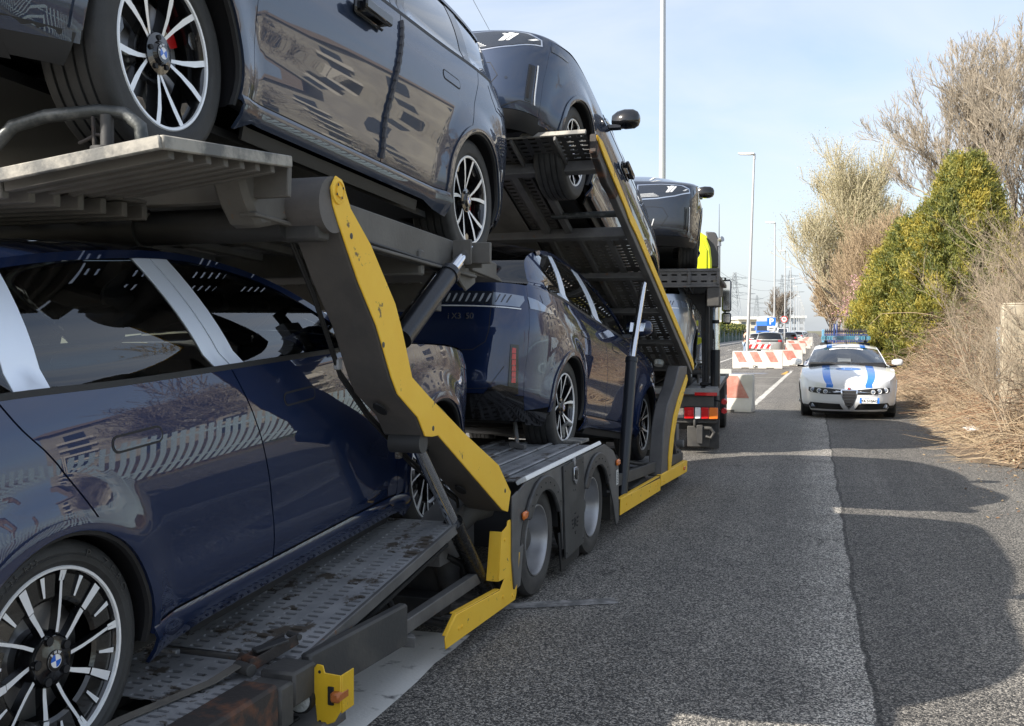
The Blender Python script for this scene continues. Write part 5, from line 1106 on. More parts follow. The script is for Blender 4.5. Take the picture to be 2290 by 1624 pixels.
    vc=n.new('ShaderNodeTexVoronoi'); vc.feature='DISTANCE_TO_EDGE'; vc.inputs['Scale'].default_value=.8; dn=noise(3.0,6); av=n.new('ShaderNodeVectorMath'); av.operation='MULTIPLY_ADD'; l.new(dn.outputs['Color'],av.inputs[0]); av.inputs[1].default_value=(.5,.5,.5); l.new(g.outputs['Position'],av.inputs[2]); l.new(av.outputs[0],vc.inputs['Vector'])
    ck=math_('LESS_THAN',vc.outputs['Distance'],.006); ck=math_('MULTIPLY',ck,ramp(noise(.55,3).outputs[0],.5,.6,(0,0,0),(.75,.75,.75)))
    base=mixc(ck,base,(.02,.02,.02))
    oil=ramp(noise(.9,2,.4).outputs[0],.66,.76,(0,0,0),(.45,.45,.45)); base=mixc(oil,base,(.05,.05,.052))
    base=mixc(1.0,base,stones,'MULTIPLY'); base=mixc(.8,base,st2,'MULTIPLY')
    l.new(base,b.inputs['Base Color']); b.inputs['Roughness'].default_value=.78; b.inputs['Specular IOR Level'].default_value=.35
    h=math_('ADD',math_('MULTIPLY',sv.outputs[0],.6),math_('MULTIPLY',fine.outputs[0],.8)); h=math_('SUBTRACT',h,math_('MULTIPLY',v.outputs['Distance'],.9))
    bp=n.new('ShaderNodeBump'); bp.inputs['Strength'].default_value=.7; bp.inputs['Distance'].default_value=.006; l.new(h,bp.inputs['Height']); l.new(bp.outputs['Normal'],b.inputs['Normal'])
    return m
asph=asphalt()
def sheet(name,poly,z,m,kind='structure',parent=None):
    mb=MB(); mb.add([(x,y,z) for x,y in poly],[tuple(range(len(poly)))]); o=build(mb,name,[m],parent,smooth=0)
    if o.data.polygons[0].normal.z<0: o.data.flip_normals()
    if kind: o['kind']=kind
    return o
sheet('ground',[(-3000,-400),(3000,-400),(3000,5500),(-3000,5500)],-.02,mat('dry_field',(.16,.14,.09),.9,c2=(.10,.11,.06),vs=.02,bump=.5,bs=2))
sheet('road',[(-9.4,-60),(2.9,-60),(2.9,900),(-9.4,900)],0,asph)
linem=mat('worn_road_paint',(.12,.12,.12),.75,c2=(.66,.65,.62),vs=7,vth=(.30,.42),bump=.5,bs=60,vcoord='Object'); linef=mat('faint_road_paint',(.115,.113,.11),.8,c2=(.30,.29,.28),vs=9,vth=(.44,.60),bump=.5,bs=60)
# worn paint keeps holes: irregular edge strips
def mark(name,x0,y0,x1,y1,w_,m=linem,z=.004):
    d=Vector((x1-x0,y1-y0)); L=d.length; d.normalize(); nn=Vector((-d.y,d.x)); k=max(2,int(L/.25)) if L<14 else 40; a=[];b=[]
    for i in range(k+1):
        t=i/k; p=Vector((x0,y0))+d*L*t; j=random.uniform(-.012,.012); a.append(tuple(p+nn*(w_/2+j))); b.append(tuple(p-nn*(w_/2+random.uniform(-.012,.012))))
    return sheet(name,a+b[::-1],z,m)
mark('white_line',-2.0,-8,-2.0,5.35,.40)
mark('white_line',-2.0,5.6,-1.95,11.5,.30,linef); mark('cross_line',-1.95,5.9,-1.15,6.3,.12,linef)
mark('bay_line',-1.25,24,-.80,45,.14,mat('pale_line',(.30,.29,.27),.8,c2=(.5,.49,.46),vs=3)); MLn=mat('pale_line',(0,0,0))
for y in (32,38,44.5,52,60): mark('bay_line',-4.6,y,-1.0,y+.3,.12,MLn)
mark('lane_edge_line',-4.7,24,-4.7,300,.14,MLn); mark('yellow_mark',-1.05,41,-.9,44,.18,mat('yellow_road_paint',(.5,.28,.05),.8)); mark('blue_mark',-3.1,41.5,-1.7,42,.5,mat('faded_blue_paint',(.12,.18,.32),.8,c2=(.3,.3,.3),vs=4))
for i in range(16): mark('lane_dash',-6.9,30+i*12,-6.9,34+i*12,.14,MLn)
sheet('far_pavement',[(-11.5,60),(-9.4,60),(-9.4,700),(-11.5,700)],.12,mat('pavement',(.3,.29,.27),.85,c2=(.38,.36,.33),vs=1)); 
kb=MB(); kb.box(-9.42,-9.28,60,700,-.01,.124); tag(build(kb,'far_kerb',[mat('kerb_stone',(.34,.33,.31),.8)],bev=.01),kind='structure')
# bank of earth on the right
bm_=MB(); ys=np.concatenate([np.arange(-14,60,.6),np.arange(60,400,6)]); xs_=[2.15,2.45,2.8,3.2,3.7,4.5,6,9,16]; hs=[.004,.02,.07,.22,.55,.9,1.1,1.1,.9]
for y in ys:
    for x,h in zip(xs_,hs): bm_.v.append((x+(.25*sin(y*.7)+.12*sin(y*1.9+1) if x<2.5 else 0)+1.5*(1-max(0,min(1,(y-12.5)/1.5))),y,h*(1+.25*sin(y*.9+x))+.006))
nn_=len(xs_); bm_.f=[(i*nn_+j,i*nn_+j+1,(i+1)*nn_+j+1,(i+1)*nn_+j) for i in range(len(ys)-1) for j in range(nn_-1)]; bm_.mi=[0]*len(bm_.f)
tag(build(bm_,'earth_bank',[mat('dry_earth',(.07,.05,.032),.95,c2=(.16,.115,.075),vs=6,bump=1,bs=20,bdist=.02)],smooth=180),kind='structure')
# ---------- vegetation ----------
class Segs:
    def __init__(s): s.a=[]
    def add(s,p,q,r0,r1): s.a.append((p[0],p[1],p[2],q[0],q[1],q[2],r0,r1))
def seg_mesh(name,A,mats,mi=None,parent=None,k=3):
    A=np.asarray(A,float); n=len(A); p=A[:,0:3];q=A[:,3:6];r0=A[:,6];r1=A[:,7]; d=q-p; L=np.linalg.norm(d,axis=1,keepdims=True)+1e-9; d/=L
    ref=np.where(np.abs(d[:,2:3])>.9,np.array([[1.,0,0]]),np.array([[0,0,1.]])); u=np.cross(d,ref); u/=np.linalg.norm(u,axis=1,keepdims=True)+1e-9; w_=np.cross(d,u)
    V=np.zeros((n,2*k,3))
    for i in range(k):
        t=2*pi*i/k; o=u*cos(t)+w_*sin(t); V[:,i]=p+o*r0[:,None]; V[:,k+i]=q+o*r1[:,None]
    base=np.arange(n)[:,None]*2*k; F=np.concatenate([np.stack([base[:,0]+i,base[:,0]+(i+1)%k,base[:,0]+k+(i+1)%k,base[:,0]+k+i],1) for i in range(k)],0)
    me=bpy.data.meshes.new(name); me.vertices.add(n*2*k); me.vertices.foreach_set('co',V.reshape(-1)); nf=len(F); me.loops.add(nf*4); me.loops.foreach_set('vertex_index',F.reshape(-1).astype(np.int32)); me.polygons.add(nf); me.polygons.foreach_set('loop_start',(np.arange(nf)*4).astype(np.int32))
    try: me.polygons.foreach_set('loop_total',np.full(nf,4,np.int32))
    except Exception: pass
    for m in mats: me.materials.append(m)
    if mi is not None: me.polygons.foreach_set('material_index',np.tile(np.asarray(mi,np.int32),k))
    me.update(calc_edges=True); me.shade_smooth(); o=bpy.data.objects.new(name,me); col.objects.link(o)
    if parent: o.parent=parent
    return o
def quads(name,C,N_,size,mats,parent=None,asp=1.6,mi=None,U=None):
    """small leaf quads: centres C, rough facing N_, size array"""
    n=len(C); N_=N_/(np.linalg.norm(N_,axis=1,keepdims=True)+1e-9); r=rng.normal(size=(n,3)) if U is None else np.cross(U,N_); u=np.cross(N_,r); u/=np.linalg.norm(u,axis=1,keepdims=True)+1e-9; v=np.cross(N_,u)
    s=np.asarray(size)[:,None]; V=np.stack([C-u*s*asp*.5,C-v*s*.5+u*s*.1,C+u*s*asp*.5,C+v*s*.5+u*s*.1],1)
    me=bpy.data.meshes.new(name); me.vertices.add(n*4); me.vertices.foreach_set('co',V.reshape(-1)); me.loops.add(n*4); me.loops.foreach_set('vertex_index',np.arange(n*4,dtype=np.int32)); me.polygons.add(n); me.polygons.foreach_set('loop_start',(np.arange(n)*4).astype(np.int32))
    try: me.polygons.foreach_set('loop_total',np.full(n,4,np.int32))
    except Exception: pass
    for m in mats: me.materials.append(m)
    me.polygons.foreach_set('material_index',(rng.integers(0,len(mats),n) if mi is None else mi).astype(np.int32)); me.update(calc_edges=True)
    o=bpy.data.objects.new(name,me); col.objects.link(o)
    if parent: o.parent=parent
    return o
def leafm(name,c,tr=.35):
    m=bpy.data.materials.new(name); m.use_nodes=True; n=m.node_tree.nodes; l=m.node_tree.links; b=n['Principled BSDF']; b.inputs['Base Color'].default_value=(*c,1); b.inputs['Roughness'].default_value=.6
    t=n.new('ShaderNodeBsdfTranslucent'); t.inputs['Color'].default_value=(*[min(1,k*1.3) for k in c],1); x=n.new('ShaderNodeMixShader'); x.inputs[0].default_value=tr; l.new(b.outputs[0],x.inputs[1]); l.new(t.outputs[0],x.inputs[2]); l.new(x.outputs[0],n['Material Output'].inputs['Surface']); return m
tan_=[mat('pale_dead_stem',(.38,.28,.18),.8),mat('straw_stem',(.46,.36,.24),.8),mat('grey_brown_stem',(.22,.165,.115),.85),mat('reddish_stem',(.30,.17,.10),.8),mat('olive_grey_stem',(.24,.21,.13),.85),mat('dark_and_shaded_stem',(.09,.065,.045),.9)]
def env(x,y):
    x=np.where(y<14,x-1.5,x)
    e=np.interp(x,[2.35,2.6,2.9,3.3,3.8,4.5,6,9],[.03,.12,.36,.92,1.75,2.55,3.0,3.0]); return e*np.where(y<14,.62,1)*(1+.14*np.sin(y*.55)+.10*np.sin(y*1.31+2)+.08*np.sin(y*2.9))
def tangle(name,n,y0,y1,x0,x1,rad,length,label,mi_w,top=1.0,depth=.7,flat=.5):
    y=y0+(y1-y0)*rng.random(n)**1.25; x=x0+(x1-x0)*rng.random(n)**1.2; sh=np.where((y<14)&(y>9),1.5,0)
    lump=1+.22*np.sin(x*5.1+y*2.3)*np.sin(y*3.7-x*2)+.12*np.sin(y*7.9); e=env(x,y)*top*lump; z=np.maximum(.02,e-depth*rng.random(n)*e-.02); P=np.stack([x+sh,y,z],1)
    d=rng.normal(size=(n,3)); d[:,2]*=flat; d[:,2]+=.15; d/=np.linalg.norm(d,axis=1,keepdims=True); L=length*(.4+rng.random(n)*1.0)
    A=[];M=[]; k=5; mi=rng.choice(4,n,p=mi_w); up_=rng.random(n)<np.clip((z-.75)/1.1,0,.8); mi=np.where(up_,rng.choice([4,5,2],n,p=[.4,.3,.3]),mi); dk_=rng.random(n)<np.clip((e-z)*.9,0,.75); mi=np.where(dk_,5,mi); r=rad*(.6+.8*rng.random(n))  # deeper stems coloured darker: shade of the hollows painted in
    for i in range(k):
        Q=P+d*(L/k)[:,None]; Q[:,2]=np.maximum(Q[:,2],.01); A.append(np.concatenate([P,Q,(r*(1-i/k*.7))[:,None],(r*(1-(i+1)/k*.7))[:,None]],1)); M.append(mi); P=Q
        d=d+rng.normal(size=(n,3))*.28; d[:,2]-=.16; d/=np.linalg.norm(d,axis=1,keepdims=True)
    o=seg_mesh(name,np.concatenate(A),tan_,np.concatenate(M)); tag(o,label,'undergrowth',kind='stuff'); return o
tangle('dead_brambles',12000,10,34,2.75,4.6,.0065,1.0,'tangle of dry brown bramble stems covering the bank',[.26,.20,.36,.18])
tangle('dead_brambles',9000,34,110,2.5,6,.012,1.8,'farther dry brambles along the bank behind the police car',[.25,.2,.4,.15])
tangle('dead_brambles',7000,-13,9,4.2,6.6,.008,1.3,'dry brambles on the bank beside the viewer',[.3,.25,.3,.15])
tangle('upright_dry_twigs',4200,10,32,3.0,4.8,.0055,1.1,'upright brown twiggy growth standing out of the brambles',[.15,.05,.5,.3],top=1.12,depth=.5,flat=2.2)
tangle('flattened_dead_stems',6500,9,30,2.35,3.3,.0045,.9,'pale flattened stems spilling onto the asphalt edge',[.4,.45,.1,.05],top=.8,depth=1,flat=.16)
n=26000; y=9+45*rng.random(n)**1.5; x=2.35+2.4*rng.random(n); z=env(x,y)*(rng.random(n)**.5)+.02
tag(quads('dead_leaves',np.stack([x+np.where(y<14,1.5,0),y,z],1),rng.normal(size=(n,3)),.022+.03*rng.random(n),[leafm('tan_leaf',(.42,.30,.17)),leafm('pale_leaf',(.55,.43,.28)),leafm('brown_leaf',(.20,.12,.07))]),'dry fallen leaves caught in the brambles','leaves',kind='stuff')
n=22000; y=11+60*rng.random(n)**1.2; x=3.0+2.4*rng.random(n); z=env(x,y)*(.62+.45*rng.random(n))+.1
tag(quads('sparse_green_shoots',np.stack([x,y,z],1),rng.normal(size=(n,3)),.025+.03*rng.random(n),[leafm('olive_leaf',(.16,.17,.06)),leafm('dull_green_leaf',(.10,.13,.05)),leafm('dry_olive_leaf',(.26,.23,.11))]),'sparse olive-green leaves over the upper brambles','foliage',kind='stuff')
n=900; y=10+22*rng.random(n); x=2.45-1.0*rng.random(n)**3
tag(quads('scattered_leaves',np.stack([x,y,.012+0*x],1),np.stack([rng.normal(size=n)*.25,rng.normal(size=n)*.25,np.ones(n)],1),.014+.02*rng.random(n),[bpy.data.materials['tan_leaf'],bpy.data.materials['brown_leaf']]),'dry leaves blown onto the edge of the asphalt','leaves',kind='stuff')
# whippy saplings standing out of the brambles
def sapling(x,y,h,seed,label):
    random.seed(seed); A=[]
    def g(p,d,r,L,lv):
        k=5
        for i in range(k):
            d=(d+Vector((random.gauss(0,.10),random.gauss(0,.10),random.gauss(0,.05)+.04))).normalized(); q=p+d*L/k; A.append((*p,*q,r*(1-i/k*.6),r*(1-(i+1)/k*.6))); p=q
            if lv<3 and i>0:
                for _ in range(2 if lv<2 else 1): g(p,(d+Vector((random.gauss(0,.5),random.gauss(0,.5),random.gauss(.1,.3)))).normalized(),r*.5,L*random.uniform(.35,.6),lv+1)
    for _ in range(3): g(Vector((x+random.uniform(-.2,.2),y+random.uniform(-.3,.3),.2)),Vector((random.gauss(0,.25),random.gauss(0,.25),1)).normalized(),.016,h,0)
    o=seg_mesh('bare_sapling',A,[mat('pale_twig',(.36,.29,.21),.8)]); tag(o,label,'sapling','thin bare saplings growing out of the brambles')
for i,(x,y,h,lb) in enumerate(((2.66,15.6,.95,'low tangled sapling crossing in front of the concrete post'),(2.85,16.6,1.3,'thin sapling rising before the right side of the concrete post'),(3.0,19.0,1.7,'tallest thin sapling right of the green conifer, by the concrete post'),(3.3,17.5,1.6,'bare sapling left of the concrete post'),(3.9,20,2.2,'thin bare sapling in front of the green conifer'),(4.2,17,2.4,'bare sapling at the right edge of the picture'),(3.6,23,1.9,'low bare sapling before the left half of the conifer'),(4.5,25,2.6,'bare sapling before the middle of the conifer'),(4.4,19,2.5,'bare sapling just behind the concrete post'))): sapling(x,y,h,50+i,lb)
random.seed(3)
bark=mat('grey_bark',(.17,.14,.115),.9,bump=.6,bs=14,c2=(.26,.22,.18),vs=4); twigm=mat('brown_twig',(.35,.30,.235),.85); twig2=mat('warm_twig',(.36,.27,.17),.85); palet=mat('pale_green_twig',(.44,.39,.26),.85)
def tree(name,loc,H,r0,spread,label,cat='tree',lv=4,kids=(7,7,6,5),up=.25,tw=None,first=.25,leaf=None,seed=1,wob=.16,minr=.006,group=None,lean=(0,0),ang=.75,ratio=.58):
    random.seed(seed); root=empty(name,loc,label=label,cat=cat,group=group); T_=[];B_=[];tips=[]
    def g(p,d,r,L,l):
        k=6 if l<2 else (4 if l<4 else 3)
        A=T_ if l==0 else B_
        pts=[]
        for i in range(k):
            d=(d+Vector((random.gauss(0,wob*(.3 if l==0 else 1)),random.gauss(0,wob*(.3 if l==0 else 1)),random.gauss(0,wob*.6)+(up*.25 if l else 0)))).normalized(); q=p+d*L/k; ra=max(minr,r*(1-i/k*.62)); rb=max(minr,r*(1-(i+1)/k*.62)); A.append((*p,*q,ra,rb)); pts.append((q,d,rb,(i+1)/k)); p=q
        if l>=lv: tips.append((p,d)); return
        n_=kids[l]
        for j in range(n_):
            t=(first if l==0 else .15)+(1-(first if l==0 else .15))*(j+random.random()*.8)/n_; i=min(k-1,int(t*k)); q,dd,rb,_=pts[i]
            a=random.uniform(0,2*pi); o_=dd.orthogonal().normalized(); o_=Matrix.Rotation(a,3,dd)@o_; nd=(dd*cos(ang*random.uniform(.6,1.25))+o_*sin(ang*random.uniform(.6,1.25))*spread+Vector((0,0,up))).normalized()
            g(q,nd,rb*.62,L*ratio*random.uniform(.75,1.2)*(1.15-.45*t if l==0 else 1),l+1)
        g(p,(d+Vector((0,0,up*.5))).normalized(),pts[-1][2],L*ratio*.9,l+1)
    g(Vector((0,0,0)),Vector((lean[0],lean[1],1)).normalized(),r0,H*.55,0)
    seg_mesh('trunk',T_,[bark],parent=root,k=10); B_=np.array(B_); seg_mesh('branches',B_,[tw or twigm,bark],(B_[:,6]>.045).astype(np.int32),parent=root,k=3)
    if leaf:
        mats_,cnt,sz,jit=leaf; tp=np.array([tuple(p) for p,_ in tips]); C=tp[rng.integers(0,len(tp),cnt)]+rng.normal(size=(cnt,3))*jit; o=quads('foliage',C,rng.normal(size=(cnt,3)),sz*(.5+rng.random(cnt)),mats_,parent=root); o['kind']='stuff'
    return root
tree('bare_tree',(7.9,44,.6),13.2,.34,.75,'tall bare tree with spreading fan of twigs above the conifer',kids=(10,7,6,5,4),up=.28,seed=5,first=.22,lv=5,minr=.0075,ang=.72,ratio=.53)
tree('bare_tree',(9.6,41,.6),12.4,.28,.8,'second bare tree at the right edge, trunk partly hidden by the conifer',kids=(9,7,6,5,3),up=.28,seed=8,first=.2,lv=5,minr=.0075,ang=.7,ratio=.53)
pl_leaf=[leafm('bud_green',(.43,.41,.23)),leafm('bud_yellow',(.52,.45,.29)),leafm('bud_olive',(.38,.33,.21))]
tree('budding_poplar',(2.6,90,.3),15.0,.30,1.0,'broad tree with pale green buds beyond the police car',kids=(15,8,7,4),up=.50,tw=palet,first=.06,leaf=(pl_leaf,60000,.055,.4),seed=14,minr=.02,ang=.85,ratio=.60,lv=4)
tree('budding_poplar',(4.6,97,.3),13.6,.26,.8,'pale green budding tree just right of the broad one',kids=(11,8,6,4),up=.6,tw=palet,first=.08,leaf=(pl_leaf,30000,.06,.35),seed=13,minr=.022,ang=.55,ratio=.58,lv=4)
tree('bare_tree',(3.7,60,.3),7.6,.15,1.1,'smaller brown bare tree between the green poplar and the conifer',kids=(11,8,7,5),up=.33,tw=twig2,first=.05,seed=22,minr=.012,ang=.75,ratio=.6,lv=4)
tree('bare_tree',(3.0,72,.3),7.6,.14,1.1,'low brown bare tree in front of the green poplar',kids=(11,8,6,4),up=.35,tw=twig2,first=.04,seed=23,minr=.014,ang=.75,ratio=.6,lv=4)
tree('bare_tree',(2.4,104,.3),11,.2,1.0,'far brown bare tree at the foot of the row',kids=(12,7,6,4),up=.3,tw=twig2,first=.04,seed=24,minr=.024,ang=.8,ratio=.6,lv=4)
tree('bare_tree',(2.6,150,.3),9.5,.2,1.0,'bare tree farthest along the right side of the road',kids=(11,7,6,4),up=.3,tw=twig2,first=.04,seed=25,minr=.03,ang=.8,ratio=.6,lv=4)
tree('blossoming_tree',(2.35,46,.2),3.6,.07,.9,'small pink blossoming tree behind the blue gate',kids=(10,7,6,3),up=.3,tw=twig2,first=.05,leaf=([leafm('pink_blossom',(.55,.30,.32)),leafm('pale_blossom',(.62,.42,.42)),leafm('dusky_twig',(.35,.20,.19))],9000,.05,.18),seed=31,minr=.008,ang=.6,lv=4)
tree('bare_tree',(-9.5,330,.2),14,.3,1.0,'bare tree beyond the parking signs',kids=(10,7,5,3),up=.3,tw=twigm,first=.1,seed=33,minr=.05,ang=.8,lv=4)
for i,(x,y,h) in enumerate(((12,20,8),(15,21,7))): tree('bare_tree',(x,y,.5),h,.16,1.0,['bare tree behind the palisade fence, outside the picture','second bare tree behind the palisade fence, outside the picture'][i],kids=(9,7,5,3),up=.3,first=.1,seed=70+i,minr=.012,ang=.8,lv=4)
for i,(x,y) in enumerate(((6.2,6.6),(6.5,8.3))):
    f=MB(); f.tube([(0,0,0),(.05,.04,1.2),(-.05,.1,2.0),(-.2,.18,2.7)],[.17,.14,.11,.08],10); f.tube([(-.03,.08,1.8),(.16,-.05,2.3),(.22,-.1,2.6)],[.09,.07,.05],8); o=build(f,'pollarded_trunk',[mat('stripped_trunk',(.38,.28,.19),.85,c2=(.20,.14,.09),vs=6,bump=.6,bs=18)]); o.location=(x,y,.3); o.rotation_euler=(.05*i,.06-.1*i,1.3*i)
    tag(o,['pollarded tree trunk behind the fence beside the viewer','second pollarded trunk a little farther along the fence'][i],'tree trunk')
random.seed(9)
# conifer: upright sprays around a trunk
def conifer(loc,H,Rb,label,mats_,nc,seed,name='conifer',shape=None,leafs=1.0):
    r_=np.random.default_rng(seed); root=empty(name,loc,label=label,cat='conifer' if name=='conifer' else 'shrub')
    seg_mesh('trunk',[(0,0,0,0,0,H*.5,.16,.10),(0,0,H*.5,0,0,H*.9,.10,.03)],[bark],parent=root,k=8)
    A=[]
    t=r_.random(nc)**.75; th=r_.random(nc)*2*pi; prof=np.interp(t,[0,.15,.45,.75,.92,1],[.9,1,.76,.42,.20,.04]) if shape is None else np.interp(t,*shape)
    lump=1+.13*np.sin(th*3+t*7)+.10*np.sin(th*7-t*11+1)+.10*np.sin(th*13+t*23); rr=Rb*prof*lump*(.74+.32*r_.random(nc)); base=np.stack([rr*np.cos(th),rr*np.sin(th),t*H],1)
    for i in range(0,nc,4): A.append((0,0,max(.2,base[i,2]-.8),base[i,0],base[i,1],base[i,2],.02,.008))
    seg_mesh('branches',A,[twigm],parent=root)
    per=64; C=np.repeat(base,per,0); u=r_.random(nc*per); out=np.stack([np.cos(np.repeat(th,per)),np.sin(np.repeat(th,per)),np.full(nc*per,.9)],1); sz=np.repeat(.16+.16*r_.random(nc),per)
    C=C+out*(u*sz*1.4)[:,None]+r_.normal(size=C.shape)*(sz*.30)[:,None]; Nn=r_.normal(size=C.shape); Nn[:,2]*=.35
    # sprays differ in tone by clump
    mi=np.repeat(np.clip((r_.normal(size=nc)*.9+2.0+ (lump-1)*4),0,len(mats_)-1).astype(int),per)
    o=quads('foliage',C,Nn,(.018+.024*r_.random(nc*per))*leafs,mats_,parent=root,asp=4.2,mi=mi,U=out+r_.normal(size=out.shape)*.55); o['kind']='stuff'; return root
conifer((4.75,36.4,.0),7.1,2.15,'bushy yellow-green conifer in front of the bare tree',[leafm('conifer_dark',(.075,.095,.02),.2),leafm('conifer_green',(.14,.155,.03),.25),leafm('conifer_olive',(.23,.22,.04),.3),leafm('conifer_gold',(.36,.30,.05),.3)],3000,4)
conifer((3.3,37.5,.0),5.2,1.95,'lower yellow-green conifer forming the left slope of the clump',[leafm('conifer_dark_b',(.075,.095,.02),.2),leafm('conifer_green_b',(.14,.155,.03),.25),leafm('conifer_olive_b',(.23,.22,.04),.3),leafm('conifer_gold_b',(.36,.30,.05),.3)],2200,14)
conifer((2.95,38.5,.0),3.6,1.25,'dark green leafy shrub at the left foot of the conifer',[leafm('shrub_dark',(.03,.05,.015),.2),leafm('shrub_green',(.09,.13,.03),.25),leafm('shrub_pale',(.18,.22,.06),.3)],1100,6,'green_shrub',shape=([0,.2,.6,.9,1],[.8,1,.85,.5,.2]),leafs=1.5)
# concrete post and pale blue sheets behind the brambles
f=MB(); f.box(2.82,3.18,17.4,17.6,0,2.08); f.box(2.84,3.16,17.42,17.58,2.08,2.11); o=build(f,'concrete_post',[mat('weathered_concrete',(.36,.31,.23),.9,c2=(.48,.42,.32),vs=3,bump=.4,bs=30)],bev=.015); tag(o,'weathered square concrete post overgrown by brambles','post')
lb_=mat('pale_blue_painted_metal',(.36,.50,.62),.5,c2=(.62,.68,.70),vs=2.5,vth=(.4,.6),bump=.2,bs=5)
for i,(y0,y1) in enumerate(((14.9,17.3),(17.7,20.6))):
    o=empty('fence_panel',(3.24,(y0+y1)/2,0),label=['pale blue fence panel right of the concrete post','pale blue fence panel left of the concrete post'][i],cat='fence panel')
    k=int((y1-y0)/.25)
    for j in range(k):
        f=MB(); a=y0+(y1-y0)*j/k-(y0+y1)/2; f.box(0,.03,a,a+(y1-y0)/k-.015,.1,1.75); build(f,'sheet_strip',[lb_],o)
# long pale palisade fence beside and behind the viewer (mirrored in the car doors)
fo=empty('palisade_fence',(3.35,5,0),label='pale blue palisade fence on the bank short of the concrete post',cat='fence')
fb=MB(); fb.box(-.02,.02,-.026,.026,.15,1.85); fb.v=[(a,b,c) for a,b,c in fb.v]
fm=mat('palisade_blue',(.50,.62,.66),.5); p0=build(fb,'picket',[fm],fo); p0.location=(0,-9.6,.0)
for i in range(1,120):
    q=p0.copy(); col.objects.link(q); q.parent=fo; q.location=(random.uniform(-.01,.01),-9.6+.155*i,random.uniform(-.02,.02))
for z in (.55,1.5):
    f=MB(); f.box(.03,.06,-9.7,8.9,z-.03,z+.03); build(f,'rail',[fm],fo)
# gate behind the police car
gt=empty('blue_gate',(1.05,34.5,0),label='blue metal gate with spiked pickets behind the police car roof',cat='gate')
gm=mat('gate_blue',(.02,.045,.17),.5); gl=mat('gate_light_blue',(.12,.28,.42),.5); bl=mat('gate_black_spike',(.02,.02,.04),.5)
f=MB(); f.box(-.74,-.66,-.04,.04,0,1.72); build(f,'gate_post',[gl],gt,bev=.01)
for x in (-.36,-.28): 
    f=MB(); f.box(x-.02,x+.02,-.03,.03,0,1.9); build(f,'gate_post',[gm],gt,bev=.01)
for z in (.3,1.35,1.55):
    f=MB(); f.box(-.66,.66,-.02,.02,z-.015,z+.015); build(f,'gate_rail',[gm],gt)
for i in range(22):
    x=-.62+.058*i; f=MB(); f.beam((x,0,.1),(x,0,1.62),.018,.018); f.lathe([(1.62,.02),(1.66,.03),(1.76,.001)],6,'z',(x,0,0),1); build(f,'gate_picket',[gm,bl],gt,bev=0)
# litter on the verge
for i,(x,y,s_,lb) in enumerate(((2.45,17.6,.14,'crumpled white paper on the stems by the asphalt edge'),(2.75,15.6,.10,'small white scrap caught in the stems'),(2.62,19.5,.08,'white scrap near the kerbless edge'))):
    f=MB(); k=9; f.v=[(x+s_*cos(2*pi*j/k)*random.uniform(.6,1.2),y+s_*sin(2*pi*j/k)*random.uniform(.6,1.2),.12+random.uniform(-.03,.04)) for j in range(k)]+[(x,y,.19)]; f.f=[(j,(j+1)%k,k) for j in range(k)]; f.mi=[0]*k
    tag(build(f,'paper_litter',[mat('dirty_paper',(.62,.62,.62),.8)],smooth=0),lb,'litter')
# block of flats off to the right, mirrored in the upper car's doors
ap=empty('block_of_flats',(36,58,0),2.45,label='cream block of flats far off to the right of the road',cat='building')
f=MB(); f.box(-18,18,-12,0,0,16); build(f,'walls',[mat('cream_render',(.40,.37,.30),.8,c2=(.30,.275,.23),vs=.4)],ap); f=MB(); f.box(-18.5,18.5,-12.5,.6,16,16.6); build(f,'roof',[mat('terracotta_roof',(.24,.19,.15),.8)],ap)
wm_=mat('flat_window',(.03,.035,.04),.2)
f=MB(); f.box(-.8,.8,.02,.08,-.8,.8); w0=build(f,'window',[wm_],ap)
f=MB(); f.box(-1.4,1.4,.0,1.1,-1.5,-1.35); f.box(-1.4,1.4,1.05,1.1,-1.5,-.6); b0=build(f,'balcony',[mat('balcony_slab',(.6,.56,.48),.8)],ap)
k=0
for i in range(7):
    for j in range(5):
        for s0,dx in ((w0,0),(b0,0)):
            if s0 is b0 and i%3: continue
            q=s0 if k<2 and i==0 and j==0 else s0.copy()
            if q is not s0: col.objects.link(q); q.parent=ap
            q.location=(-15.3+5.1*i,0,2.2+3.0*j); k+=1
# ---------- police car ----------
alfa=Shape(W=[(.1,.80),(.18,.855),(.32,.892),(.46,.902),(.6,.912),(.76,.912),(.88,.888),(1.0,.85),(1.2,.8)],
  yf=[(.1,2.08),(.2,2.20),(.35,2.27),(.5,2.275),(.62,2.23),(.75,2.15),(1.0,2.05)],yr=[(.1,-2.2),(.25,-2.34),(.5,-2.40),(.8,-2.38),(1.1,-2.3)],
  zb=[(2.27,.60),(2.1,.66),(1.7,.80),(1.35,.875),(.9,.925),(0,.95),(-1,.98),(-1.6,1.0),(-2.4,1.02)],
  side=[(.60,.96),(.35,1.085),(.10,1.195),(-.15,1.28),(-.45,1.33),(-.9,1.34),(-1.3,1.31),(-1.62,1.22),(-1.85,1.11),(-2.05,1.02)],
  centre=[(1.02,.985),(.72,1.12),(.42,1.24),(.12,1.34),(-.3,1.405),(-.8,1.42),(-1.25,1.39),(-1.65,1.28),(-1.92,1.14),(-2.3,1.02)],
  hoodc=[(1.02,.985),(1.35,.955),(1.7,.90),(1.95,.83),(2.13,.74),(2.23,.625)],ztop_f=.60,ztop_r=1.02,qs=7,ps=2.8,es=.88,inset=.09,zf0=.15,wx=(1.35,-1.35),wr=.355,wz=.33,flare=.012,tum=(.32,.32))
alfa.doors=(.80,(-.18,-.28),-1.35); alfa.pillars=((-.20,-.30),(-.30,-.38),(-1.15,-1.05),(-1.25,-1.14)); alfa.qend=None; alfa.rglass=glass_c
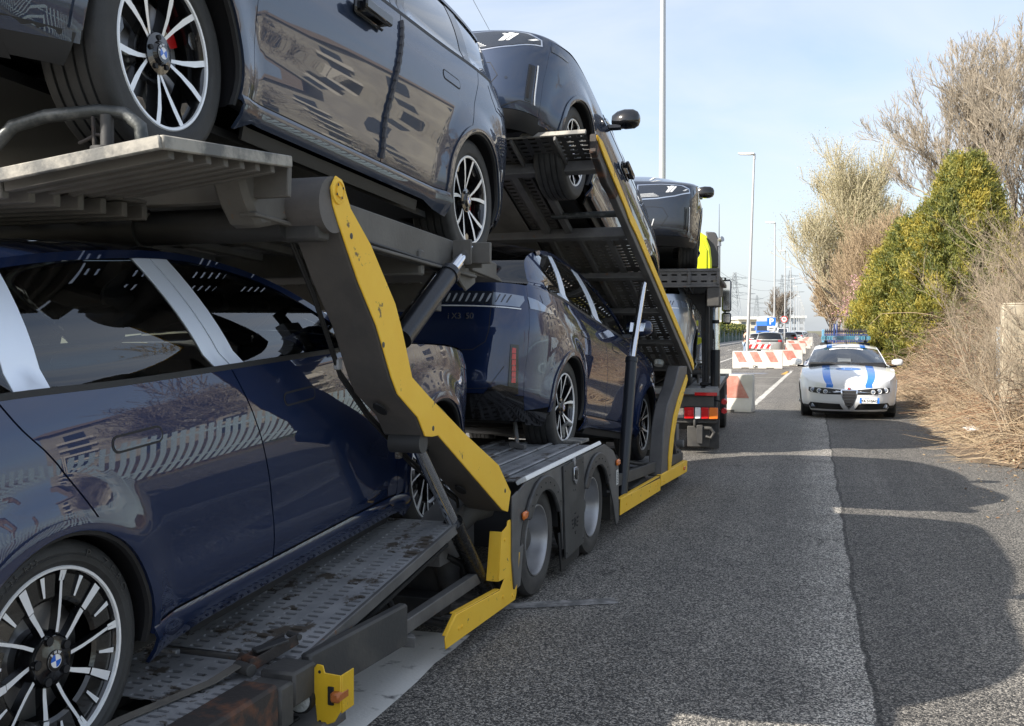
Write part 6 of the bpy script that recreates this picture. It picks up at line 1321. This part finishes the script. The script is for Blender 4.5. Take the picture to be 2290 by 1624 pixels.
pw=mat('white_car_paint',(.72,.73,.74),.35,coat=1.); pblue=mat('police_blue',(.03,.19,.66),.3,coat=1.)
pc=empty('police_car',(.69,22.75,0),pi,label='white police saloon with two blue stripes and roof light bar',cat='police car')
gd=glass_d; make_body(alfa,pc,pw,step=.06,sash=gloss)
wheels(pc,lambda r_: wheel_v(r_,ro=.33,ri=.222,wd=.225,cal=False),S=alfa,xo=.885,wd=.225)
for sx in (1,-1): door_mirror(alfa,pc,.42,1.03,pw,sx,.85)
from mathutils.bvhtree import BVHTree
def kid(r_,n_): return [o for o in r_.children if o.name.split('.')[0]==n_][0]
for nm,cols_ in (('bonnet',(7,8,9)),('roof',(8,9,10))):
    o=kid(pc,nm); o.data.materials.append(pblue); m_=36
    for i,p_ in enumerate(o.data.polygons):
        c_=i%m_; s_=c_-18 if c_>=18 else 17-c_
        if s_ in cols_: p_.material_index=1
def dropper(o):
    me=o.data; bv=BVHTree.FromPolygons([v.co for v in me.vertices],[tuple(p.vertices) for p in me.polygons])
    def fn(x,y):
        h=bv.ray_cast(Vector((x,y,3)),Vector((0,0,-1)))[0]; return (x,y,h.z if h else 0)
    return fn
UPZ=lambda v,n:n.z
hd=dropper(kid(pc,'bonnet')); ws=dropper(kid(pc,'windscreen'))
em=panel('bonnet_emblem',[(.235*cos(t*pi/14),1.52+.15*sin(t*pi/14)) for t in range(28)],hd,pblue,pc,step=.05,off=.003,wall=.001,outward=UPZ)[0]
wl_=mat('emblem_line',(.55,.66,.85),.4,coat=1)
for q in ([(-.215,1.515),(.215,1.515),(.215,1.525),(-.215,1.525)],[(-.06,1.46),(.07,1.46),(.07,1.47),(-.06,1.47)],[(-.065,1.46),(-.055,1.46),(-.055,1.55),(-.065,1.55)],[(.065,1.44),(.08,1.44),(.08,1.58),(.065,1.58)],[(-.16,1.43),(-.06,1.43),(-.06,1.44),(-.16,1.44)]): panel('emblem_line',q,hd,wl_,em,step=.03,off=.005,wall=.0,outward=UPZ)
F_=alfa.fr
for q in (1,-1):
    f=(lambda p:p) if q==1 else mir
    h=panel('headlight',f([(.15,.475),(.15,.565),(.40,.59),(.62,.598),(.735,.60),(.74,.53),(.70,.505),(.45,.478)]),F_,plast,pc,step=.05,off=.003,wall=.003,outward=OUTF)[0]
    for x_,r_ in ((.66,.046),(.545,.044),(.43,.04)):
        zc=.553-(.66-x_)*.12; sg=q*x_; yy=F_(sg,zc)[1]; c=MB(); c.lathe([(yy-.01,r_),(yy+.012,r_),(yy+.016,r_*.9),(yy+.010,r_*.75)],20,'y',(sg,0,zc)); lm=build(c,'headlamp',[silver],h)
        c=MB(); c.lathe([(yy+.010,r_*.75),(yy+.018,r_*.4),(yy+.02,0)],20,'y',(sg,0,zc)); build(c,'headlamp_glass',[lampc],lm) if False else build(c,'headlamp_lens',[lampc],h)
    line('grille_wing_bar',alfa,F_,f([(.15,.528),(.38,.512)]),.008,chrome,pc,OUTF,off=.006)
    fg=panel('lower_intake',f([(.10,.185),(.135,.235),(.17,.295),(.70,.315),(.735,.27),(.70,.205),(.55,.19)]),F_,plast,pc,step=.05,off=.003,wall=.003,outward=OUTF)[0]
    yy=F_(q*.645,.255)[1]; c=MB(); c.lathe([(yy-.01,.05),(yy+.010,.048),(yy+.012,.03),(yy+.014,0)],20,'y',(q*.645,0,.255)); build(c,'fog_lamp',[lampc],fg)
    for k in range(6): line('mesh_bar',alfa,F_,f([(.18+.005*k,.205+.016*k),(.56,.205+.017*k)]),.004,dsteel,pc,OUTF,off=.005)
gr=panel('grille_shield',[(-.155,.56),(-.13,.42),(-.07,.27),(0,.185),(.07,.27),(.13,.42),(.155,.56),(.08,.575),(-.08,.575)],F_,chrome,pc,step=.04,off=.006,wall=.008,outward=OUTF)[0]
panel('grille_opening',[(-.132,.55),(-.112,.42),(-.06,.28),(0,.215),(.06,.28),(.112,.42),(.132,.55)],F_,inner,gr,step=.04,off=.008,wall=0,outward=OUTF)
for z in (.27,.325,.38,.435,.49): 
    w_=.03+(z-.215)*.36; line('grille_slat',alfa,F_,[(-w_,z),(w_,z)],.012,chrome,gr,OUTF,off=.012)
yy=F_(0,.585)[1]; c=MB(); c.lathe([(yy-.005,.036),(yy+.014,.034),(yy+.016,.026),(yy+.016,0)],24,'y',(0,0,.585)); bd=build(c,'bonnet_badge',[chrome],pc)
c=MB(); c.box(-.012,0,yy+.017,yy+.018,.57,.60); c.box(.004,.016,yy+.017,yy+.018,.568,.605); build(c,'badge_device',[redl],bd)
# number plate on the car's left side (right in the picture)
pyy=F_(-.185,.37)[1]+.012; c=MB(); c.box(-.54,-.185,pyy-.008,pyy,.315,.425); npl=build(c,'number_plate',[white_g],pc,bev=.002)
c=MB(); c.box(-.54,-.50,pyy+.0005,pyy+.002,.317,.423); c.box(-.225,-.187,pyy+.0005,pyy+.002,.317,.423); build(c,'plate_band',[pblue],npl)
PM=lambda x,z:Matrix.Translation((x,pyy+.002,z))@Matrix.Rotation(pi,4,'Z')@Matrix.Rotation(pi/2,4,'X')
text('YA 510AG',.066,'plate_text',inner,npl,PM(-.362,.358),.0005,True); text('POLIZIA LOCALE',.024,'plate_text',pblue,npl,PM(-.362,.408),.0005)
wb=[(-.33,0),(.33,0)]
def wsf(x,v): 
    y0=-.02+.0*x
    return ws(x,y0+.09*(1-v)+0.02)
o=kid(pc,'windscreen')
bn=panel('windscreen_banner',[(-.33,.24),(.33,.24),(.33,.175),(-.33,.175)],ws,white_g,pc,step=.05,off=.004,wall=0,outward=UPZ)[0]
pz=ws(0,.207); sl_=math.atan2(ws(0,.17)[2]-ws(0,.24)[2],.07)
text('POLIZIA LOCALE',.055,'banner_text',inner,bn,Matrix.Translation((0,.207,pz[2]+.009))@Matrix.Rotation(pi,4,'Z')@Matrix.Rotation(sl_,4,'X'),.0005,True)
for a,b in (((.55,.66,1.0),(-.05,.90,.99)),((-.10,.70,1.02),(-.62,.74,.97))):
    c=MB(); za=ws(a[0]*.9,a[1])[2]; c.beam((a[0]*.9,a[1]+.1,ws(a[0]*.9,a[1]+.1)[2]+.02),(b[0],.93,ws(b[0],.93)[2]+.02),.012,.01); build(c,'wiper',[plast],pc)
lbm=glass('blue_lamp_plastic',(.25,.60,.75),.05); lbb=mat('light_bar_blue',(.03,.12,.18),.2,coat=1.)
c=MB(); c.beam((-.50,-.35,1.525),(.50,-.35,1.525),.26,.095,up=(0,0,1)); lb2=build(c,'light_bar',[lbb],pc,bev=.025)
for x0,x1 in ((-.50,-.42),(-.40,-.25),(.25,.40),(.42,.50)):
    for k in range(3):
        c=MB(); xx=x0+(x1-x0)*(k+.5)/3; c.box(xx-.006,xx+.006,-.222,-.216,1.49,1.56); build(c,'lens_rib',[mat('light_bar_pale',(.12,.32,.42),.2,coat=1)],lb2)
for x in (-.40,.40):
    c=MB(); c.box(x-.006,x+.006,-.49,-.21,1.475,1.578); build(c,'bar_divider',[plast],lb2)
for x in (.225,-.225):
    c=MB(); c.lathe([(-.225,.040),(-.205,.042),(-.200,.036),(-.21,0)],20,'y',(x,0,1.525)); build(c,'work_lamp',[lampc],lb2)
for x in (-.40,.40):
    c=MB(); c.beam((x,-.35,1.40),(x,-.35,1.475),.06,.05,up=(0,1,0)); build(c,'bar_foot',[plast],lb2)
c=MB(); c.lathe([(1.405,.028),(1.44,.018),(1.475,.006),(1.475,0)],12,'z',(0,-.12,0)); c.tube([(0,-.12,1.47),(-.01,-.20,1.62),(-.015,-.25,1.72)],[.006,.004,.002],6); build(c,'aerial',[plast],pc)
# ---------- barriers, signs, lamps, distant traffic ----------
conc=mat('white_painted_concrete',(.50,.475,.43),.8,c2=(.62,.60,.55),vs=2.5,vth=(.35,.65),bump=.3,bs=25); pink=mat('faded_red_paint',(.46,.17,.13),.8,c2=(.52,.27,.22),vs=5,bump=.2,bs=25)
def barrier(x,y,rz,L,label,n=3,mark_=False,first=.25,red=None):
    r_=empty('concrete_barrier',(x,y,0),rz,label,'barrier','red and white concrete barriers along the bays')
    s=MB(); pr=[(-.24,0),(.24,0),(.24,.10),(.13,.30),(.09,.78),(-.09,.78),(-.13,.30),(-.24,.10)]
    s.prism(pr,-L/2,L/2); build(s,'barrier_block',[conc],r_,bev=.02)
    for k in range(n):
        c0=-L/2+L*(first+k)/(n+.15); wv=L/(n*2.1); s=MB(); y1,z1,y2,z2=-.1335,.30,-.0965,.74
        for zz0,zz1 in ((.30,.74),):
            f0=lambda z:-.134+(.04)*(z-.30)/.48
            v=[(c0+.10,f0(.30),.30),(c0+wv+.10,f0(.30),.30),(c0+wv-.14,f0(.75),.75),(c0-.14,f0(.75),.75)]
            v=[(min(max(a,-L/2+.06),L/2-.06),b-.002,c_) for a,b,c_ in v]; s.add(v+[(a,b-.004,c_) for a,b,c_ in v],[(0,3,2,1),(4,5,6,7),(0,1,5,4),(1,2,6,5),(2,3,7,6),(3,0,4,7)])
        build(s,'red_stripe',[red or pink],r_)
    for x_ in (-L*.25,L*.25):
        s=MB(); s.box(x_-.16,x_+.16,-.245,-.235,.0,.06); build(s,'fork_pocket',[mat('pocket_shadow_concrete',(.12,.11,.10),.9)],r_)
    if mark_: text('CM',.14,'painted_mark',inner,r_,Matrix.Translation((-.1,-.246,.10))@Matrix.Rotation(R(62),4,'X'),.002,True)
    return r_
barrier(-2.18,21.9,R(-4),2.1,'nearest red and white concrete barrier beside the lorry wheel',2,first=.45)
barrier(-2.30,47.0,R(4),2.15,'concrete barrier with three red stripes and a black mark',3,True)
barrier(-1.35,50.5,R(10),1.9,'concrete barrier just behind and right of the marked one',2)
for i,(x,y) in enumerate(((-1.5,78),(-1.2,100),(-1.05,118),(-1.0,137),(-.95,158))): barrier(x,y,R(14),2.2,['fifth barrier from the front, beside the grey SUV','barrier level with the dark parked car','barrier beside the white parked car','far barrier in the row','farthest barrier in the row'][i],2,red=mat('bright_faded_red',(.55,.24,.19),.8))
bc=empty('barricade',(-2.95,61.5,0),label='red and white striped board barricade in front of the silver SUV',cat='barricade')
rw=mat('barricade_white',(.75,.75,.75),.5); rd=mat('barricade_red',(.60,.03,.03),.5)
for x in (-.62,.62):
    f=MB(); f.beam((x,0,0),(x,0,1.0),.04,.04); build(f,'barricade_leg',[rw],bc)
f=MB(); f.box(-.68,.68,-.03,-.01,.66,.90); build(f,'barricade_board',[rw],bc)
for k in range(4):
    x=-.62+.34*k; f=MB(); f.prism([(x,.66),(x+.17,.66),(x+.30,.90),(x+.13,.90)],-.034,-.03,axis='y'); build(f,'red_stripe',[rd],bc)
polem=mat('galvanised_pole',(.50,.51,.52),.45,.5,bump=.1,bs=5)
def lamp(x,y,i,label,H=10.0,lean=0.):
    r_=empty('street_lamp',(x,y,0),label=label,cat='street lamp',group='street lamps along the road')
    m=MB(); m.tube([(0,0,0),(lean*.5,0,H*.5),(lean,0,H)],[.085,.065,.045],12); m.tube([(0,0,0),(0,0,.5)],.11,12); build(m,'lamp_post',[polem],r_)
    m=MB(); m.beam((lean,0,H+.02),(lean-.75,-.02,H+.06),.26,.10,w2=.20,h2=.05); build(m,'lamp_head',[mat('lamp_head_paint',(.70,.69,.62),.4)],r_,bev=.02)
    m=MB(); m.beam((lean-.12,0,H-.028),(lean-.68,-.02,H+.005),.20,.02); build(m,'lamp_glass',[whl],r_)
    m=MB(); m.tube([(lean,0,H-.25),(lean,0,H+.02)],.06,10); build(m,'head_bracket',[polem],r_)
ys_=[20.0,50.2,82.5,111.7,141,171,201,231,261,291,321,351,381,411]
lbs=['nearest street lamp, a thick pole running out of the top','street lamp beside the barrier, leaning slightly right','third street lamp, by the blue parking sign','fourth street lamp, by the speed limit sign']+['street lamp %s in the long row towards the horizon'%w_ for w_ in ('fifth','sixth','seventh','eighth','ninth','tenth','eleventh','twelfth','thirteenth','last')]
for i,y in enumerate(ys_): lamp(-2.79-.16*(i==1)+.08*(i>2),y,i,lbs[i],lean=.28 if i==1 else 0)
def sign(name,x,y,label,parts,H=2.9,r=.03):
    r_=empty(name,(x,y,0),label=label,cat='sign'); m=MB(); m.tube([(0,0,0),(0,0,H)],r,10); build(m,'sign_post',[polem],r_)
    parts(r_); return r_
sgb=mat('sign_blue',(.01,.14,.62),.4); sgw=mat('sign_white',(.8,.8,.8),.4)
TX=lambda x,z,y=-.06:Matrix.Translation((x,y,z))@Matrix.Rotation(pi/2,4,'X')
def psg(r_):
    f=MB(); f.box(-.32,.32,-.05,-.035,2.05,2.67); b=build(f,'blue_board',[sgb],r_,bev=.01)
    text('P',.62,'sign_letter',sgw,b,TX(.0,2.36,-.054),.003,True)
    f=MB(); f.box(-.30,.30,-.05,-.035,1.72,2.03); b=build(f,'white_board',[sgw],r_,bev=.01)
    f=MB(); f.prism([(-.20,1.83),(.20,1.83),(.18,1.87),(.08,1.89),(.02,1.92),(-.10,1.92),(-.15,1.88),(-.20,1.87)],-.055,-.05,axis='y'); build(f,'car_pictogram',[inner],b)
sign('parking_sign',-2.93,80.3,'square blue P parking sign with a white car panel below',psg,2.7)
def s30(r_):
    f=MB(); f.lathe([(-.04,.30),(-.055,.30),(-.055,0)],32,'y',(0,0,2.73)); b=build(f,'red_ring',[mat('sign_red',(.6,.02,.02),.4)],r_)
    f=MB(); f.lathe([(-.056,.225),(-.060,.225),(-.060,0)],32,'y',(0,0,2.73)); build(f,'white_disc',[sgw],b); text('30',.30,'sign_number',inner,b,TX(0,2.73,-.064),.002,True)
sign('speed_limit_sign',-2.43,97.5,'round red-ringed 30 speed limit sign on a thin post',s30,3.0)
def nb(r_):
    f=MB(); f.box(-.14,.14,-.02,0,.45,.72); build(f,'notice_board',[mat('grey_notice',(.45,.46,.44),.5)],r_)
p_=at(1623,840,26); sign('small_notice',p_.x,p_.y,'small grey rectangular notice low beside the lorry',nb,.7,.012)
# parked cars, one coarse body copied
est=Shape(W=suv.W and [(.15,.80),(.3,.88),(.5,.90),(.7,.915),(.85,.915),(1.0,.89),(1.2,.86)],yf=[(.15,2.05),(.4,2.2),(.7,2.2),(.9,2.1),(1.2,2.0)],yr=[(.15,-2.1),(.4,-2.25),(.8,-2.27),(1.1,-2.22)],
  zb=[(2.3,.80),(1.7,.92),(1.3,.96),(0,1.0),(-1,1.03),(-2.4,1.05)],side=[(.7,1.02),(.42,1.17),(.15,1.30),(-.12,1.40),(-.48,1.46),(-.95,1.48),(-1.4,1.47),(-1.8,1.43),(-2.02,1.30),(-2.05,1.06)],
  centre=[(1.0,1.05),(.68,1.22),(.38,1.37),(.08,1.48),(-.42,1.54),(-.95,1.56),(-1.45,1.55),(-1.95,1.50),(-2.12,1.32),(-2.24,1.06)],hoodc=[(1.0,1.05),(1.3,1.03),(1.6,.99),(1.9,.92),(2.05,.87),(2.15,.80)],ztop_f=.80,ztop_r=1.06,wx=(1.3,-1.3),wr=.36,wz=.33,flare=.012)
est.doors=(.8,(-.15,-.25),-1.4); est.pillars=((-.2,-.3),(-.3,-.4),(-1.15,-1.1),(-1.25,-1.15)); est.qend=(-1.8,-1.75); est.rglass=glass_d
stone=mat('silver_beige_paint',(.42,.42,.40),.3,.4,coat=1.)
ec=empty('parked_car',(0,0,0)); make_body(est,ec,stone,step=.13,sash=gloss)
for q in (1,-1):
    f=(lambda p:p) if q==1 else mir
    panel('tail_lamp',f([(.55,.90),(.55,1.02),(.80,1.02),(.80,.88)]),est.re,redl,ec,step=.06,off=.006,wall=.004,outward=OUTR)
panel('rear_garnish',[(-.55,.90),(.55,.90),(.55,1.0),(-.55,1.0)],est.re,plast,ec,step=.1,off=.004,wall=.004,outward=OUTR)
panel('number_plate',[(-.26,.66),(.26,.66),(.26,.77),(-.26,.77)],est.re,mat('plate_grey',(.35,.36,.38),.4),ec,step=.1,off=.012,wall=.01,outward=OUTR)
def wsimple(r_):
    m=MB(); m.lathe([(-.1,.2),(-.11,.31),(-.09,.33),(.09,.33),(.11,.31),(.11,.22)],32); t=build(m,'wheel',[rubber],r_,smooth=40); m=MB(); m.lathe([(.11,.22),(.08,.21),(.05,.06),(.09,.04),(.09,0)],24); build(m,'rim',[alloy],t); return t
wheels(ec,wsimple,S=est,xo=.87,wd=.22)
for sx in (1,-1): door_mirror(est,ec,.52,1.10,gloss,sx,.9)
bpy.context.view_layer.update()
def recol(o,a,b):
    for c in o.children:
        for s in c.material_slots:
            if s.material==a: s.link='OBJECT'; s.material=b
        recol(c,a,b)
cols_={'w':mat('white_parked_paint',(.68,.69,.70),.3,coat=1),'d':mat('dark_parked_paint',(.03,.03,.035),.3,coat=1),'s':stone,'b':mat('blue_parked_paint',(.05,.11,.22),.3,coat=1),'g':mat('grey_parked_paint',(.16,.165,.17),.3,.3,coat=1)}
rows=[(-2.74,74.2,'s','silver SUV parked first in the row behind the striped barricade',1.04),(-2.3,114,'d','dark hatchback parked behind the silver SUV',1),(-2.0,150,'w','white car parked third in the row',1.05),
 (-2.1,176,'d','dark car fourth in the parked row',1),(-2.0,196,'w','white car fifth in the parked row',1),(-2.1,214,'g','grey car sixth in the parked row',1),(-2.0,232,'w','white car seventh in the parked row',1),(-2.1,250,'b','blue car eighth in the parked row',1),(-2.0,270,'w','white car ninth in the parked row',1),(-2.05,292,'g','grey car tenth in the parked row',1),(-2.05,316,'w','farthest white car in the parked row',1),
 (-4.7,98,'w','white car with door open left of the silver SUV',.95),(-5.4,150,'g','grey car on the carriageway beyond the white one',1),(-5.5,230,'w','far white car on the carriageway',1)]
for i,(x,y,c,lb,s_) in enumerate(rows):
    o=ec if i==0 else copy_tree(ec)
    o.location=(x,y,0); o.scale=(s_,s_,s_); tag(o,lb,'car','cars parked along the road')
bpy.context.view_layer.update()
allp=[o for o in bpy.data.objects if o.name.split('.')[0]=='parked_car']
for (x,y,c,lb,s_) in rows:
    o=[q for q in allp if q.get('label')==lb][0]
    if c!='s': recol(o,stone,cols_[c])
vn=empty('white_van',(-5.0,190,0),label='white van facing this way behind the parked cars',cat='van')
f=MB(); f.prism([(0,.35),(0,1.1),(.5,1.25),(1.0,2.15),(4.6,2.2),(4.6,.35)],-.95,.95); build(f,'van_body',[cols_['w']],vn,bev=.06)
f=MB(); f.add([(-.8,.50,1.30),(.8,.50,1.30),(.72,.95,2.06),(-.72,.95,2.06)],[(0,1,2,3)]); o=build(f,'windscreen',[lampg],vn); o.location=(0,-.05,.02)
for sx in (.62,-.62):
    f=MB(); f.box(sx-.14,sx+.14,-.03,0,.75,.92); build(f,'headlight',[lampc],vn)
    f=MB(); f.lathe([(sx*1.3,0),(sx*1.3,.33),(sx*1.3+.18*(1 if sx>0 else -1),.33),(sx*1.3+.18*(1 if sx>0 else -1),0)],20,'x',(0,.9,.33)); build(f,'wheel',[rubber],vn)
def lorry(x,y,label,cm,box,sc_=1):
    r_=empty('distant_lorry',(x,y,0),label=label,cat='lorry')
    f=MB(); f.prism([(0,.5),(0,1.6),(.15,2.9),(.5,3.5),(2.1,3.5),(2.1,.5)],-1.22,1.22); build(f,'cab',[cm],r_,bev=.08)
    f=MB(); f.prism([(-.02,1.75),(.10,2.65),(.12,2.65),(.0,1.75)],-1.05,1.05); o=build(f,'windscreen',[lampg],r_); o.location=(0,-.03,0)
    f=MB(); f.box(-1.0,1.0,-.05,0,.62,.95); f.box(-.8,.8,-.04,0,1.1,1.5); build(f,'grille',[plast],r_)
    for sx in (-1,1):
        f=MB(); f.box(sx*.98-.18,sx*.98+.18,-.06,0,.72,.9); build(f,'headlight',[lampc],r_)
        f=MB(); f.box(sx*1.4-.12,sx*1.4+.12,.1,.25,1.8,2.6); build(f,'mirror',[cm],r_)
        f=MB(); f.lathe([(sx*.9,0),(sx*.9,.5),(sx*1.2,.5),(sx*1.2,0)],24,'x',(0,1.3,.5)); build(f,'wheel',[rubber],r_)
    f=MB(); f.box(-1.25,1.25,2.5,13.5,1.1,3.9); build(f,'trailer_box',[box],r_,bev=.03)
lorry(-11.1+2,205,'distant blue lorry facing this way left of the parking sign',mat('lorry_blue',(.02,.13,.55),.35,coat=1),mat('grey_box',(.42,.43,.42),.5))
lorry(-10.2,290,'distant white lorry facing this way behind the blue one',cols_['w'],mat('grey_box',(0,0,0)))
# hedge, green fence, warehouse
gf=empty('green_screen_fence',(-11.6,145,0),label='dark green screened fence across the road',cat='fence')
for i in range(12):
    f=MB(); f.box(-.03,.03,-45+7.5*i,-37.6+7.5*i,0,1.75); build(f,'screen_panel',[mat('dark_green_net',(.02,.06,.045),.8,bump=.4,bs=3)],gf)
    f=MB(); f.box(-.0,.10,-45.1+7.5*i,-44.95+7.5*i,0,2.0); build(f,'fence_post',[polem],gf)
n=14000; C=np.stack([-12.4+.9*rng.random(n),98+95*rng.random(n),1.2+1.3*rng.random(n)],1); C[:,2]+=.35*np.sin(C[:,1]*.8)
tag(quads('green_hedge',C,rng.normal(size=(n,3)),.12+.1*rng.random(n),[leafm('hedge_green',(.09,.13,.03)),leafm('hedge_yellow',(.28,.26,.06)),leafm('hedge_dark',(.03,.05,.02))]),'clipped green hedge showing above the green fence','hedge',kind='stuff')
wh_=mat('warehouse_cream',(.62,.58,.48),.7)
for nm,(px0,px1,py0,py1,Z,mm,lb) in {'a':(1652,1738,708,742,420,wh_,'cream warehouse with flat roof beyond the lorries'),'b':(1735,1800,706,742,520,mat('warehouse_grey',(.42,.47,.52),.6),'long pale grey warehouse behind the signs'),'c':(1612,1652,716,742,560,mat('warehouse_tan',(.48,.40,.32),.7),'low tan building at the far left end of the road')}.items():
    a=at(px0,py1,Z); b=at(px1,py1,Z); t=at(px0,py0,Z).z; W_=(b-a).length; c=(a+b)/2
    r_=empty('warehouse',(c.x,c.y,0),YAW,label=lb,cat='building'); f=MB(); f.box(-W_/2,W_/2,0,30,-1,t-1.2); build(f,'walls',[mm],r_); f=MB(); f.box(-W_/2-.6,W_/2+.6,-1,31,t-1.2,t); build(f,'roof',[mat('pale_roof',(.7,.71,.7),.6)],r_)
    k=int(W_/3.2)
    for i in range(k):
        for z in (t*.30,t*.62):
            f=MB(); x=-W_/2+(i+.5)*W_/k; f.box(x-.9,x+.9,-.05,.0,z-.6,z+.6); build(f,'window',[mat('far_window',(.12,.14,.16),.3)],r_)
# pylons and overhead wires
pyl=mat('pylon_steel',(.30,.33,.36),.6,.3)
def pylon(px,Z,H,label):
    p=at(px,740,Z); r_=empty('pylon',(p.x,p.y,0),R(20),label=label,cat='pylon',group='lattice pylons on the horizon'); A=[]; b=3.2
    def wd(z): return b*(1-z/H*.86)
    lv=[H*t for t in (0,.16,.31,.45,.57,.68,.78,.87,.94,1.0)]
    cs=[(1,1),(1,-1),(-1,-1),(-1,1)]; r=.10
    for z0,z1 in zip(lv,lv[1:]):
        for i in range(4):
            a=cs[i];c=cs[(i+1)%4]; w0,w1=wd(z0),wd(z1)
            A.append((a[0]*w0,a[1]*w0,z0,a[0]*w1,a[1]*w1,z1,r*1.3,r*1.3)); A.append((a[0]*w0,a[1]*w0,z0,c[0]*w1,c[1]*w1,z1,r*.7,r*.7)); A.append((c[0]*w0,c[1]*w0,z0,a[0]*w1,a[1]*w1,z1,r*.7,r*.7))
    seg_mesh('lattice_tower',A,[pyl],parent=r_,k=4)
    for z,l_ in ((H*.66,9),(H*.79,7.5),(H*.91,5.5)):
        A=[]
        for s in (1,-1):
            for e in (.5,-.5): A.append((0,e,z+.6,s*l_,0,z,r*.9,r*.6)); A.append((0,e,z-1.0,s*l_,0,z,r*.9,r*.6))
            for k in range(1,4): A.append((s*l_*k/4,0,z+.1,s*l_*(k+.6)/4,0,z-.4+.1*k,r*.5,r*.5))
        seg_mesh('cross_arm',A,[pyl],parent=r_,k=4)
    return r_
pylon(1642,430,26,'nearest lattice pylon, left of the leaning street lamp'); pylon(1766,620,38,'lattice pylon right of the speed limit sign'); pylon(1748,780,44,'lattice pylon behind the fourth street lamp'); pylon(1692,820,30,'faint pylon above the blue lorry')
def wire(a,b,sag,label,r=.012,n=24):
    A=[]; P=[a.lerp(b,i/n)+Vector((0,0,-sag*4*(i/n)*(1-i/n))) for i in range(n+1)]
    m=MB(); m.tube(P,r,5); o=build(m,'overhead_wire',[mat('wire_grey',(.13,.14,.16),.6)]); tag(o,label,'wire','overhead wires')
wire(at(905,-66,40),at(1640,640,430),0,'overhead wire running down behind the upper graphite car',.022)
wire(at(1030,-52,60),at(1290,430,400),0,'thinner overhead wire right of the first',.016)
for i,(a,b,l_) in enumerate((((1600,600,330),(1760,632,620),'wire sagging from the left pylon towards the right one'),((1600,650,330),(1745,640,780),'lower wire between the pylons'),((1646,610,430),(1930,560,300),'wire rising right from the nearest pylon'))): wire(at(*a),at(*b),6,l_,.05)
f=MB(); f.tube([(0,0,0),(0,0,.12)],.02,6)
# ---------- the person by the leaning street lamp ----------
pp=at(1667,800,67); pr_=bpy.data.objects.new('person',None); col.objects.link(pr_); pr_.location=(pp.x,pp.y,0); pr_.rotation_euler=(0,0,R(-60)); tag(pr_,'person in dark jacket and pale jeans standing by the leaning street lamp','person')
def skinned(name,V,E_,Rr,m,parent,rootv=0,sub=2):
    me=bpy.data.meshes.new(name); me.from_pydata(V,E_,[]); o=bpy.data.objects.new(name,me); col.objects.link(o); o.parent=parent
    sk=o.modifiers.new('skin','SKIN'); me.skin_vertices[0].data[rootv].use_root=True
    for i,r_ in enumerate(Rr): me.skin_vertices[0].data[i].radius=(r_,r_) if not isinstance(r_,tuple) else r_
    o.modifiers.new('sub','SUBSURF').levels=sub; o.modifiers['sub'].render_levels=sub; me.materials.append(m)
    dg=bpy.context.evaluated_depsgraph_get(); me2=bpy.data.meshes.new_from_object(o.evaluated_get(dg)); o.modifiers.clear(); o.data=me2; me2.shade_smooth()
    if not me2.materials: me2.materials.append(m)
    return o
skin=mat('skin',(.55,.33,.24),.5); jk=mat('dark_jacket',(.03,.03,.035),.8); jn=mat('pale_jeans',(.25,.33,.45),.8); hair=mat('dark_hair',(.03,.02,.015),.7)
bV=[(0,0,.94),(0,0,1.2),(0,.01,1.42),(0,.02,1.52),(0,.03,1.64),(.19,0,1.40),(.26,.03,1.12),(.24,.16,.90),(.24,.19,.82),(-.19,0,1.40),(-.25,-.02,1.12),(-.24,.05,.88),(-.24,.07,.80),(.09,0,.88),(.11,.03,.48),(.11,0,.08),(.11,.14,.04),(-.09,0,.88),(-.12,.01,.48),(-.13,-.04,.08),(-.13,.10,.04)]
bE=[(0,1),(1,2),(2,3),(3,4),(2,5),(5,6),(6,7),(7,8),(2,9),(9,10),(10,11),(11,12),(0,13),(13,14),(14,15),(15,16),(0,17),(17,18),(18,19),(19,20)]
bR=[.14,.13,.12,.05,.09,.06,.045,.032,.03,.06,.045,.032,.03,.09,.06,.045,.035,.09,.06,.045,.035]
bd_=skinned('body',bV,bE,bR,skin,pr_)
skinned('jacket',[(0,0,.90),(0,0,1.2),(0,.01,1.42),(.20,0,1.40),(.265,.03,1.12),(.245,.15,.92),(-.20,0,1.40),(-.255,-.02,1.12),(-.245,.04,.90)],[(0,1),(1,2),(2,3),(3,4),(4,5),(2,6),(6,7),(7,8)],[(.18,.14),(.17,.13),(.16,.12),.08,.065,.05,.08,.065,.05],jk,pr_)
skinned('jeans',[(0,0,.92),(.09,0,.86),(.11,.03,.48),(.11,0,.12),(-.09,0,.86),(-.12,.01,.48),(-.13,-.04,.12)],[(0,1),(1,2),(2,3),(0,4),(4,5),(5,6)],[.15,.105,.075,.062,.105,.075,.062],jn,pr_)
h=MB(); h.lathe([(1.60,.100),(1.66,.112),(1.72,.10),(1.765,.05),(1.77,0)],16,'z',(0,.01,0)); build(h,'hair',[hair],pr_)
for sx in (1,-1):
    h=MB(); h.lathe([(.0,.0),(.01,.012),(.02,0)],8,'y',(sx*.035,.115,1.65)); build(h,'eye',[inner],pr_)
    for k in range(5): 
        h=MB(); a=Vector((sx*.24,.19 if sx>0 else .07,.80)); d=Vector((.012*(k-2),.02+.01*(k==4),-.075+.02*(k==4))); h.tube([a+Vector((.012*(k-2),0,0)),a+d*.6+Vector((.012*(k-2),.004,0)),a+d],[.010,.009,.007],6); build(h,'finger',[skin],pr_)
h=MB(); h.prism([(.12,1.66),(.15,1.63),(.12,1.62)],-.012,.012); build(h,'nose',[skin],pr_)
